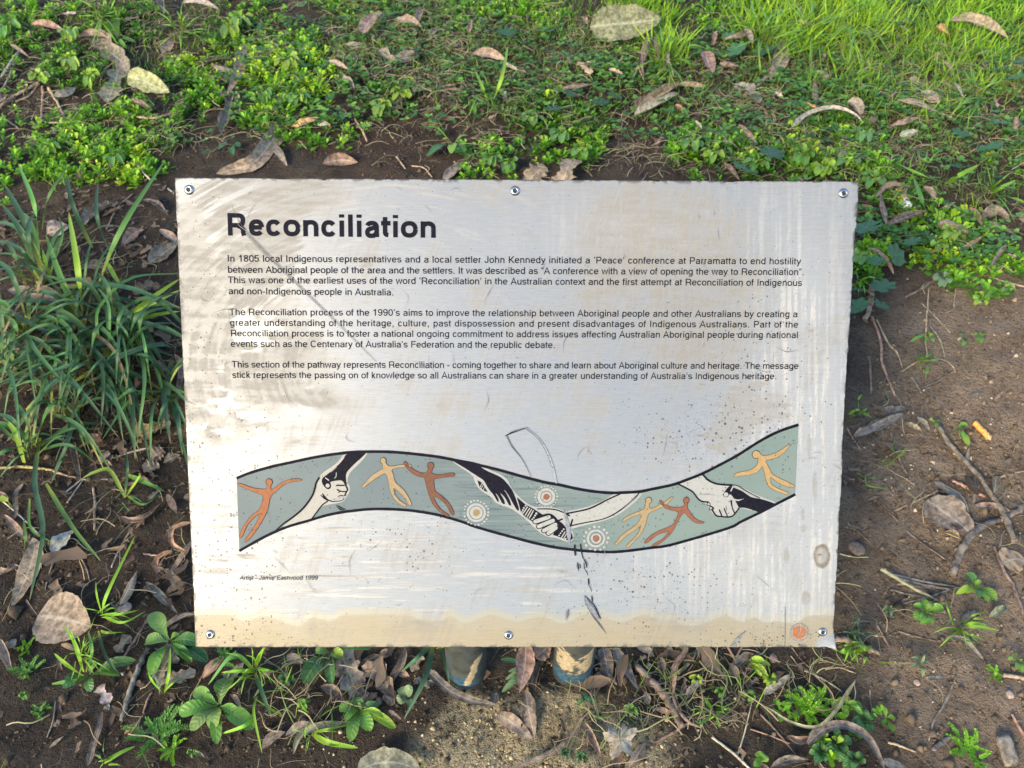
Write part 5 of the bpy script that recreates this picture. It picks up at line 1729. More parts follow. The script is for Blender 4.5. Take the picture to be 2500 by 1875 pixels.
# --- above the sign, left
D = dead
D([(73, 61), (118, 66), (160, 77)], 22, 'pink', curl=0.9)
D([(192, 90), (228, 88), (265, 92)], 20, 'pink', curl=0.8)
D([(234, 75), (262, 120), (296, 150), (311, 182)], 52, 'grey', 'torn', 'long crinkled grey brown leaf pointing down at the olive leaf', wave=0.2)
D([(288, 172), (278, 210), (262, 250)], 50, 'olive', 'chunk', 'blunt greyish olive leaf beside the yellow green one', curl=0.2, arch=0.02, lean=0.8, lift=0.012)
D([(311, 186), (345, 196), (385, 214), (413, 226)], 56, 'lime', 'ovate', 'broad yellow green leaf lying above the sign left corner', curl=0.25, arch=0.03, lift=0.02, lean=0.8, twist=0.0)
D([(597, 104), (585, 170), (553, 234)], 27, 'tan', label='long tan strip leaf hanging down to a second strip above the heading')
D([(561, 230), (556, 270), (536, 320)], 30, 'grey', 'chunk', 'ragged grey brown strip below the long tan strip leaf')
D([(575, 222), (582, 250), (586, 278)], 18, 'grey')
D([(690, 297), (672, 340), (625, 400), (575, 416), (528, 424)], 42, 'tan', 'strap', 'big sickle shaped tan grey leaf just above the heading', curl=0.25, wave=0.05)
D([(712, 309), (745, 300), (779, 287)], 17, 'orange', label='bright orange tan leaf tip on the soil above the heading')
D([(662, 350), (685, 380), (702, 406)], 20, 'grey')
D([(788, 400), (830, 392), (875, 396)], 30, 'copper', 'gum', 'copper brown leaf lying against the sign top edge', curl=0.5)
D([(448, 5), (490, 10), (534, 24)], 18, 'pale', 'strap')
D([(390, -4), (396, 20), (402, 38)], 24, 'grey')
D([(24, 108), (70, 139)], 10, 'pink')
D([(130, 232), (158, 228), (186, 213)], 20, 'grey')
D([(316, 247), (345, 258), (372, 268)], 18, 'brown')
D([(500, 148), (550, 168), (602, 180)], 16, 'grey')
D([(156, 136), (168, 172)], 13, 'grey')
D([(-4, 252), (18, 230)], 18, 'pink')
D([(394, 132), (426, 97)], 24, 'tan')
D([(0, 190), (48, 120)], 6, 'pale', 'strap')
# --- above the sign, middle
D([(886, 82), (905, 50), (932, 30)], 38, 'copper', 'ovate', 'broad coppery leaf standing in the turf above the middle', lift=0.014)
D([(963, 45), (1000, 52), (1030, 66)], 24, 'pink')
D([(1018, 60), (1024, 36), (1034, 16)], 18, 'pink')
D([(1048, 98), (1058, 80), (1070, 64)], 15, 'tan')
D([(925, 122), (960, 146), (1024, 136)], 30, 'grey', 'chunk', 'grey tan curled leaf with a bent up left end')
D([(1153, 132), (1195, 134), (1235, 147)], 24, 'tan', label='peach tan leaf in the dull turf above the sign middle')
D([(1227, 153), (1265, 171)], 9, 'pale')
D([(1440, 66), (1500, 60), (1560, 54), (1614, 46)], 88, 'sage', 'ovate', 'large pale green leaf with a light midrib, biggest in the turf', curl=0.25, arch=0.02, lift=0.03, wave=0.14, lean=0.85, twist=0.0, mat=None).color = (.155, .185, .07, 1)
D([(1590, 76), (1572, 130), (1542, 197)], 24, 'brown', twist=2.0)
D([(1596, 90), (1600, 120), (1612, 152)], 18, 'brown', curl=1.0)
D([(1566, 130), (1560, 165), (1572, 200)], 16, 'copper', curl=1.0)
D([(1636, 122), (1628, 150), (1646, 190)], 13, 'pale', curl=0.9)
D([(1543, 272), (1600, 240), (1662, 204)], 30, 'tan', 'strap', 'upper of two long rolled tan leaves', curl=1.1, wave=0.2)
D([(1550, 282), (1600, 262), (1656, 228)], 22, 'pale', 'strap', 'lower of two long rolled tan leaves', curl=1.1, wave=0.2)
D([(1368, 215), (1447, 206)], 11, 'brown')
D([(1082, 446), (1110, 420), (1134, 396)], 32, 'grey')
D([(1288, 446), (1305, 425), (1330, 404)], 46, 'tan', 'torn', 'left of two blunt tan leaves peeping over the sign top edge', curl=0.1)
D([(1372, 446), (1382, 420), (1396, 388)], 58, 'tan', 'chunk', 'right and larger of two blunt tan leaves over the sign top edge', curl=0.1, lift=0.012)
D([(877, 157), (904, 193)], 13, 'red')
D([(833, 187), (850, 205), (866, 218)], 24, 'grey')
D([(798, 148), (826, 158), (852, 170)], 14, 'tan')
D([(842, 108), (885, 110)], 11, 'grey')
D([(1420, 40), (1435, 60)], 16, 'pink')
# --- above the sign, right
D([(1722, 125), (1728, 150), (1740, 178)], 36, 'copper', 'ovate', 'oval coppery leaf standing in the turf by the round leaves', lift=0.016)
D([(1757, 153), (1804, 160)], 14, 'pink')
D([(1763, 97), (1805, 92), (1848, 72)], 16, 'brown')
D([(1818, 72), (1838, 108)], 20, 'grey')
D([(1914, 104), (1905, 150), (1880, 194)], 42, 'tan', 'gum', 'tan leaf with a crumpled lower edge under the tall grass', wave=0.25)
D([(1900, 160), (1870, 190), (1842, 216)], 10, 'grey', 'strap')
D([(1792, 210), (1825, 220), (1852, 250)], 32, 'grey', 'torn')
D([(1648, 208), (1690, 209), (1730, 214)], 14, 'tan')
D([(1984, 172), (2005, 178), (2020, 193)], 26, 'pink')
D([(1990, 190), (1992, 262)], 13, 'brown')
D([(1936, 309), (1975, 280), (2030, 266), (2080, 278), (2106, 298)], 14, 'pale', 'strap', 'thin arched pale leaf strip like a bow', curl=0.8)
D([(2070, 246), (2092, 262), (2102, 286)], 30, 'grey', 'ovate')
D([(1953, 252), (1998, 266)], 9, 'orange')
D([(2317, 50), (2375, 52), (2425, 72), (2463, 94)], 28, 'tan', 'gum', 'long golden tan leaf in the top right grass', curl=0.6)
D([(2283, 68), (2300, 78), (2316, 85)], 17, 'ochre')
D([(2219, 192), (2254, 208)], 17, 'grey')
D([(2250, 222), (2294, 252)], 26, 'grey')
D([(2188, 242), (2240, 252), (2290, 274)], 17, 'pink')
D([(2172, 308), (2210, 302), (2244, 287)], 19, 'pink', curl=0.9)
D([(2196, 330), (2243, 319)], 22, 'pale')
D([(1804, 303), (1822, 325), (1848, 350)], 14, 'red')
D([(1768, 398), (1806, 440)], 15, 'brown')
D([(1648, 256), (1666, 274)], 17, 'orange')
D([(2280, 150), (2297, 126)], 13, 'tan')
D([(1960, 20), (1948, 30)], 16, 'pink')
D([(2330, 200), (2352, 240)], 10, 'pale')
# --- right of the sign
D([(2136, 484), (2170, 456), (2230, 456)], 15, 'pink')
D([(2150, 472), (2156, 510), (2164, 550)], 15, 'brown')
D([(2092, 520), (2120, 518), (2146, 532)], 18, 'red', label='rust red leaf touching the sign upper right edge')
D([(2253, 456), (2286, 488)], 19, 'pink')
D([(2168, 550), (2215, 530), (2265, 514)], 23, 'brown', 'gum', curl=0.6)
D([(2287, 541), (2325, 552), (2370, 578)], 27, 'pink', 'gum')
D([(2302, 512), (2333, 493)], 12, 'pale')
D([(2395, 532), (2430, 526), (2464, 538)], 28, 'grey', 'ovate')
D([(2392, 536), (2430, 550), (2476, 570)], 18, 'grey')
D([(2338, 612), (2372, 596), (2400, 576)], 13, 'orange')
D([(2418, 652), (2436, 620), (2460, 594)], 17, 'grey')
D([(2270, 618), (2304, 611)], 9, 'orange')
D([(2124, 605), (2160, 632), (2182, 670)], 11, 'copper', 'strap')
D([(2366, 506), (2382, 530), (2398, 552)], 18, 'red')
D([(2480, 520), (2500, 545)], 20, 'pink')
D([(2086, 1066), (2145, 1046), (2206, 1010)], 24, 'grey', 'strap', 'long grey brown bark strip near the orange cigarette filter')
D([(2114, 1044), (2165, 1022)], 15, 'grey')
D([(2238, 1018), (2270, 1050)], 13, 'grey')
D([(2150, 1010), (2215, 998)], 22, 'grey', 'strap')
D([(2210, 1035), (2250, 1052)], 14, 'tan')
D([(2263, 1220), (2300, 1248), (2345, 1282), (2374, 1306)], 72, 'grey', 'ovate', 'broad weathered grey leaf lying on the bare soil by the forked twig', curl=0.15, arch=0.02)
D([(2306, 1300), (2346, 1318)], 20, 'ochre')
D([(2374, 1236), (2430, 1240), (2480, 1258)], 17, 'pink')
D([(2281, 1176), (2330, 1208), (2367, 1244)], 16, 'grey', 'strap')
D([(2432, 1162), (2428, 1190), (2424, 1218)], 24, 'grey')
D([(2381, 1160), (2380, 1200), (2375, 1234)], 17, 'brown')
D([(2476, 1262), (2504, 1258)], 12, 'pink')
D([(2448, 1376), (2478, 1366), (2506, 1372)], 60, 'tan', 'ovate', 'rounded tan leaf cut by the right edge of the photo', curl=0.1)
D([(2346, 1515), (2370, 1500), (2393, 1491)], 18, 'grey')
ob = D([(2414, 1509), (2435, 1496), (2459, 1484)], 24, 'sage', 'ovate', 'small grey green leaf lying flat on bare soil below the twigs')
D([(2309, 1562), (2345, 1562), (2372, 1585), (2402, 1612)], 13, 'grey', 'strap')
D([(2366, 1092), (2358, 1130), (2352, 1150)], 10, 'grey')
D([(2200, 1470), (2220, 1462)], 8, 'tan')
# --- below the sign, right
D([(1864, 1694), (1895, 1674), (1929, 1648)], 19, 'pale', 'strap', 'pale grey bark sliver below the sign right half', curl=0.6)
D([(2087, 1664), (2062, 1700), (2038, 1738), (1992, 1780), (1930, 1768), (1885, 1738), (1855, 1718)], 10, 'olive', 'strap', 'long looping olive blade below the sign right corner', lift=0.014, curl=0.5, wave=0.02)
D([(1921, 1798), (1948, 1812), (1985, 1800)], 22, 'copper', 'gum', 'curled coppery leaf inside the loop of the olive blade', curl=1.1)
D([(1972, 1816), (2010, 1784), (2060, 1776), (2116, 1806), (2160, 1880)], 24, 'grey', 'strap', 'wide arched grey brown strap at the bottom edge', curl=0.5, lift=0.010)
D([(1880, 1876), (1925, 1855), (1973, 1854)], 24, 'grey', 'gum', curl=0.9)
D([(2152, 1858), (2185, 1868), (2214, 1874)], 26, 'grey')
D([(2265, 1657), (2305, 1658)], 11, 'grey', 'strap')
# --- around the posts
D([(1283, 1560), (1282, 1620), (1268, 1690)], 50, 'copper', 'gum', 'wide reddish leaf standing between the two posts', lift=0.018, curl=0.3, ends=(0.012, 0.004, 0))
D([(1282, 1684), (1292, 1740), (1305, 1803)], 42, 'brown', 'gum', 'lower brown half leaf pointing down between the posts', curl=0.25)
D([(1308, 1606), (1326, 1590), (1344, 1574)], 40, 'red', 'ovate', 'reddish leaf tucked against the right post', lift=0.015)
D([(1306, 1690), (1300, 1650), (1318, 1610)], 30, 'brown')
D([(1215, 1744), (1255, 1768), (1300, 1806)], 36, 'tan', 'ovate', 'saw edged tan leaf on the mossy soil below the posts', curl=0.2)
D([(1422, 1750), (1400, 1790), (1355, 1834), (1250, 1878)], 14, 'brown', 'strap')
D([(1426, 1762), (1438, 1800), (1466, 1848)], 27, 'copper', curl=1.0)
D([(1678, 1578), (1648, 1630), (1648, 1680), (1645, 1705), (1662, 1740), (1684, 1764), (1716, 1778)], 17, 'copper', 'strap', 'long spiralling copper leaf right of the right post', twist=5.0, curl=0.7, lift=0.014)
D([(1500, 1578), (1520, 1630), (1560, 1688)], 36, 'grey', 'gum', 'wide grey brown leaf close right of the right post', curl=0.4)
D([(1472, 1580), (1480, 1620), (1486, 1672)], 38, 'brown', 'ovate', 'dark brown leaf against the right post foot', curl=0.4)
D([(1462, 1640), (1450, 1690), (1444, 1720)], 30, 'pink')
D([(1674, 1696), (1714, 1660)], 17, 'pale', 'strap')
D([(1700, 1580), (1720, 1600), (1738, 1624)], 28, 'dark', 'ovate', 'near black leaf under the sign edge right of the posts')
D([(1712, 1606), (1738, 1640), (1742, 1672)], 10, 'brown')
D([(1533, 1878), (1552, 1850), (1578, 1810)], 26, 'brown')
D([(1556, 1580), (1578, 1588), (1598, 1604)], 22, 'tan')
D([(1788, 1640), (1820, 1612), (1850, 1600)], 30, 'grey')
D([(1800, 1660), (1780, 1620)], 26, 'brown')
D([(1850, 1590), (1866, 1640)], 26, 'brown')
D([(1880, 1600), (1900, 1615)], 22, 'copper', 'ovate')
D([(1620, 1640), (1610, 1600)], 20, 'brown')
D([(1585, 1720), (1572, 1690)], 20, 'grey')
D([(1600, 1730), (1640, 1740)], 14, 'copper')
D([(1645, 1600), (1620, 1590)], 26, 'dark')
D([(832, 1586), (850, 1640), (872, 1690), (888, 1714)], 64, 'grey', 'torn', 'large crumpled grey brown leaf left of the left post', wave=0.3, curl=0.2)
D([(884, 1642), (920, 1640), (948, 1680), (958, 1722)], 46, 'pink', 'torn', 'crumpled pinkish leaf folded beside the large grey one', wave=0.3)
D([(988, 1580), (980, 1630), (962, 1660), (952, 1702)], 26, 'copper', 'gum', 'narrow coppery twisted leaf nearest the left post', twist=1.2)
D([(876, 1626), (905, 1610), (934, 1597)], 15, 'brown')
D([(782, 1676), (812, 1690), (842, 1714)], 30, 'brown', curl=0.8)
D([(870, 1734), (890, 1712), (922, 1690)], 22, 'pink')
D([(640, 1828), (665, 1800), (697, 1787)], 25, 'pink', 'gum', 'clean pinkish leaf on the soil below the sign left half', curl=0.2)
D([(716, 1842), (735, 1800), (770, 1782), (820, 1772), (866, 1762)], 24, 'olive', 'gum', 'long olive grey leaf with a hooked end', curl=0.7)
D([(697, 1796), (735, 1775), (772, 1768)], 25, 'tan')
D([(1042, 1634), (1070, 1662), (1100, 1688), (1150, 1710), (1214, 1722)], 22, 'dark', 'strap', 'black strap leaf curving round the left post foot', curl=0.3, lift=0.010, wave=0.02)
D([(872, 1884), (920, 1866), (980, 1866), (1030, 1888)], 66, 'sage', 'ovate', 'large olive grey leaf cut by the bottom edge', curl=0.15, arch=0.04, lift=0.012)
D([(1180, 1660), (1196, 1640)], 18, 'orange')
D([(1206, 1720), (1212, 1690)], 20, 'brown')
D([(1030, 1600), (1005, 1640)], 22, 'tan', 'chunk')
D([(970, 1640), (1000, 1652)], 18, 'copper')
D([(924, 1600), (960, 1590)], 20, 'copper')
D([(700, 1600), (740, 1620)], 26, 'grey')
D([(640, 1650), (664, 1640)], 20, 'pink')
D([(560, 1640), (548, 1665)], 16, 'tan')
# --- below the sign, left
big = D([(92, 1503), (130, 1510), (175, 1518), (222, 1530)], 124, 'tan', 'ovate', 'big speckled heart shaped tan leaf on the soil left of the sign', curl=0.15, arch=0.05, wave=0.05, lift=0.012)
st = np.array([at(64, 1464, 0.016) - np.array(big.location), at(80, 1488, 0.014) - np.array(big.location), [0, 0, 0]])
me, _ = leaf_mesh('stalk', st, 0.0030, 'strap', arch=0, curl=0.9, seed=3)
so = link('stalk', me, big)
so.location = st[0]
so.color = (0.22, 0.13, 0.09, 1)
D([(80, 1312), (84, 1350), (60, 1420), (28, 1485)], 44, 'tan', 'gum', 'long spotted tan leaf above the heart shaped one', curl=0.15)
D([(132, 1356), (150, 1326), (180, 1294)], 38, 'white', 'gum', 'small whitish leaf on the dark soil left of the sign', curl=0.4)
D([(10, 1256), (40, 1290), (78, 1334)], 18, 'copper')
D([(56, 1180), (38, 1210), (40, 1250), (28, 1278)], 11, 'brown', 'strap')
D([(176, 1080), (184, 1120), (196, 1172)], 18, 'brown', 'strap')
D([(292, 1262), (325, 1276), (360, 1264), (391, 1230)], 15, 'copper', 'gum', 'upturned coppery leaf like a smile left of the sign', curl=0.9)
D([(465, 1276), (424, 1296), (424, 1330), (454, 1346)], 15, 'orange', 'strap', 'curled orange ribbon leaf touching the sign lower left edge', curl=0.6, lift=0.012)
D([(420, 1346), (385, 1366), (384, 1396), (408, 1414)], 15, 'orange', 'strap', 'lower curled orange ribbon leaf left of the sign', curl=0.6)
D([(470, 1318), (440, 1365), (406, 1414)], 15, 'copper', 'gum')
D([(356, 1420), (392, 1458), (434, 1498)], 22, 'grey', 'gum', 'grey leaf pointing under the sign lower left edge')
D([(404, 1454), (440, 1436), (476, 1430)], 19, 'brown')
D([(398, 1534), (440, 1508), (478, 1500)], 15, 'tan')
D([(330, 1074), (370, 1054), (418, 1036)], 44, 'ochre', 'torn', 'ochre brown leaf under the strap leaves beside the sign', curl=0.3)
D([(276, 1504), (310, 1450), (335, 1392)], 24, 'grey')
D([(408, 1206), (432, 1254)], 18, 'brown')
D([(250, 1130), (262, 1100)], 30, 'grey')
D([(370, 1120), (400, 1100)], 34, 'brown', 'torn')
D([(350, 1150), (390, 1140)], 30, 'grey', 'torn')
D([(400, 1130), (440, 1110)], 22, 'grey')
D([(330, 1170), (370, 1180)], 18, 'brown')
D([(215, 1060), (250, 1080)], 20, 'pink')
D([(-4, 1402), (22, 1396), (48, 1384)], 22, 'tan', 'chunk', 'short tan bark chip at the left edge', curl=0.8)
D([(40, 1560), (0, 1590)], 26, 'tan')
D([(20, 1225), (0, 1200)], 16, 'copper')
D([(0, 1560), (14, 1600), (32, 1650)], 24, 'pink')
D([(494, 1658), (520, 1630), (549, 1600)], 27, 'copper', 'gum', 'coppery leaf with a pointed tip below the sign lower left corner', curl=0.3)
D([(386, 1662), (400, 1630), (420, 1600), (436, 1578)], 54, 'grey', 'torn', 'ragged grey tan leaf piece lying over the rosette', wave=0.2)
D([(385, 1664), (430, 1656), (478, 1640)], 32, 'tan', 'torn')
D([(303, 1793), (325, 1778), (343, 1758)], 16, 'ochre', 'gum', 'small ochre leaf alone on dark soil near the bottom', curl=0.7)
D([(216, 1868), (228, 1825), (244, 1770), (248, 1734)], 16, 'brown', 'strap', 'thin brown strip leaf near the bottom left', curl=0.3)
D([(148, 1572), (168, 1578), (190, 1590)], 13, 'orange')
D([(566, 1658), (580, 1636), (597, 1616)], 22, 'pink')
D([(560, 1695), (575, 1705), (590, 1732)], 13, 'copper')
D([(120, 1826), (156, 1797)], 9, 'tan')
D([(284, 1592), (302, 1570), (318, 1552)], 26, 'tan', 'chunk')
D([(240, 1676), (256, 1700), (266, 1718)], 30, 'pale', 'chunk')
D([(258, 1722), (266, 1735)], 14, 'pale')
D([(410, 1720), (425, 1705)], 16, 'copper', 'chunk')
D([(130, 1770), (148, 1760)], 16, 'brown')
D([(166, 1780), (200, 1764)], 14, 'grey', 'strap')
# --- among the strap leaved plants
D([(206, 548), (240, 520), (276, 500)], 26, 'grey', 'torn')
D([(300, 600), (330, 570), (352, 560)], 24, 'brown', 'gum')
D([(390, 560), (420, 580), (436, 600)], 22, 'tan', 'gum')
D([(60, 620), (90, 640), (110, 668)], 24, 'grey', 'torn')
D([(190, 660), (230, 650), (262, 662)], 26, 'brown', 'gum')
D([(330, 720), (360, 700), (390, 700)], 22, 'brown', 'torn')
D([(160, 470), (176, 488)], 16, 'grey')
D([(20, 706), (80, 720), (182, 738)], 48, 'grey', 'gum', 'wide grey brown leaf under the strap leaves left of the sign', curl=0.2)
D([(114, 572), (140, 562), (170, 552)], 36, 'pale', 'gum', 'pale grey leaf caught in the strap leaves', curl=0.4)
D([(362, 644), (395, 622), (434, 592)], 38, 'grey', 'gum', 'grey brown leaf beside the sign upper left edge', curl=0.6)
D([(348, 488), (378, 500), (410, 526)], 21, 'brown')
D([(-5, 905), (42, 912)], 40, 'tan')
D([(426, 864), (446, 900), (440, 950), (428, 1002)], 20, 'copper', 'gum', 'coppery leaf edge sticking out along the sign left edge', curl=0.8, lift=0.02)
D([(98, 790), (130, 812), (172, 832)], 17, 'copper')
D([(300, 960), (340, 985)], 26, 'brown')
D([(250, 880), (290, 905)], 20, 'grey')
D([(380, 880), (410, 910)], 20, 'grey')
D([(110, 1010), (180, 1000), (160, 1030)], 40, 'ochre', 'torn')

# maple like leaf, lobed
lc = at(1514, 1806, 0.012)
rr = 47 * depth(lc) / F
g = np.random.default_rng(8)
q = np.linspace(0, 2 * math.pi, 80, endpoint=False)
lob = np.maximum.reduce([np.exp(-((((q - a + math.pi) % (2 * math.pi)) - math.pi) / s_) ** 2) * h_ for a, s_, h_ in
                         ((0.45, 0.26, 1.05), (1.25, 0.24, 0.75), (2.2, 0.30, 0.85), (2.95, 0.25, 0.8), (4.2, 0.34, 1.05), (5.3, 0.28, 0.75))]) + 0.0
rad_ = rr * (0.62 + 0.42 * lob) * (1 + 0.05 * g.normal(size=80))
V = [np.array([0, 0, 0.004])]
for k_ in (0.35, 0.7, 1.0):
    V += [np.array([rad_[i] * k_ * math.cos(q[i]), rad_[i] * k_ * math.sin(q[i]), 0.004 - 0.004 * k_ + 0.004 * math.sin(3 * q[i]) * k_ * k_]) for i in range(80)]
Fq = [np.array([[0, 1 + i, 1 + (i + 1) % 80] for i in range(80)]), np.array([[1 + r_ * 80 + i, 1 + (r_ + 1) * 80 + i, 1 + (r_ + 1) * 80 + (i + 1) % 80, 1 + r_ * 80 + (i + 1) % 80] for r_ in range(2) for i in range(80)])]
me = mesh_np('fallen_leaf', np.array(V), Fq, DRYM, True, {'s': np.concatenate([[0], np.repeat([.35, .7, 1.0], 80)]), 't': np.concatenate([[0], np.tile(np.sin(q * 2.5), 3)])})
o = link('fallen_leaf', me, None, lc)
o.color = (0.40, 0.335, 0.25, 1)
tag(o, 'pale lobed maple like leaf below the right post', 'leaf')


# --- twigs
def tube(path, r, n=8, seed=0, kink=0.15):
    g = np.random.default_rng(seed)
    m = max(8, 5 * len(path))
    P = spline(path, m)
    r = np.interp(np.linspace(0, 1, m), np.linspace(0, 1, len(np.atleast_1d(r))), np.atleast_1d(r))
    P = P + g.normal(size=P.shape) * r[:, None] * kink
    T = np.gradient(P, axis=0)
    T /= np.linalg.norm(T, axis=1)[:, None] + 1e-12
    A = np.cross(T, [0.1, 0.2, 1.0])
    A /= np.linalg.norm(A, axis=1)[:, None] + 1e-12
    B = np.cross(T, A)
    q = np.linspace(0, 2 * math.pi, n, endpoint=False)
    rj = r[:, None] * (1 + 0.12 * g.normal(size=(m, n)))
    V = P[:, None] + A[:, None] * (np.cos(q) * rj)[..., None] + B[:, None] * (np.sin(q) * rj)[..., None]
    V = V.reshape(-1, 3)
    idx = np.arange(m * n).reshape(m, n)
    nx_ = np.roll(idx, -1, 1)
    F_ = np.stack([idx[:-1], nx_[:-1], nx_[1:], idx[1:]], -1).reshape(-1, 4)
    V = np.vstack([V, P[0], P[-1]])
    c0 = np.column_stack([nx_[0], idx[0], np.full(n, m * n)])
    c1 = np.column_stack([idx[-1], nx_[-1], np.full(n, m * n + 1)])
    return V, [F_, np.vstack([c0, c1])]


def twig(path, w, col, label=None, lift=0.0, name='twig'):
    _cnt[0] += 1
    mx, my = sum(p[0] for p in path) / len(path), sum(p[1] for p in path) / len(path)
    ww = np.atleast_1d(np.asarray(w, float))
    z = depth(at(mx, my))
    r = ww * 0.5 * z / F
    pts = [at(p[0], p[1], lift + float(r.max()) * 0.7 + cover_h(mx, my) * 0.6) for p in path]
    V, Fc = tube(pts, r, 8, _cnt[0])
    o0 = np.array(pts[0])
    me = mesh_np(name, V - o0, Fc, WOODM, True, {'s': np.zeros(len(V)), 't': np.ones(len(V))})
    ob = link(name, me, None, o0)
    ob.color = tint_col(COLS[col] if isinstance(col, str) else col, np.random.default_rng(_cnt[0]), 0.1)
    THINGS.append((ob, mx, my, float(ww.max()), math.hypot(path[-1][0] - path[0][0], path[-1][1] - path[0][1]), col if isinstance(col, str) else 'brown', 'twig', label, 'twig', None))
    return ob


T_ = twig
T_([(2288, 1040), (2330, 1100), (2383, 1155), (2445, 1246), (2478, 1324)], (12, 13, 12, 13, 14), (.095, .075, .06), 'long dark twig forming the upper arm of the fork on the bare soil', 0.004)
T_([(2442, 1266), (2400, 1285), (2362, 1316), (2340, 1360), (2326, 1404)], (12, 16, 18, 18, 16), (.10, .082, .068), 'thick curved dark twig forming the lower arm of the fork')
T_([(2442, 1268), (2480, 1250), (2505, 1238)], (14, 16, 18), (.085, .07, .06), 'stub of dark twig running off the right edge')
T_([(2426, 1332), (2450, 1390), (2474, 1430), (2490, 1470), (2504, 1510)], (6, 8, 8, 7, 7), (.16, .10, .09), 'thin reddish twig running down the right edge')
T_([(2177, 1250), (2240, 1222), (2292, 1196)], (4, 5, 4), 'tan', 'straight tan stalk left of the broad grey leaf')
T_([(2174, 1254), (2230, 1310), (2312, 1368)], (4, 4, 3), 'brown', 'long thin dark stalk slanting over the bare soil')
T_([(2150, 1389), (2220, 1430), (2304, 1474)], (9, 8, 3), 'olive', 'olive needle on top of the bundle of dark stalks', 0.008)
for a, b_, w in (((2177, 1402), (2336, 1432), 6), ((2202, 1474), (2344, 1431), 6), ((2174, 1440), (2275, 1458), 5), ((2181, 1409), (2326, 1440), 7), ((2190, 1425), (2330, 1437), 5)):
    T_([a, ((a[0] + b_[0]) / 2, (a[1] + b_[1]) / 2 + 3), b_], (w, w, w * .6), (.10, .09, .082))
T_([(2322, 1173), (2360, 1190), (2404, 1212)], (8, 9, 8), 'copper', 'short reddish twig beside the long dark twig')
T_([(2068, 1045), (2082, 1070), (2103, 1100)], (3, 4, 2), 'copper')
T_([(2050, 1352), (2085, 1360), (2120, 1360)], (4, 4, 3), 'olive')
T_([(2074, 1280), (2110, 1312), (2142, 1342)], (3, 3, 2), 'brown')
T_([(2040, 1558), (2090, 1572), (2150, 1596)], (15, 14, 9), 'brown', 'brown stick sticking out from the sign lower right corner')
T_([(2190, 1540), (2240, 1555), (2284, 1565)], (4, 4, 3), 'brown')
T_([(2173, 1055), (2185, 1090), (2200, 1130), (2222, 1168)], (5, 6, 5, 3), 'brown')
T_([(2122, 652), (2128, 690), (2126, 740), (2112, 782)], (12, 14, 12, 10), 'brown', 'dark bent twig along the sign right edge among round leaves')
T_([(2210, 725), (2250, 704), (2302, 670)], (6, 8, 5), 'brown')
T_([(2268, 700), (2262, 780), (2260, 830), (2264, 868)], (3, 4, 4, 3), 'tan')
T_([(2128, 772), (2150, 830), (2155, 890), (2185, 966)], (5, 7, 6, 4), 'copper', 'long bent copper stalk down the soil beside the sign')
T_([(2140, 780), (2170, 840), (2190, 860), (2203, 896)], (4, 5, 5, 3), 'tan')
T_([(2250, 740), (2290, 780), (2320, 812)], (3, 3, 2), 'tan')
T_([(2270, 795), (2295, 830), (2306, 870)], (3, 4, 2), 'tan')
T_([(2205, 905), (2230, 888), (2262, 872)], (4, 5, 3), 'tan')
T_([(2415, 676), (2460, 690), (2502, 700)], (5, 5, 4), 'tan')
T_([(2335, 660), (2380, 630)], (5, 6), 'copper')
T_([(2335, 700), (2328, 748)], (4, 3), 'tan')
T_([(2250, 946), (2290, 930), (2330, 905)], (4, 5, 4), (.09, .075, .065))
T_([(2225, 920), (2250, 960)], (8, 6), (.09, .075, .065))
T_([(2120, 870), (2125, 900), (2127, 960)], (6, 6, 5), 'brown')
T_([(2500, 1150), (2455, 1160), (2405, 1178)], (4, 5, 4), 'tan')
T_([(2440, 1340), (2450, 1300), (2475, 1280)], (5, 4, 3), (.1, .08, .07))
# below, right
T_([(1857, 1744), (1900, 1790), (1942, 1842)], (5, 5, 4), 'brown', 'thin brown twig crossing below the pale bark sliver')
T_([(1832, 1780), (1880, 1796), (1928, 1816)], (4, 4, 4), 'copper')
T_([(1800, 1848), (1820, 1780), (1836, 1710)], (4, 4, 3), 'pale')
T_([(2449, 1648), (2480, 1652), (2506, 1658)], (10, 10, 11), 'tan', 'short tan stick at the right edge low down')
T_([(2278, 1829), (2300, 1812), (2320, 1800)], (10, 11, 9), (.085, .075, .07), 'short dark stick near the feathery weed at bottom right')
T_([(2470, 1742), (2485, 1770), (2504, 1802)], (7, 8, 8), 'copper')
T_([(2167, 1812), (2200, 1822), (2236, 1836)], (7, 6, 3), 'tan')
T_([(1963, 1636), (2010, 1658), (2056, 1688)], (5, 5, 4), 'grey')
T_([(1932, 1580), (1960, 1615), (1992, 1642)], (3, 3, 2), 'brown')
T_([(2015, 1634), (2050, 1630), (2090, 1644)], (4, 4, 3), 'tan')
T_([(2140, 1525), (2160, 1560), (2172, 1580)], (5, 6, 4), 'brown')
T_([(2123, 1682), (2126, 1720), (2130, 1755)], (4, 4, 3), 'copper')
T_([(2335, 1648), (2310, 1710), (2280, 1760), (2268, 1808)], (3, 7, 6, 3), 'grey', 'long thin grey stalk lying in a groove of the soil')
T_([(1554, 1626), (1580, 1655), (1611, 1684), (1640, 1725), (1664, 1772)], (16, 18, 20, 20, 18), (.12, .078, .062), 'thick reddish brown stick right of the right post', 0.003)
T_([(1594, 1815), (1640, 1790), (1686, 1762)], (6, 7, 6), 'copper')
T_([(1738, 1800), (1785, 1835), (1830, 1876)], (6, 7, 6), 'pale', 'pale twig running off the bottom edge right of the posts')
T_([(1776, 1578), (1800, 1620), (1824, 1655)], (6, 7, 6), 'copper')
T_([(1812, 1578), (1795, 1610), (1778, 1650)], (5, 6, 4), 'tan')
T_([(1700, 1590), (1680, 1620), (1655, 1645)], (10, 9, 7), 'grey')
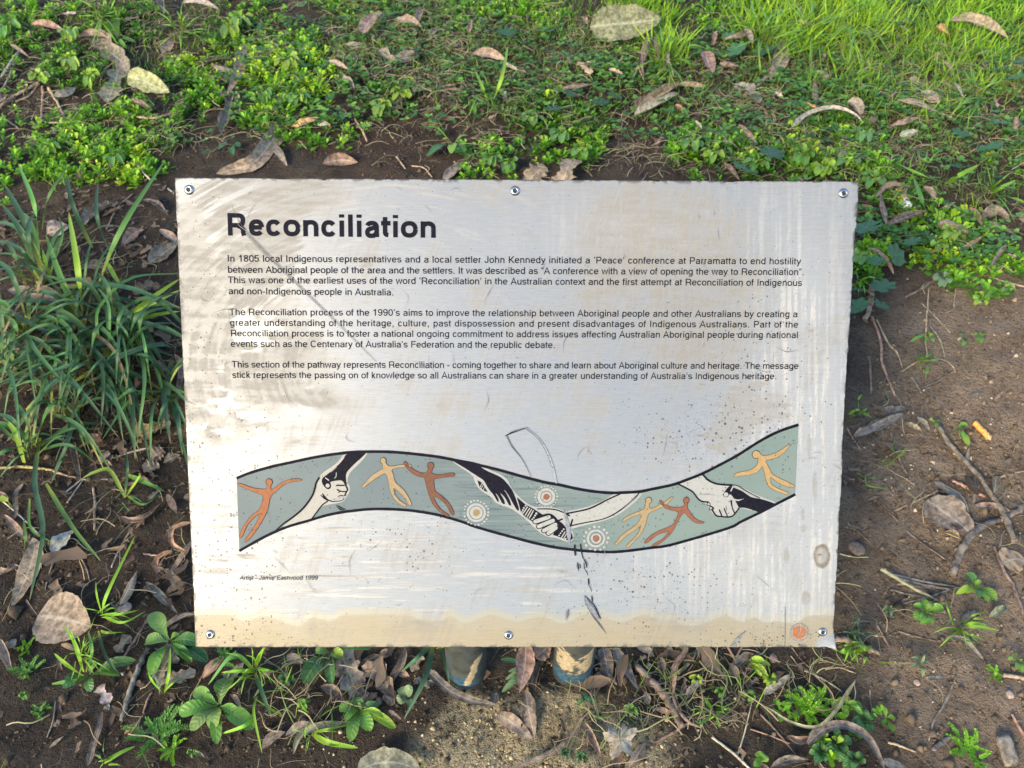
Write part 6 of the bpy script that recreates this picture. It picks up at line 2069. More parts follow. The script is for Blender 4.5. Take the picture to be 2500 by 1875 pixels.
T_([(1930, 1600), (1960, 1640)], (4, 3), 'brown')
# left
T_([(297, 1758), (312, 1700), (335, 1640), (360, 1584)], (10, 13, 13, 10), (.17, .145, .125), 'thick grey stick standing out below the sign lower left corner', 0.002)
T_([(290, 1626), (322, 1574), (356, 1522)], (5, 7, 7), 'pink', 'slim pinkish stick left of the rosette')
T_([(-4, 1142), (60, 1140), (130, 1148)], (8, 8, 6), 'ochre', 'ochre stalk lying across the left edge')
T_([(130, 1150), (160, 1160), (215, 1172)], (6, 5, 4), 'tan')
T_([(228, 1190), (232, 1240), (230, 1295)], (6, 7, 5), 'tan')
T_([(148, 1335), (126, 1385), (110, 1440)], (5, 5, 3), 'grey')
T_([(196, 1358), (212, 1390), (220, 1420)], (4, 4, 3), 'grey')
T_([(316, 1298), (290, 1345), (272, 1386)], (5, 5, 4), 'tan')
T_([(0, 1218), (50, 1260), (94, 1302)], (4, 4, 3), 'pale')
T_([(155, 1207), (200, 1170), (228, 1150)], (5, 4, 3), 'pale')
T_([(164, 1227), (190, 1190), (205, 1170)], (4, 4, 3), 'pale')
T_([(350, 1352), (390, 1356), (420, 1350)], (5, 5, 3), 'pink')
T_([(277, 1118), (330, 1100), (384, 1092)], (4, 5, 4), 'pale')
T_([(350, 1740), (362, 1705), (372, 1690)], (4, 6, 5), 'copper')
T_([(115, 1800), (130, 1760), (136, 1710)], (4, 4, 3), 'grey')
T_([(0, 262), (25, 240), (60, 222), (98, 200)], (6, 7, 7, 6), 'tan', 'long tan root running to the weed mat at top left')
T_([(104, 210), (104, 250), (100, 300)], (7, 6, 4), 'tan')
T_([(118, 215), (140, 250), (158, 288)], (7, 6, 4), 'tan')
T_([(95, 205), (70, 235), (38, 248)], (5, 5, 4), 'tan')
T_([(120, 300), (160, 300), (210, 312)], (4, 4, 3), 'grey')
T_([(325, 388), (345, 415), (368, 440)], (5, 5, 4), 'pale')
T_([(300, 270), (350, 288), (400, 283), (470, 250)], (4, 5, 5, 4), 'tan')
T_([(0, 228), (22, 190), (46, 132)], (6, 7, 7), 'grey')
T_([(12, 290), (44, 312)], (4, 3), 'tan')
T_([(1010, 222), (1060, 215), (1140, 200)], (5, 6, 5), 'tan')
T_([(1140, 285), (1100, 290), (1060, 318)], (3, 3, 2), 'copper')
T_([(866, 290), (885, 320), (896, 345)], (5, 5, 4), 'tan')
T_([(968, 382), (990, 412)], (4, 4), 'tan')
T_([(1005, 405), (1035, 410), (1055, 432)], (3, 4, 3), 'tan')
T_([(260, 560), (285, 510), (325, 472)], (4, 4, 3), 'tan')
T_([(410, 460), (425, 472)], (4, 3), 'pale')

# --- wood chip, stones, cigarette ends
g = np.random.default_rng(61)
a, b_ = at(2446, 1796, 0.008), at(2472, 1866, 0.006)
ax = b_ - a
Lc = np.linalg.norm(ax)
ax /= Lc
sd = np.cross([0, 0, 1], ax)
sd /= np.linalg.norm(sd)
wc = 36 * depth(a) / F
V, nsx, ntx = [], 10, 10
for i in range(nsx):
    for j in range(ntx):
        q = 2 * math.pi * j / ntx
        xx = math.copysign(abs(math.cos(q)) ** 0.4, math.cos(q)) * wc / 2
        zz = math.copysign(abs(math.sin(q)) ** 0.5, math.sin(q)) * 0.0045
        e = 1 - 0.10 * (i in (0, nsx - 1))
        V.append(ax * (Lc * i / (nsx - 1) + 0.0012 * g.normal() * (i in (0, nsx - 1))) + sd * (xx * e + 0.0005 * g.normal()) + np.array([0, 0, zz * e + 0.0003 * g.normal()]))
Fq = np.array([[i * ntx + j, (i + 1) * ntx + j, (i + 1) * ntx + (j + 1) % ntx, i * ntx + (j + 1) % ntx] for i in range(nsx - 1) for j in range(ntx)])
ends = [np.array([list(range(ntx))]), np.array([[(nsx - 1) * ntx + j for j in range(ntx)][::-1]])]
me = mesh_np('wood_chip', np.array(V), [Fq] + ends, WOODM, True, {'s': np.zeros(len(V)), 't': np.ones(len(V))})
o = link('wood_chip', me, None, a)
o.color = (0.19, 0.16, 0.12, 1)
tag(o, 'blunt grey brown block of wood at the bottom right corner', 'wood chip')

STONEM = simple('small_stone', (0.34, 0.25, 0.20), 0.8, var=0.35, scale=240)


LUMPM = simple('soil_lump', (0.13, 0.095, 0.07), 0.95, var=0.4, scale=300)


def stone(px, py, r_px, label, flat=0.7, seed=0):
    g = np.random.default_rng(seed)
    bm = bmesh.new()
    bmesh.ops.create_icosphere(bm, subdivisions=3, radius=1)
    p0 = at(px, py)
    r = r_px * depth(p0) / F
    sc_ = 0.8 + 0.4 * g.random(3)
    for v in bm.verts:
        k = 1 + 0.35 * (float(fbm(v.co.x * 1.6 + 5 * seed, v.co.y * 1.6 + v.co.z * 2, seed, 3)) - 0.45)
        v.co = Vector((v.co.x * k * r * sc_[0], v.co.y * k * r * sc_[1], v.co.z * k * r * flat))
    for f in bm.faces:
        f.smooth = True
    me = bpy.data.meshes.new('stone')
    bm.to_mesh(me)
    bm.free()
    me.materials.append(LUMPM if 'soil' in label or 'clod' in label else STONEM)
    o = link('stone', me, None, p0 + np.array([0, 0, r * 0.3]))
    tag(o, label, 'stone')


stone(2465, 1697, 9, 'small pinkish stone below the tan stick at the right edge', seed=1)
stone(2238, 1668, 9, 'small flat pinkish stone right of the sign lower corner', 0.35, 2)
stone(2452, 1365, 13, 'brown clod beside the rounded tan leaf at the right edge', 0.6, 3)
stone(305, 1486, 15, 'grey pebble beside the grey leaf left of the sign', 0.6, 4)
stone(2090, 1342, 17, 'brown lump of soil close to the burn mark edge of the sign', 0.3, 5)


def butt(p0, p1, w, pa, fi, la, split):
    a, b_ = at(*p0, 0.004), at(*p1, 0.004)
    r = w * 0.5 * depth(a) / F
    a[2] += r * 0.4
    b_[2] += r * 0.4
    root = bpy.data.objects.new('cigarette_butt', None)
    COL.objects.link(root)
    root.location = a
    tag(root, la, 'cigarette end')
    m_ = a + (b_ - a) * split
    for nm, s_, e_, mt in (('filter', a, m_, fi), ('paper', m_, b_, pa)):
        V, Fc = tube([s_, (s_ + e_) / 2 + np.array([0, 0, 0.0003]), e_], [r, r * 1.02, r], 14, 5, 0.04)
        me = mesh_np(nm, V - a, Fc, mt)
        link(nm, me, root)


ORF = simple('orange_filter_paper', (0.62, 0.27, 0.055), 0.6, var=0.2, scale=500)
TANF = simple('tan_filter_paper', (0.50, 0.31, 0.13), 0.7, var=0.2, scale=500)
ASH = simple('stained_end', (0.55, 0.38, 0.20), 0.8, var=0.3, scale=600)
WHP = simple('white_paper', (0.72, 0.71, 0.74), 0.7, var=0.1, scale=500)
butt((2377, 1033), (2414, 1071), 14, ASH, ORF, 'orange cigarette filter on the bare soil right of the sign', 0.9)
butt((2192, 468), (2214, 512), 22, WHP, TANF, 'crushed cigarette end with white paper among leaves by the sign', 0.62)


# --- plants with leaves of their own
def plant(name, px, py, label, cat, group=None):
    p0 = at(px, py)
    root = bpy.data.objects.new(name, None)
    COL.objects.link(root)
    root.location = p0
    tag(root, label, cat, group)
    return root, p0


GREENS = {'mid': (.135, .30, .040), 'pale': (.22, .37, .085), 'dark': (.055, .155, .040), 'blue': (.048, .145, .062), 'grey': (.19, .28, .14), 'lime': (.29, .45, .04), 'deep': (.035, .105, .040)}


def rosette(px, py, tips, label, col='mid', prof='spoon', cat='weed', hgt=0.006, rise=0.016, name='rosette_weed'):
    root, p0 = plant(name, px, py, label, cat)
    for i, tp in enumerate(tips):
        _cnt[0] += 1
        g = np.random.default_rng(_cnt[0])
        tx, ty, w = tp[:3]
        c_ = tp[3] if len(tp) > 3 else col
        a = at(px + (tx - px) * 0.06, py + (ty - py) * 0.06, hgt * 0.4 + 0.0008 * i)
        e = at(tx, ty, hgt + rise * (0.25 + 0.6 * g.random()))
        m_ = (a + e) / 2 + np.array([0, 0, 0.004 + 0.10 * np.linalg.norm(e - a)])
        me, o = leaf_mesh('leaf', [a, m_, e], w * depth(e) / F * 1.05, prof, arch=0, curl=0.18 + 0.12 * g.normal(), fold=0.12, wave=0.05, twist=0.2 * g.normal(), seed=_cnt[0], mat=LIVEM, ns=16, nt=7)
        ob = link('leaf', me, root, o - p0)
        ob.color = tint_col(GREENS[c_], g, 0.12)
    return root


def fan(px, py, n, r, w, seed, col='mid', y=0.85):
    g = np.random.default_rng(seed)
    return [(px + r * (0.75 + 0.4 * g.random()) * math.cos(a), py + y * r * (0.75 + 0.4 * g.random()) * math.sin(a), w * (0.8 + 0.4 * g.random()), col)
            for a in (2 * math.pi * i / n + 0.35 * g.normal() for i in range(n))]


R_ = rosette
R_(535, 1723, [(530, 1816, 28), (465, 1783, 32, 'pale'), (437, 1742, 36), (475, 1686, 32, 'pale'), (618, 1780, 42), (522, 1780, 38, 'pale'), (558, 1655, 46), (494, 1700, 20), (585, 1745, 24)], 'large broad leaved rosette weed below the sign lower left corner')
R_(414, 1567, [(506, 1616, 40, 'dark'), (370, 1648, 36), (355, 1568, 34, 'pale'), (372, 1496, 38, 'pale'), (468, 1616, 24), (437, 1549, 16), (492, 1570, 34, 'dark')], 'broad leaved rosette beside the thick grey stick at the sign left corner')
R_(219, 1650, [(290, 1650, 36), (154, 1680, 34, 'dark'), (236, 1618, 28, 'pale'), (222, 1688, 24, 'dark'), (330, 1612, 26, 'dark')], 'small rosette under the grass tuft at the lower left')
R_(806, 1594, [(741, 1668, 44, 'dark'), (836, 1604, 26, 'lime'), (812, 1670, 28, 'dark'), (905, 1584, 30), (770, 1590, 24)], 'dark broad leaved weed under the sign bottom edge')
R_(877, 1733, [(828, 1730, 28), (856, 1810, 30), (842, 1760, 20), (905, 1784, 32), (872, 1702, 26, 'dark'), (925, 1722, 18, 'dark'), (965, 1778, 24, 'lime'), (938, 1752, 18, 'lime'), (886, 1722, 18, 'pale')], 'bright seedling with holed leaves left of the left post')
R_(992, 1706, [(972, 1715, 28, 'grey'), (1006, 1676, 26, 'grey'), (976, 1680, 22, 'grey'), (1008, 1732, 14, 'grey')], 'grey green sprig close left of the left post foot')
R_(2257, 1497, [(2252, 1464, 20), (2304, 1488, 24), (2233, 1512, 26), (2250, 1524, 22), (2230, 1478, 16), (2274, 1526, 16), (2276, 1470, 14)], 'star shaped green rosette on bare soil right of the sign')
R_(2378, 1434, [(2354, 1446, 22, 'lime'), (2335, 1450, 15, 'lime'), (2432, 1466, 24), (2358, 1402, 24, 'dark'), (2394, 1418, 14), (2390, 1460, 14, 'dark'), (2412, 1470, 18)], 'trailing green weed below the forked twig')
R_(2043, 1818, [(2034, 1776, 24), (2080, 1810, 28), (2050, 1860, 24), (2016, 1836, 22), (2068, 1842, 20), (2030, 1800, 14, 'lime'), (2056, 1796, 14, 'lime')], 'glossy green rosette in the arch of the brown strap', 'dark')
R_(2004, 1838, fan(2004, 1838, 8, 30, 20, 5, 'dark'), 'green rosette left in the clump at the bottom edge')
R_(2084, 1856, fan(2084, 1856, 8, 30, 18, 6, 'dark'), 'green rosette right in the clump at the bottom edge')
R_(2000, 1800, fan(2000, 1800, 6, 24, 18, 16), 'small rosette above the clump at the bottom edge')
R_(2060, 1720, fan(2060, 1722, 7, 26, 16, 7, 'lime') + fan(2082, 1740, 6, 26, 16, 8), 'light green weed above the glossy rosette')
R_(2110, 1760, fan(2110, 1760, 8, 32, 17, 9, 'dark'), 'darker green weed right above the glossy rosette')
R_(1857, 1862, [(1846, 1838, 22, 'lime'), (1868, 1842, 24), (1840, 1872, 20)], 'pair of upright green leaves at the bottom edge')
R_(2480, 1612, [(2476, 1598, 12, 'lime'), (2496, 1642, 18), (2460, 1610, 10), (2492, 1614, 12), (2480, 1636, 12)], 'small bright weed above the tan stick at the right edge')
R_(2247, 1622, [(2222, 1606, 11, 'grey'), (2220, 1632, 11, 'grey'), (2252, 1654, 12, 'grey'), (2270, 1624, 10, 'grey'), (2256, 1596, 8, 'grey')], 'grey green star weed on bare soil low at the right', prof='gum')
R_(2303, 680, fan(2303, 680, 9, 24, 13, 10, 'grey'), 'pale green rosette at the edge of the bare soil patch')
R_(2394, 733, fan(2394, 733, 6, 22, 13, 11, 'lime') + [(2440, 712, 16), (2425, 725, 14)], 'bright yellow green weed on the edge of the bare soil')
R_(2452, 706, fan(2452, 704, 7, 22, 12, 12, 'pale'), 'pale little weed right of the bright yellow green one')
R_(2268, 826, [(2268, 812, 13, 'lime'), (2278, 836, 10), (2256, 836, 8), (2240, 826, 9, 'lime'), (2222, 834, 8)], 'tiny seedling on the soil beside the copper stalk')
R_(2392, 826, [(2402, 816, 14), (2384, 834, 13), (2394, 838, 10), (2376, 818, 8)], 'tiny two leaved seedling alone on the tan soil')
R_(2354, 836, [(2350, 846, 12), (2342, 818, 8, 'dark')], 'dark tiny seedling left of the two leaved one')
R_(565, 358, [(534, 364, 17, 'blue'), (574, 333, 13, 'blue'), (586, 358, 17, 'blue'), (569, 379, 15, 'blue'), (545, 350, 10, 'blue')], 'dark blue green sprig above the sign heading')
R_(1106, 352, [(1044, 382, 28, 'dark'), (1136, 372, 17, 'dark'), (1104, 374, 22), (1080, 340, 8, 'lime'), (1040, 308, 7, 'lime'), (1142, 330, 7, 'pale')], 'single leafy weed on the red soil above the sign')
R_(275, 110, [(288, 46, 32, 'mid'), (332, 104, 26), (310, 120, 20), (250, 96, 16), (296, 74, 20)], 'plantain like weed with one broad upright leaf at top left', prof='ovate')
R_(425, 150, [(445, 146, 20, 'mid'), (410, 156, 22), (420, 134, 18), (440, 166, 16)], 'round leaved seedling above the yellow green leaf')
R_(1150, 262, fan(1150, 262, 5, 20, 14, 14), 'small weed by the grass tuft above the red soil')
R_(1820, 1616, fan(1866, 1634, 6, 22, 14, 15, 'lime'), 'light green seedling in the litter below the sign right half')
R_(1440, 1700, [(1434, 1712, 26, 'blue'), (1450, 1722, 14, 'blue'), (1408, 1722, 12, 'blue')], 'blue green leaf sprig at the right post foot')
R_(1300, 1640, [(1234, 1660, 14, 'grey'), (1240, 1640, 12, 'grey'), (1226, 1690, 16, 'grey'), (1222, 1610, 14, 'deep')], 'grey sprig in the gap between the posts')
R_(2330, 1050, [(2362, 1040, 16, 'mid'), (2364, 1088, 18, 'lime'), (2352, 1070, 12)], 'seedling beside the orange cigarette filter')
R_(2280, 1034, [(2270, 1026, 10, 'lime'), (2290, 1030, 9), (2284, 1044, 8)], 'tiny bright seedling at the tip of the long dark twig')
R_(2170, 1492, fan(2170, 1492, 6, 16, 8, 19, 'grey'), 'faded little weed left of the star shaped green rosette')
for k_, (x, y, r, w, c_) in enumerate(((700, 150, 30, 16, 'lime'), (640, 230, 26, 14, 'mid'), (730, 240, 26, 14, 'mid'), (560, 70, 30, 18, 'lime'), (585, 50, 30, 17, 'lime'), (170, 150, 28, 15, 'lime'), (220, 190, 28, 14, 'lime'), (95, 190, 26, 14, 'lime'), (170, 80, 24, 16, 'lime'),
                                       (20, 70, 30, 20, 'mid'), (120, 360, 24, 12, 'mid'), (280, 385, 26, 14, 'mid'), (980, 230, 28, 15, 'lime'), (930, 262, 26, 15, 'lime'), (1370, 330, 26, 17, 'mid'), (1300, 290, 24, 16, 'mid'), (1420, 370, 24, 16, 'mid'),
                                       (1240, 400, 28, 16, 'mid'), (1200, 385, 24, 14, 'mid'), (1740, 375, 28, 16, 'lime'), (1690, 350, 26, 17, 'mid'), (1850, 400, 28, 18, 'mid'), (1960, 380, 28, 18, 'mid'), (2010, 410, 28, 18, 'lime'), (2070, 395, 26, 18, 'mid'), (2110, 330, 24, 16, 'mid'), (2130, 440, 30, 20, 'mid'),
                                       (2100, 620, 28, 20, 'mid'), (2320, 570, 24, 14, 'lime'), (2290, 600, 22, 13, 'lime'))):
    rosette(x, y, fan(x, y, 8, r, w, 300 + k_, c_) + fan(x, y, 4, r * 0.45, w * 0.8, 340 + k_, 'lime'), None, c_, rise=0.014, hgt=0.024, name='chickweed_plant')['group'] = 'chickweed plants rising from the mats'
for k_, (x, y, r, c_) in enumerate(((700, 1660, 22, 'dark'), (740, 1720, 18, 'mid'), (1540, 1735, 20, 'mid'), (1700, 1660, 18, 'lime'), (1760, 1690, 16, 'mid'), (1420, 1850, 18, 'deep'),
                                    (1380, 1840, 16, 'deep'), (1880, 1660, 20, 'lime'), (1830, 1700, 18, 'mid'), (470, 1840, 14, 'mid'), (60, 1700, 14, 'mid'), (1950, 1690, 18, 'mid'))):
    rosette(x, y, fan(x, y, 7, r, r * 0.5, 500 + k_, c_), None, c_, rise=0.008, hgt=0.004, name='chickweed_plant')['group'] = 'chickweed plants rising from the mats'
CHW = {0: 'brightest tuft in the big mat above the sign heading'}


# lobed mallow leaves on stalks
def mallow(px, py, leaves, label, col='blue'):
    root, p0 = plant('mallow_plant', px, py, label, 'weed')
    for i, (x, y, r) in enumerate(leaves):
        _cnt[0] += 1
        g = np.random.default_rng(_cnt[0])
        c0 = at(x, y, 0.036 + 0.010 * g.random())
        rr = r * depth(c0) / F
        n = 48
        q = np.linspace(0, 2 * math.pi, n, endpoint=False)
        nl = 7
        rad_ = rr * (0.86 + 0.12 * np.abs(np.cos(q * nl / 2)) + 0.03 * np.cos(q * 31)) * (1 - 0.55 * np.exp(-(((q - math.pi + math.pi) % (2 * math.pi) - math.pi) / 0.22) ** 2))
        th = g.random() * 6.28
        V = [np.array([0, 0, 0])]
        for k_ in (0.33, 0.66, 1.0):
            V += [np.array([rad_[j] * k_ * math.cos(q[j] + th), rad_[j] * k_ * math.sin(q[j] + th), 0.10 * rr * k_ * (1 + 0.9 * math.cos(q[j] * nl) * k_)]) for j in range(n)]
        V = np.array(V)
        tl = 0.25 * g.normal(size=2)
        V[:, 2] += V[:, 0] * tl[0] + V[:, 1] * (tl[1] - 0.15)
        Fq = [np.array([[0, 1 + j, 1 + (j + 1) % n] for j in range(n)]), np.array([[1 + a * n + j, 1 + (a + 1) * n + j, 1 + (a + 1) * n + (j + 1) % n, 1 + a * n + (j + 1) % n] for a in range(2) for j in range(n)])]
        me = mesh_np('leaf', V, Fq, LIVEM, True, {'s': np.concatenate([[0], np.repeat([.33, .66, 1.0], n)]), 't': np.concatenate([[0], np.tile(np.sin(q * nl / 2), 3)])})
        ob = link('leaf', me, root, c0 - p0)
        ob.color = tint_col(GREENS[col], g, 0.15)
        Vt, Ft = tube([np.zeros(3), (c0 - p0) * 0.5 + [0, 0, 0.004], c0 - p0], 0.0009, 6, _cnt[0], 0.05)
        me = mesh_np('stalk', Vt, Ft, LIVEM, True, {'s': np.zeros(len(Vt)), 't': np.ones(len(Vt))})
        ob = link('stalk', me, root)
        ob.color = (0.13, 0.19, 0.06, 1)


mallow(1890, 400, [(1992, 338, 36), (1884, 374, 32), (1819, 412, 34)], 'mallow with three scalloped leaves above the sign right half')
mallow(2150, 590, [(2115, 556, 34), (2187, 624, 26), (2245, 572, 26), (2228, 590, 20)], 'mallow with a broad leaf touching the sign upper right edge')
mallow(2125, 720, [(2156, 700, 30), (2140, 638, 23), (2092, 748, 24), (2096, 708, 22), (2150, 745, 22)], 'lower mallow beside the sign right edge above the bare soil')
mallow(1400, 290, [(1465, 250, 26), (1349, 266, 22), (1424, 300, 30), (1500, 235, 20), (1390, 230, 18)], 'dark mallow in the turf above the sign middle', 'deep')
mallow(1870, 140, [(1866, 127, 26), (1796, 122, 24), (1780, 90, 18)], 'mallow behind the oval coppery leaf in the turf')
mallow(2400, 350, [(2415, 361, 28), (2345, 325, 22), (2440, 300, 22)], 'mallow near the right edge of the turf')
mallow(1240, 90, [(1236, 78, 24), (1190, 72, 18), (1280, 110, 20)], 'mallow in the dull turf left of the large pale green leaf', 'deep')
mallow(2190, 70, [(2188, 56, 18), (2225, 52, 17), (2470, 190, 20)][:2], 'small mallow under the tall grass at top right')
mallow(2460, 180, [(2476, 190, 22), (2440, 170, 20), (2490, 150, 18)], 'mallow at the top right edge')


def feathery(px, py, r, label, col, seed, n=16):
    """finely cut leaves: little fronds of threadlike leaflets"""
    p0 = at(px, py)
    g = np.random.default_rng(seed)
    R = r * depth(p0) / F
    V, Fc, tint = [], [], []

    def bl(a, b_, w):
        d = b_ - a
        sdv = np.cross(d, [0, 0, 1.0])
        sdv = sdv / (np.linalg.norm(sdv) + 1e-9) * w
        k = len(V)
        V.extend([a - sdv * .7, a + sdv * .7, (a + b_) / 2 + sdv, b_, (a + b_) / 2 - sdv])
        Fc.append([k, k + 1, k + 2, k + 3, k + 4])
        tint.extend([0.3 + 0.5 * g.random()] * 5)
    for i in range(n):
        a = 2 * math.pi * i / n + 0.3 * g.normal()
        off = np.array([g.normal(), g.normal(), 0]) * R * 0.25
        L = R * (0.55 + 0.5 * g.random())
        d = np.array([math.cos(a), math.sin(a), 0.5 + 0.5 * g.random()])
        prev = off
        for s_ in np.linspace(0.15, 1, 9):
            c_ = off + d * L * s_ + np.array([0, 0, -0.45 * L * s_ * s_])
            bl(prev, c_, 0.0005)
            prev = c_
            for sg in (-1, 1):
                q = np.array([-d[1], d[0], 0]) * sg + d * 0.5
                e = c_ + q * L * 0.20 * (1.15 - 0.6 * s_) + np.array([0, 0, 0.05 * L * g.normal()])
                bl(c_, e, 0.0009)
                bl((c_ + e) / 2, (c_ + e) / 2 + (d * 0.8 + 0.3 * g.normal(size=3)) * L * 0.11, 0.0008)
    me = mesh_np('feathery_weed', np.array(V) + [0, 0, 0.002], [np.array(Fc)], CHICK if col == 'lime' else CLOVM, True, {'tint': np.array(tint) * (1.0 if col == 'lime' else 1.4)})
    o = link('feathery_weed', me, None, p0)
    tag(o, label, 'weed')


feathery(392, 1790, 52, 'low dark feathery weed on soil near the bottom left', 'dark', 1, 26)
feathery(420, 1830, 34, 'smaller feathery weed below the low dark one', 'lime', 2, 12)
feathery(70, 1640, 34, 'feathery grey green weed at the lower left edge', 'dark', 3, 14)
feathery(64, 1585, 24, 'small bright feathery weed above the grey green one', 'lime', 4, 10)
feathery(1965, 1738, 46, 'bright feathery weed inside the olive loop', 'lime', 5, 24)
feathery(1990, 1715, 36, 'second feathery weed beside the one inside the olive loop', 'lime', 8, 16)
feathery(2356, 1828, 40, 'spreading feathery weed left of the block of wood', 'lime', 6, 18)
feathery(2384, 1866, 24, 'feathery weed cut by the bottom edge', 'dark', 9, 10)
feathery(560, 1600, 34, 'feathery weed half under the sign lower left corner', 'dark', 7, 14)
feathery(2426, 1644, 24, 'tiny feathery weed near the right edge low down', 'lime', 10, 9)
feathery(100, 1740, 30, 'thin feathery weed among pale stalks at lower left', 'dark', 11, 8)


# strap leaved plants and grass tufts: blades from the soil to a tip held above it
def blade(root, p0, path, w, col, tiph=0.05, midh=None, g=None, nm='blade', taper=True):
    n = len(path)
    hs = np.linspace(0.002, tiph, n)
    if midh is not None and n > 2:
        hs[1:-1] = midh
    pts = [at(p[0], p[1], h) for p, h in zip(path, hs)]
    ns = 16
    P = spline(pts, ns)
    s = np.linspace(0, 1, ns)
    T = np.gradient(P, axis=0)
    T /= np.linalg.norm(T, axis=1)[:, None]
    Sd = np.cross([0.05, -0.45, 1.0], T)
    Sd /= np.linalg.norm(Sd, axis=1)[:, None] + 1e-9
    N = np.cross(T, Sd)
    half = 0.5 * w * depth(pts[n // 2]) / F * np.clip(0.55 + 1.8 * s, 0, 1) * np.sqrt(np.clip(1.002 - s ** 2.6, 0, 1))
    V = np.stack([P - Sd * half[:, None] + N * half[:, None] * 0.35, P, P + Sd * half[:, None] + N * half[:, None] * 0.35], 1).reshape(-1, 3)
    idx = np.arange(ns * 3).reshape(ns, 3)
    q = np.stack([idx[:-1, :-1], idx[1:, :-1], idx[1:, 1:], idx[:-1, 1:]], -1).reshape(-1, 4)
    me = mesh_np(nm, V - P[0], [q], BLADEM, True, {'s': np.repeat(s, 3), 't': np.tile([-1, 0, 1], ns)})
    ob = link(nm, me, root, P[0] - p0)
    ob.color = tint_col(col, g, 0.16)


SG = (.027, .084, .043)
SG2 = (.085, .20, .045)
SG3 = (.20, .34, .035)


def strap_plant(px, py, blades, label, nrand=0, rlen=(60, 150), seed=0, w=13, tiph=(0.04, 0.12), col=SG, name='strap_leaved_plant', cat='plant', dirs=None, spread=14):
    g = np.random.default_rng(seed)
    root, p0 = plant(name, px, py, label, cat)
    for b in blades:
        path, bw = b[0], b[1]
        bc_ = b[2] if len(b) > 2 else col
        th = b[3] if len(b) > 3 else 0.05
        mh = b[4] if len(b) > 4 else max(0.05, th)
        blade(root, p0, path, bw, bc_, th, mh, g)
    strap = w > 8
    for i in range(int(nrand * (0.52 if strap else 1.0))):
        a = g.uniform(0, 6.28) if dirs is None else g.uniform(*dirs)
        L = g.uniform(*rlen) * (1.5 if strap else 1.0)
        bx, by = px + spread * g.normal(), py + spread * 0.7 * g.normal()
        ex, ey = bx + L * math.cos(a), by + L * (math.sin(a) + (0.10 if strap else 0.0))
        wob = 0.12 * g.normal()
        mx_, my_ = bx + 0.5 * L * math.cos(a + wob), by + 0.5 * L * math.sin(a + wob) - (0.14 if strap else 0.10) * L
        th = g.uniform(*tiph)
        k = g.random()
        cc = np.array(col) * (1 - k * 0.6) + np.array(SG2) * k * 0.6
        wb = w * (g.uniform(0.5, 1.05) if strap else g.uniform(0.45, 0.95))
        if strap and g.random() < 0.12:
            cc = np.array([(0.30, 0.22, 0.12), (0.24, 0.25, 0.07), (0.20, 0.14, 0.08)][g.integers(0, 3)])
            wb *= 0.7
        blade(root, p0, [(bx, by), (mx_, my_), (ex, ey)], wb, tuple(cc), th * (0.5 if strap else 0.7), th, g)
    return root


strap_plant(203, 780, [([(203, 764), (190, 650), (168, 518)], 16, SG3, 0.10), ([(196, 784), (150, 680), (112, 574)], 15, SG2, 0.08), ([(242, 692), (300, 555), (400, 396)], 15, SG2, 0.10), ([(268, 614), (237, 527), (239, 446)], 11, SG, 0.10),
                       ([(225, 604), (178, 500), (163, 424)], 12, SG, 0.09), ([(159, 702), (300, 700), (440, 752)], 16, SG, 0.09, 0.10), ([(200, 700), (250, 690), (300, 700)], 8, SG, 0.08)],
            'strap leaved plant with a tall yellow green blade left of the sign', 30, (70, 170), 1)
strap_plant(285, 790, [([(282, 796), (362, 735), (440, 680)], 15, SG3, 0.06), ([(282, 798), (366, 746), (444, 706)], 14, SG3, 0.06), ([(290, 796), (380, 770), (440, 760)], 13, SG3, 0.05), ([(253, 777), (362, 790), (443, 824)], 15, SG, 0.07, 0.09),
                       ([(436, 668), (320, 680), (250, 740), (236, 790), (255, 872)], 10, SG2, 0.02, 0.08), ([(260, 640), (290, 690), (296, 690)], 12, SG3, 0.04)],
            'strap leaved plant with a fan of yellowish blades going under the sign', 26, (70, 150), 2)
strap_plant(106, 690, [([(98, 604), (84, 500), (44, 398)], 12, SG2, 0.12), ([(104, 560), (120, 480), (168, 404)], 11, SG2, 0.12), ([(106, 640), (60, 540), (12, 452)], 16, SG, 0.10), ([(110, 660), (50, 560), (6, 500)], 14, SG, 0.09), ([(128, 680), (112, 640), (104, 610)], 12, SG3, 0.06)],
            'strap leaved plant with tall blades at the left edge', 34, (60, 170), 3, dirs=(2.2, 5.6))
strap_plant(60, 800, [([(-10, 740), (72, 735), (160, 744)], 13, SG, 0.06, 0.08), ([(0, 748), (90, 798), (158, 832)], 15, SG, 0.05, 0.08), ([(0, 800), (40, 840), (80, 862)], 14, SG, 0.05), ([(-10, 940), (60, 920), (122, 880)], 13, SG, 0.07)],
            'dark strap leaved clump running off the left edge', 40, (60, 150), 4)
strap_plant(250, 900, [([(182, 932), (300, 868), (390, 842), (444, 862)], 17, SG, 0.04, 0.09), ([(64, 1002), (140, 930), (218, 876)], 15, SG, 0.08), ([(66, 888), (130, 900), (190, 950), (234, 996)], 14, SG, 0.03, 0.08), ([(322, 890), (325, 1000), (330, 1122)], 15, SG, 0.03, 0.07),
                       ([(300, 900), (320, 950), (338, 1000)], 13, SG, 0.05), ([(250, 880), (256, 950), (262, 1006)], 13, SG, 0.05), ([(170, 985), (168, 1072), (132, 1150)], 12, SG, 0.02, 0.07), ([(190, 990), (195, 1050), (212, 1104)], 11, SG2, 0.02, 0.06)],
            'dense strap leaved clump in the middle of the left side', 60, (70, 190), 5, spread=34)
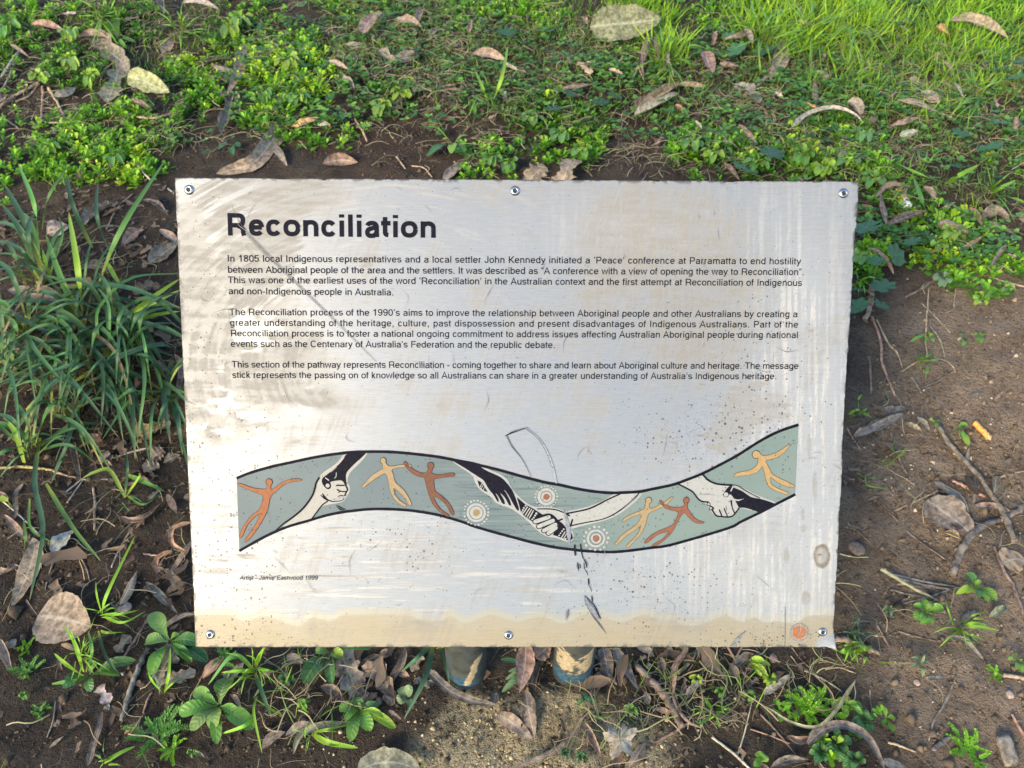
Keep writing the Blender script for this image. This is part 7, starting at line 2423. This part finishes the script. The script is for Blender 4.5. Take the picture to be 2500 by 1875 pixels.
strap_plant(400, 960, [([(398, 930), (405, 1000), (416, 1082)], 16, (.03, .085, .05), 0.03, 0.07), ([(425, 960), (436, 1030), (446, 1110)], 14, (.03, .085, .05), 0.02, 0.07), ([(420, 880), (412, 940), (408, 1004)], 18, (.03, .08, .045), 0.04), ([(380, 900), (400, 960), (392, 1060)], 12, SG, 0.03)],
            'strap leaved clump half hidden by the sign left edge', 30, (60, 140), 6, spread=22)
strap_plant(80, 1100, [([(98, 1070), (86, 1180), (106, 1300), (72, 1466)], 15, (.04, .10, .055), 0.012, 0.03), ([(72, 1218), (76, 1290), (130, 1326)], 8, SG2, 0.01, 0.02), ([(60, 1130), (40, 1060), (10, 1020)], 14, SG3, 0.05), ([(72, 1120), (64, 1080), (70, 1040)], 12, SG2, 0.05),
                       ([(112, 1180), (180, 1290), (246, 1370)], 12, SG2, 0.008, 0.02), ([(60, 1340), (62, 1310), (58, 1270)], 12, SG2, 0.02), ([(0, 1215), (15, 1222), (28, 1234)], 16, SG3, 0.03)],
            'lower strap leaved plant with one long blade trailing down the soil', 34, (50, 140), 7, dirs=(2.6, 6.6))
strap_plant(30, 900, [], 'strap leaved clump at the left edge below the dark one', 40, (60, 170), 41, spread=26)
strap_plant(330, 860, [], 'strap leaved clump between the yellowish fan and the dense one', 34, (60, 150), 42, spread=26)
strap_plant(170, 860, [], 'strap leaved clump under the long horizontal blade', 40, (60, 160), 43, spread=30)
strap_plant(150, 1000, [], 'strap leaved clump above the ochre stalk', 34, (50, 140), 44, spread=26)
strap_plant(306, 1212, [([(306, 1212), (312, 1150), (308, 1100)], 9, SG, 0.06), ([(306, 1214), (270, 1150), (240, 1150), (200, 1168)], 10, SG3, 0.02, 0.03), ([(312, 1160), (360, 1180), (402, 1200)], 12, SG2, 0.02, 0.04), ([(308, 1212), (340, 1165), (338, 1155)], 8, SG3, 0.04), ([(310, 1210), (350, 1232), (392, 1204)], 6, SG2, 0.03)],
            'young tuft above the smiling coppery leaf left of the sign', 4, (30, 60), 8, 7, name='grass_tuft', cat='grass')
TB = (.19, .37, .028)
tufts = [(250, 1500, [([(250, 1503), (262, 1450), (330, 1308)], 9, TB, 0.06), ([(250, 1500), (236, 1450), (234, 1420)], 6, TB, 0.04), ([(252, 1500), (290, 1500), (338, 1490)], 7, TB, 0.03), ([(252, 1505), (300, 1520), (356, 1492)], 7, TB, 0.03), ([(246, 1540), (262, 1545), (304, 1544)], 7, TB, 0.02)], 'bright grass tuft beside the big heart shaped leaf', 8, (30, 80), 11),
         (200, 1600, [([(205, 1640), (190, 1590), (168, 1534)], 12, TB, 0.05), ([(210, 1640), (225, 1590), (215, 1540)], 10, SG2, 0.05), ([(205, 1650), (160, 1620), (132, 1595)], 10, TB, 0.04), ([(240, 1540), (258, 1600), (292, 1650)], 9, SG, 0.02, 0.03), ([(200, 1660), (160, 1665), (126, 1670)], 10, SG2, 0.02)], 'bright green grass tuft over the lower edge of the heart shaped leaf', 14, (40, 90), 12),
         (622, 1632, [([(622, 1636), (570, 1600), (508, 1672)], 11, SG2, 0.02, 0.04), ([(622, 1640), (590, 1638), (540, 1642)], 9, TB, 0.03, 0.03), ([(625, 1630), (640, 1590), (650, 1574)], 12, TB, 0.05), ([(622, 1640), (640, 1690), (662, 1752)], 12, SG, 0.015, 0.03), ([(625, 1632), (650, 1636), (674, 1640)], 8, TB, 0.03), ([(620, 1740), (600, 1770), (540, 1792)], 10, TB, 0.015, 0.03), ([(628, 1700), (620, 1740), (640, 1840)], 7, TB, 0.02, 0.03)], 'grass tuft below the sign bottom edge left of the posts', 12, (40, 80), 13),
         (400, 1685, [([(402, 1690), (412, 1650), (416, 1580)], 9, TB, 0.05), ([(400, 1690), (420, 1670), (446, 1650)], 6, TB, 0.03), ([(398, 1692), (370, 1660), (362, 1640)], 6, TB, 0.03)], 'thin grass blades by the ragged grey tan leaf', 4, (25, 50), 14),
         (262, 1858, [([(255, 1862), (290, 1840), (330, 1822)], 11, TB, 0.02, 0.02), ([(252, 1862), (245, 1850), (232, 1842)], 7, SG2, 0.02), ([(258, 1850), (252, 1830), (256, 1800)], 4, SG2, 0.02)], 'small grass shoot at the bottom left', 3, (20, 40), 15),
         (1060, 1580, [([(1058, 1570), (1040, 1650), (986, 1756)], 14, SG, 0.015, 0.035), ([(1050, 1574), (1025, 1600), (980, 1640)], 12, SG, 0.02, 0.04), ([(1070, 1575), (1086, 1620), (1098, 1672)], 10, SG, 0.02, 0.03)], 'dark grass blades hanging beside the left post', 4, (40, 70), 16),
         (765, 1790, [([(762, 1790), (800, 1812), (874, 1826)], 15, TB, 0.012, 0.02), ([(764, 1788), (800, 1780), (860, 1768)], 6, TB, 0.015), ([(766, 1792), (800, 1815), (830, 1820)], 8, SG3, 0.012)], 'broad bright grass blade on the soil below the sign left half', 5, (30, 60), 17),
         (2344, 1536, [([(2344, 1538), (2380, 1530), (2440, 1540)], 9, SG3, 0.02, 0.03), ([(2342, 1538), (2370, 1522), (2410, 1526)], 8, TB, 0.02, 0.03), ([(2342, 1540), (2370, 1550), (2402, 1560)], 7, TB, 0.01), ([(2340, 1542), (2352, 1560), (2380, 1570)], 6, SG3, 0.01), ([(2290, 1536), (2320, 1516), (2352, 1528)], 5, SG, 0.02)], 'bright yellow green grass tuft on bare soil low right', 9, (35, 80), 18),
         (1740, 1735, [([(1740, 1735), (1725, 1712), (1728, 1708)], 10, SG3, 0.03), ([(1742, 1740), (1755, 1770), (1758, 1772)], 9, SG3, 0.015), ([(1740, 1745), (1710, 1765), (1696, 1760)], 8, SG2, 0.01)], 'little bright grass shoot beside the spiralling copper leaf', 7, (20, 45), 19),
         (1632, 150, [], 'yellow green grass tuft beside the large pale green leaf', 26, (45, 95), 20),
         (1190, 225, [([(1200, 260), (1225, 190), (1240, 112)], 9, TB, 0.08), ([(1195, 260), (1180, 220), (1160, 172)], 9, TB, 0.07), ([(1215, 270), (1180, 250), (1150, 232)], 10, SG2, 0.04)], 'grass tuft with one tall blade above the sign middle', 14, (35, 80), 21),
         (2080, 1575, [([(2085, 1590), (2110, 1585), (2130, 1578)], 10, TB, 0.02), ([(2080, 1590), (2060, 1592), (2030, 1585)], 12, TB, 0.02), ([(2090, 1590), (2110, 1610), (2098, 1640)], 8, SG3, 0.01)], 'grass tuft poking out under the sign lower right corner', 16, (25, 60), 22),
         (2090, 1545, [], 'grey grass tuft just right of the sign lower right corner', 12, (25, 50), 23),
         (2188, 1115, [([(2188, 1118), (2205, 1105), (2210, 1094)], 5, SG3, 0.02), ([(2185, 1120), (2170, 1135), (2158, 1136)], 4, SG3, 0.01)], 'tiny grass shoot on bare soil right of the sign', 5, (18, 36), 24),
         (2112, 1170, [([(2112, 1160), (2118, 1185), (2168, 1194)], 5, SG3, 0.01)], 'bent pale grass blade on bare soil close to the sign', 2, (15, 30), 25),
         (2246, 880, [([(2240, 886), (2262, 870), (2280, 862)], 7, SG3, 0.02), ([(2250, 882), (2275, 880), (2294, 878)], 6, TB, 0.015), ([(2266, 890), (2262, 910), (2258, 924)], 7, TB, 0.01)], 'pale seedling grass on bare soil below the copper stalk', 4, (16, 30), 26),
         (2245, 440, [([(2266, 530), (2250, 490), (2230, 432)], 15, SG2, 0.06), ([(2170, 390), (2220, 415), (2268, 434)], 13, TB, 0.05, 0.06), ([(2310, 450), (2340, 430), (2390, 402)], 13, TB, 0.06)], 'broad bright grass blades beyond the sign top right corner', 10, (40, 90), 27),
         (2420, 470, [([(2420, 476), (2470, 484), (2505, 496)], 14, TB, 0.05), ([(2420, 474), (2440, 460), (2480, 440)], 10, TB, 0.05)], 'bright grass tuft at the right edge of the turf', 12, (40, 90), 28),
         (2100, 690, [], 'yellowish weed grass beside the lower mallow', 8, (20, 45), 29),
         (2090, 1010, [([(2072, 1012), (2088, 1002), (2100, 1000)], 7, TB, 0.02), ([(2090, 1000), (2110, 1010), (2130, 1020)], 6, TB, 0.01), ([(2094, 1000), (2096, 975), (2104, 962)], 6, TB, 0.03)], 'small bright grass shoot touching the sign right edge', 3, (20, 40), 30),
         (440, 80, [], 'grass tuft at top left above the yellow green leaf', 18, (35, 80), 31),
         (255, 40, [], 'grass tuft at the top edge on the left', 18, (35, 80), 32),
         (1860, 90, [], 'grass tuft beside the tan crumpled leaf in the top right', 24, (45, 110), 33),
         (1985, 80, [], 'tallest grass tuft at the top right', 34, (60, 150), 34),
         (2090, 50, [], 'tall grass tuft right of the tallest one', 28, (50, 130), 35),
         (2380, 240, [], 'grass tuft near the right edge of the frame', 22, (40, 90), 36)]
for x, y, bl_, lab, nr, rl, sd_ in tufts:
    strap_plant(x, y, bl_, lab, nr, rl, sd_, 5.5 if y < 700 else 6.0, (0.03, 0.06) if y > 700 else (0.04, 0.09), TB if lab.find('grey') < 0 else (.13, .17, .12), 'grass_tuft', 'grass', spread=9)

# small scraps of dead leaf, alike within each zone
ZS = [((1470, 1590, 1940, 1720), 42, 'small scrap of dead leaf in the litter right of the posts'), ((700, 1590, 1080, 1760), 22, 'small scrap of dead leaf in the litter left of the posts'),
      ((230, 1020, 450, 1230), 24, 'small scrap of dead leaf in the litter beside the sign left edge'), ((40, 1180, 420, 1480), 9, 'small scrap of dead leaf on bare soil left of the sign'),
      ((2060, 960, 2480, 1240), 8, 'small scrap of dead leaf on bare soil right of the sign'), ((40, 20, 800, 380), 16, 'small dead leaf lying in the weeds above the sign heading'), ((850, 20, 1500, 330), 22, 'small dead leaf lying in the turf above the sign middle'),
      ((1550, 40, 2480, 420), 40, 'small dead leaf lying in the turf above the sign right half'), ((2110, 450, 2480, 650), 14, 'small dead leaf lying in the weeds right of the sign'), ((30, 1700, 620, 1870), 6, 'small scrap of dead leaf on dark soil at the bottom left')]
for (x0, y0, x1, y1), n, lab in ZS:
    g = np.random.default_rng(n * 7)
    for i in range(int(n * 0.42)):
        x, y = g.uniform(x0, x1), g.uniform(y0, y1)
        a, L = g.uniform(0, 6.28), g.uniform(18, 46)
        dead([(x, y), (x + L * math.cos(a), y + 0.8 * L * math.sin(a))], g.uniform(5, 15), str(g.choice(['brown', 'grey', 'copper', 'tan', 'brown', 'dark'] if y > 700 else ['pink', 'grey', 'copper', 'tan', 'pale', 'pink'])), str(g.choice(['torn', 'chunk', 'torn', 'strap', 'gum'])), lab, group='scraps of dead leaf in the litter')

# --- labels for what was not named by hand: colour, form, place, then rank from the left


def place(x, y):
    if y < 445:
        for lim, tx in ((430, 'in the weeds above the sign left corner'), (850, 'in the weeds above the sign heading'), (1300, 'in the turf above the sign middle'), (1750, 'in the turf above the sign right half'), (9e9, 'in the top right grass')):
            if x < lim:
                return tx
    if x > 2030 and y < 1580:
        return 'in the weeds beside the sign upper right edge' if y < 720 else ('on soil beside the sign right edge' if y < 1130 else 'on soil by the forked twig')
    if y >= 1570:
        for lim, tx in ((700, 'on soil below the sign left corner'), (1110, 'in the litter left of the left post'), (1440, 'by the posts'), (1790, 'in the litter right of the right post'), (9e9, 'on soil below the sign right corner')):
            if x < lim:
                return tx
    return 'among the strap leaves left of the sign' if y < 1000 else 'on soil left of the sign lower half'


auto = {}
for e in THINGS:
    ob, x, y, w, L, col, prof, label, cat, group = e
    if label:
        tag(ob, label, cat, group)
        continue
    form = 'twig' if prof == 'twig' else {'gum': 'leaf', 'ovate': 'oval leaf', 'strap': 'leaf strip', 'torn': 'torn leaf', 'chunk': 'blunt leaf piece'}[prof]
    size = 'small' if L < 45 else ('long' if L > 90 else '')
    auto.setdefault(f"{size} {WORD[col]} {form} {place(x, y)}".strip(), []).append((x, ob, cat))
RANK = ['leftmost', 'second from left', 'third from left', 'fourth from left', 'fifth from left', 'sixth from left', 'seventh from left', 'eighth from left', 'ninth from left']
for txt, L_ in auto.items():
    L_.sort(key=lambda q: q[0])
    for k_, (x, ob, cat) in enumerate(L_):
        lab = txt if len(L_) == 1 else (f"{txt}, {RANK[k_]}" if k_ < len(L_) - 1 or len(L_) > 9 else f"{txt}, rightmost")
        tag(ob, lab, cat, 'fallen leaves around the sign' if cat == 'leaf' else 'twigs on the soil')
chw = [o for o in bpy.data.objects if o.name.startswith('chickweed_plant')]
loc = {}
for o in chw:
    px_, py_ = to_px(np.array([list(o.location)]))
    loc.setdefault(place(px_[0], py_[0]), []).append((px_[0], o))
for txt, L_ in loc.items():
    L_.sort(key=lambda q: q[0])
    for k_, (x, o) in enumerate(L_):
        tag(o, 'round leaved bright chickweed ' + txt + ('' if len(L_) == 1 else (', ' + (RANK[k_] if k_ < len(L_) - 1 else 'rightmost'))), 'weed')
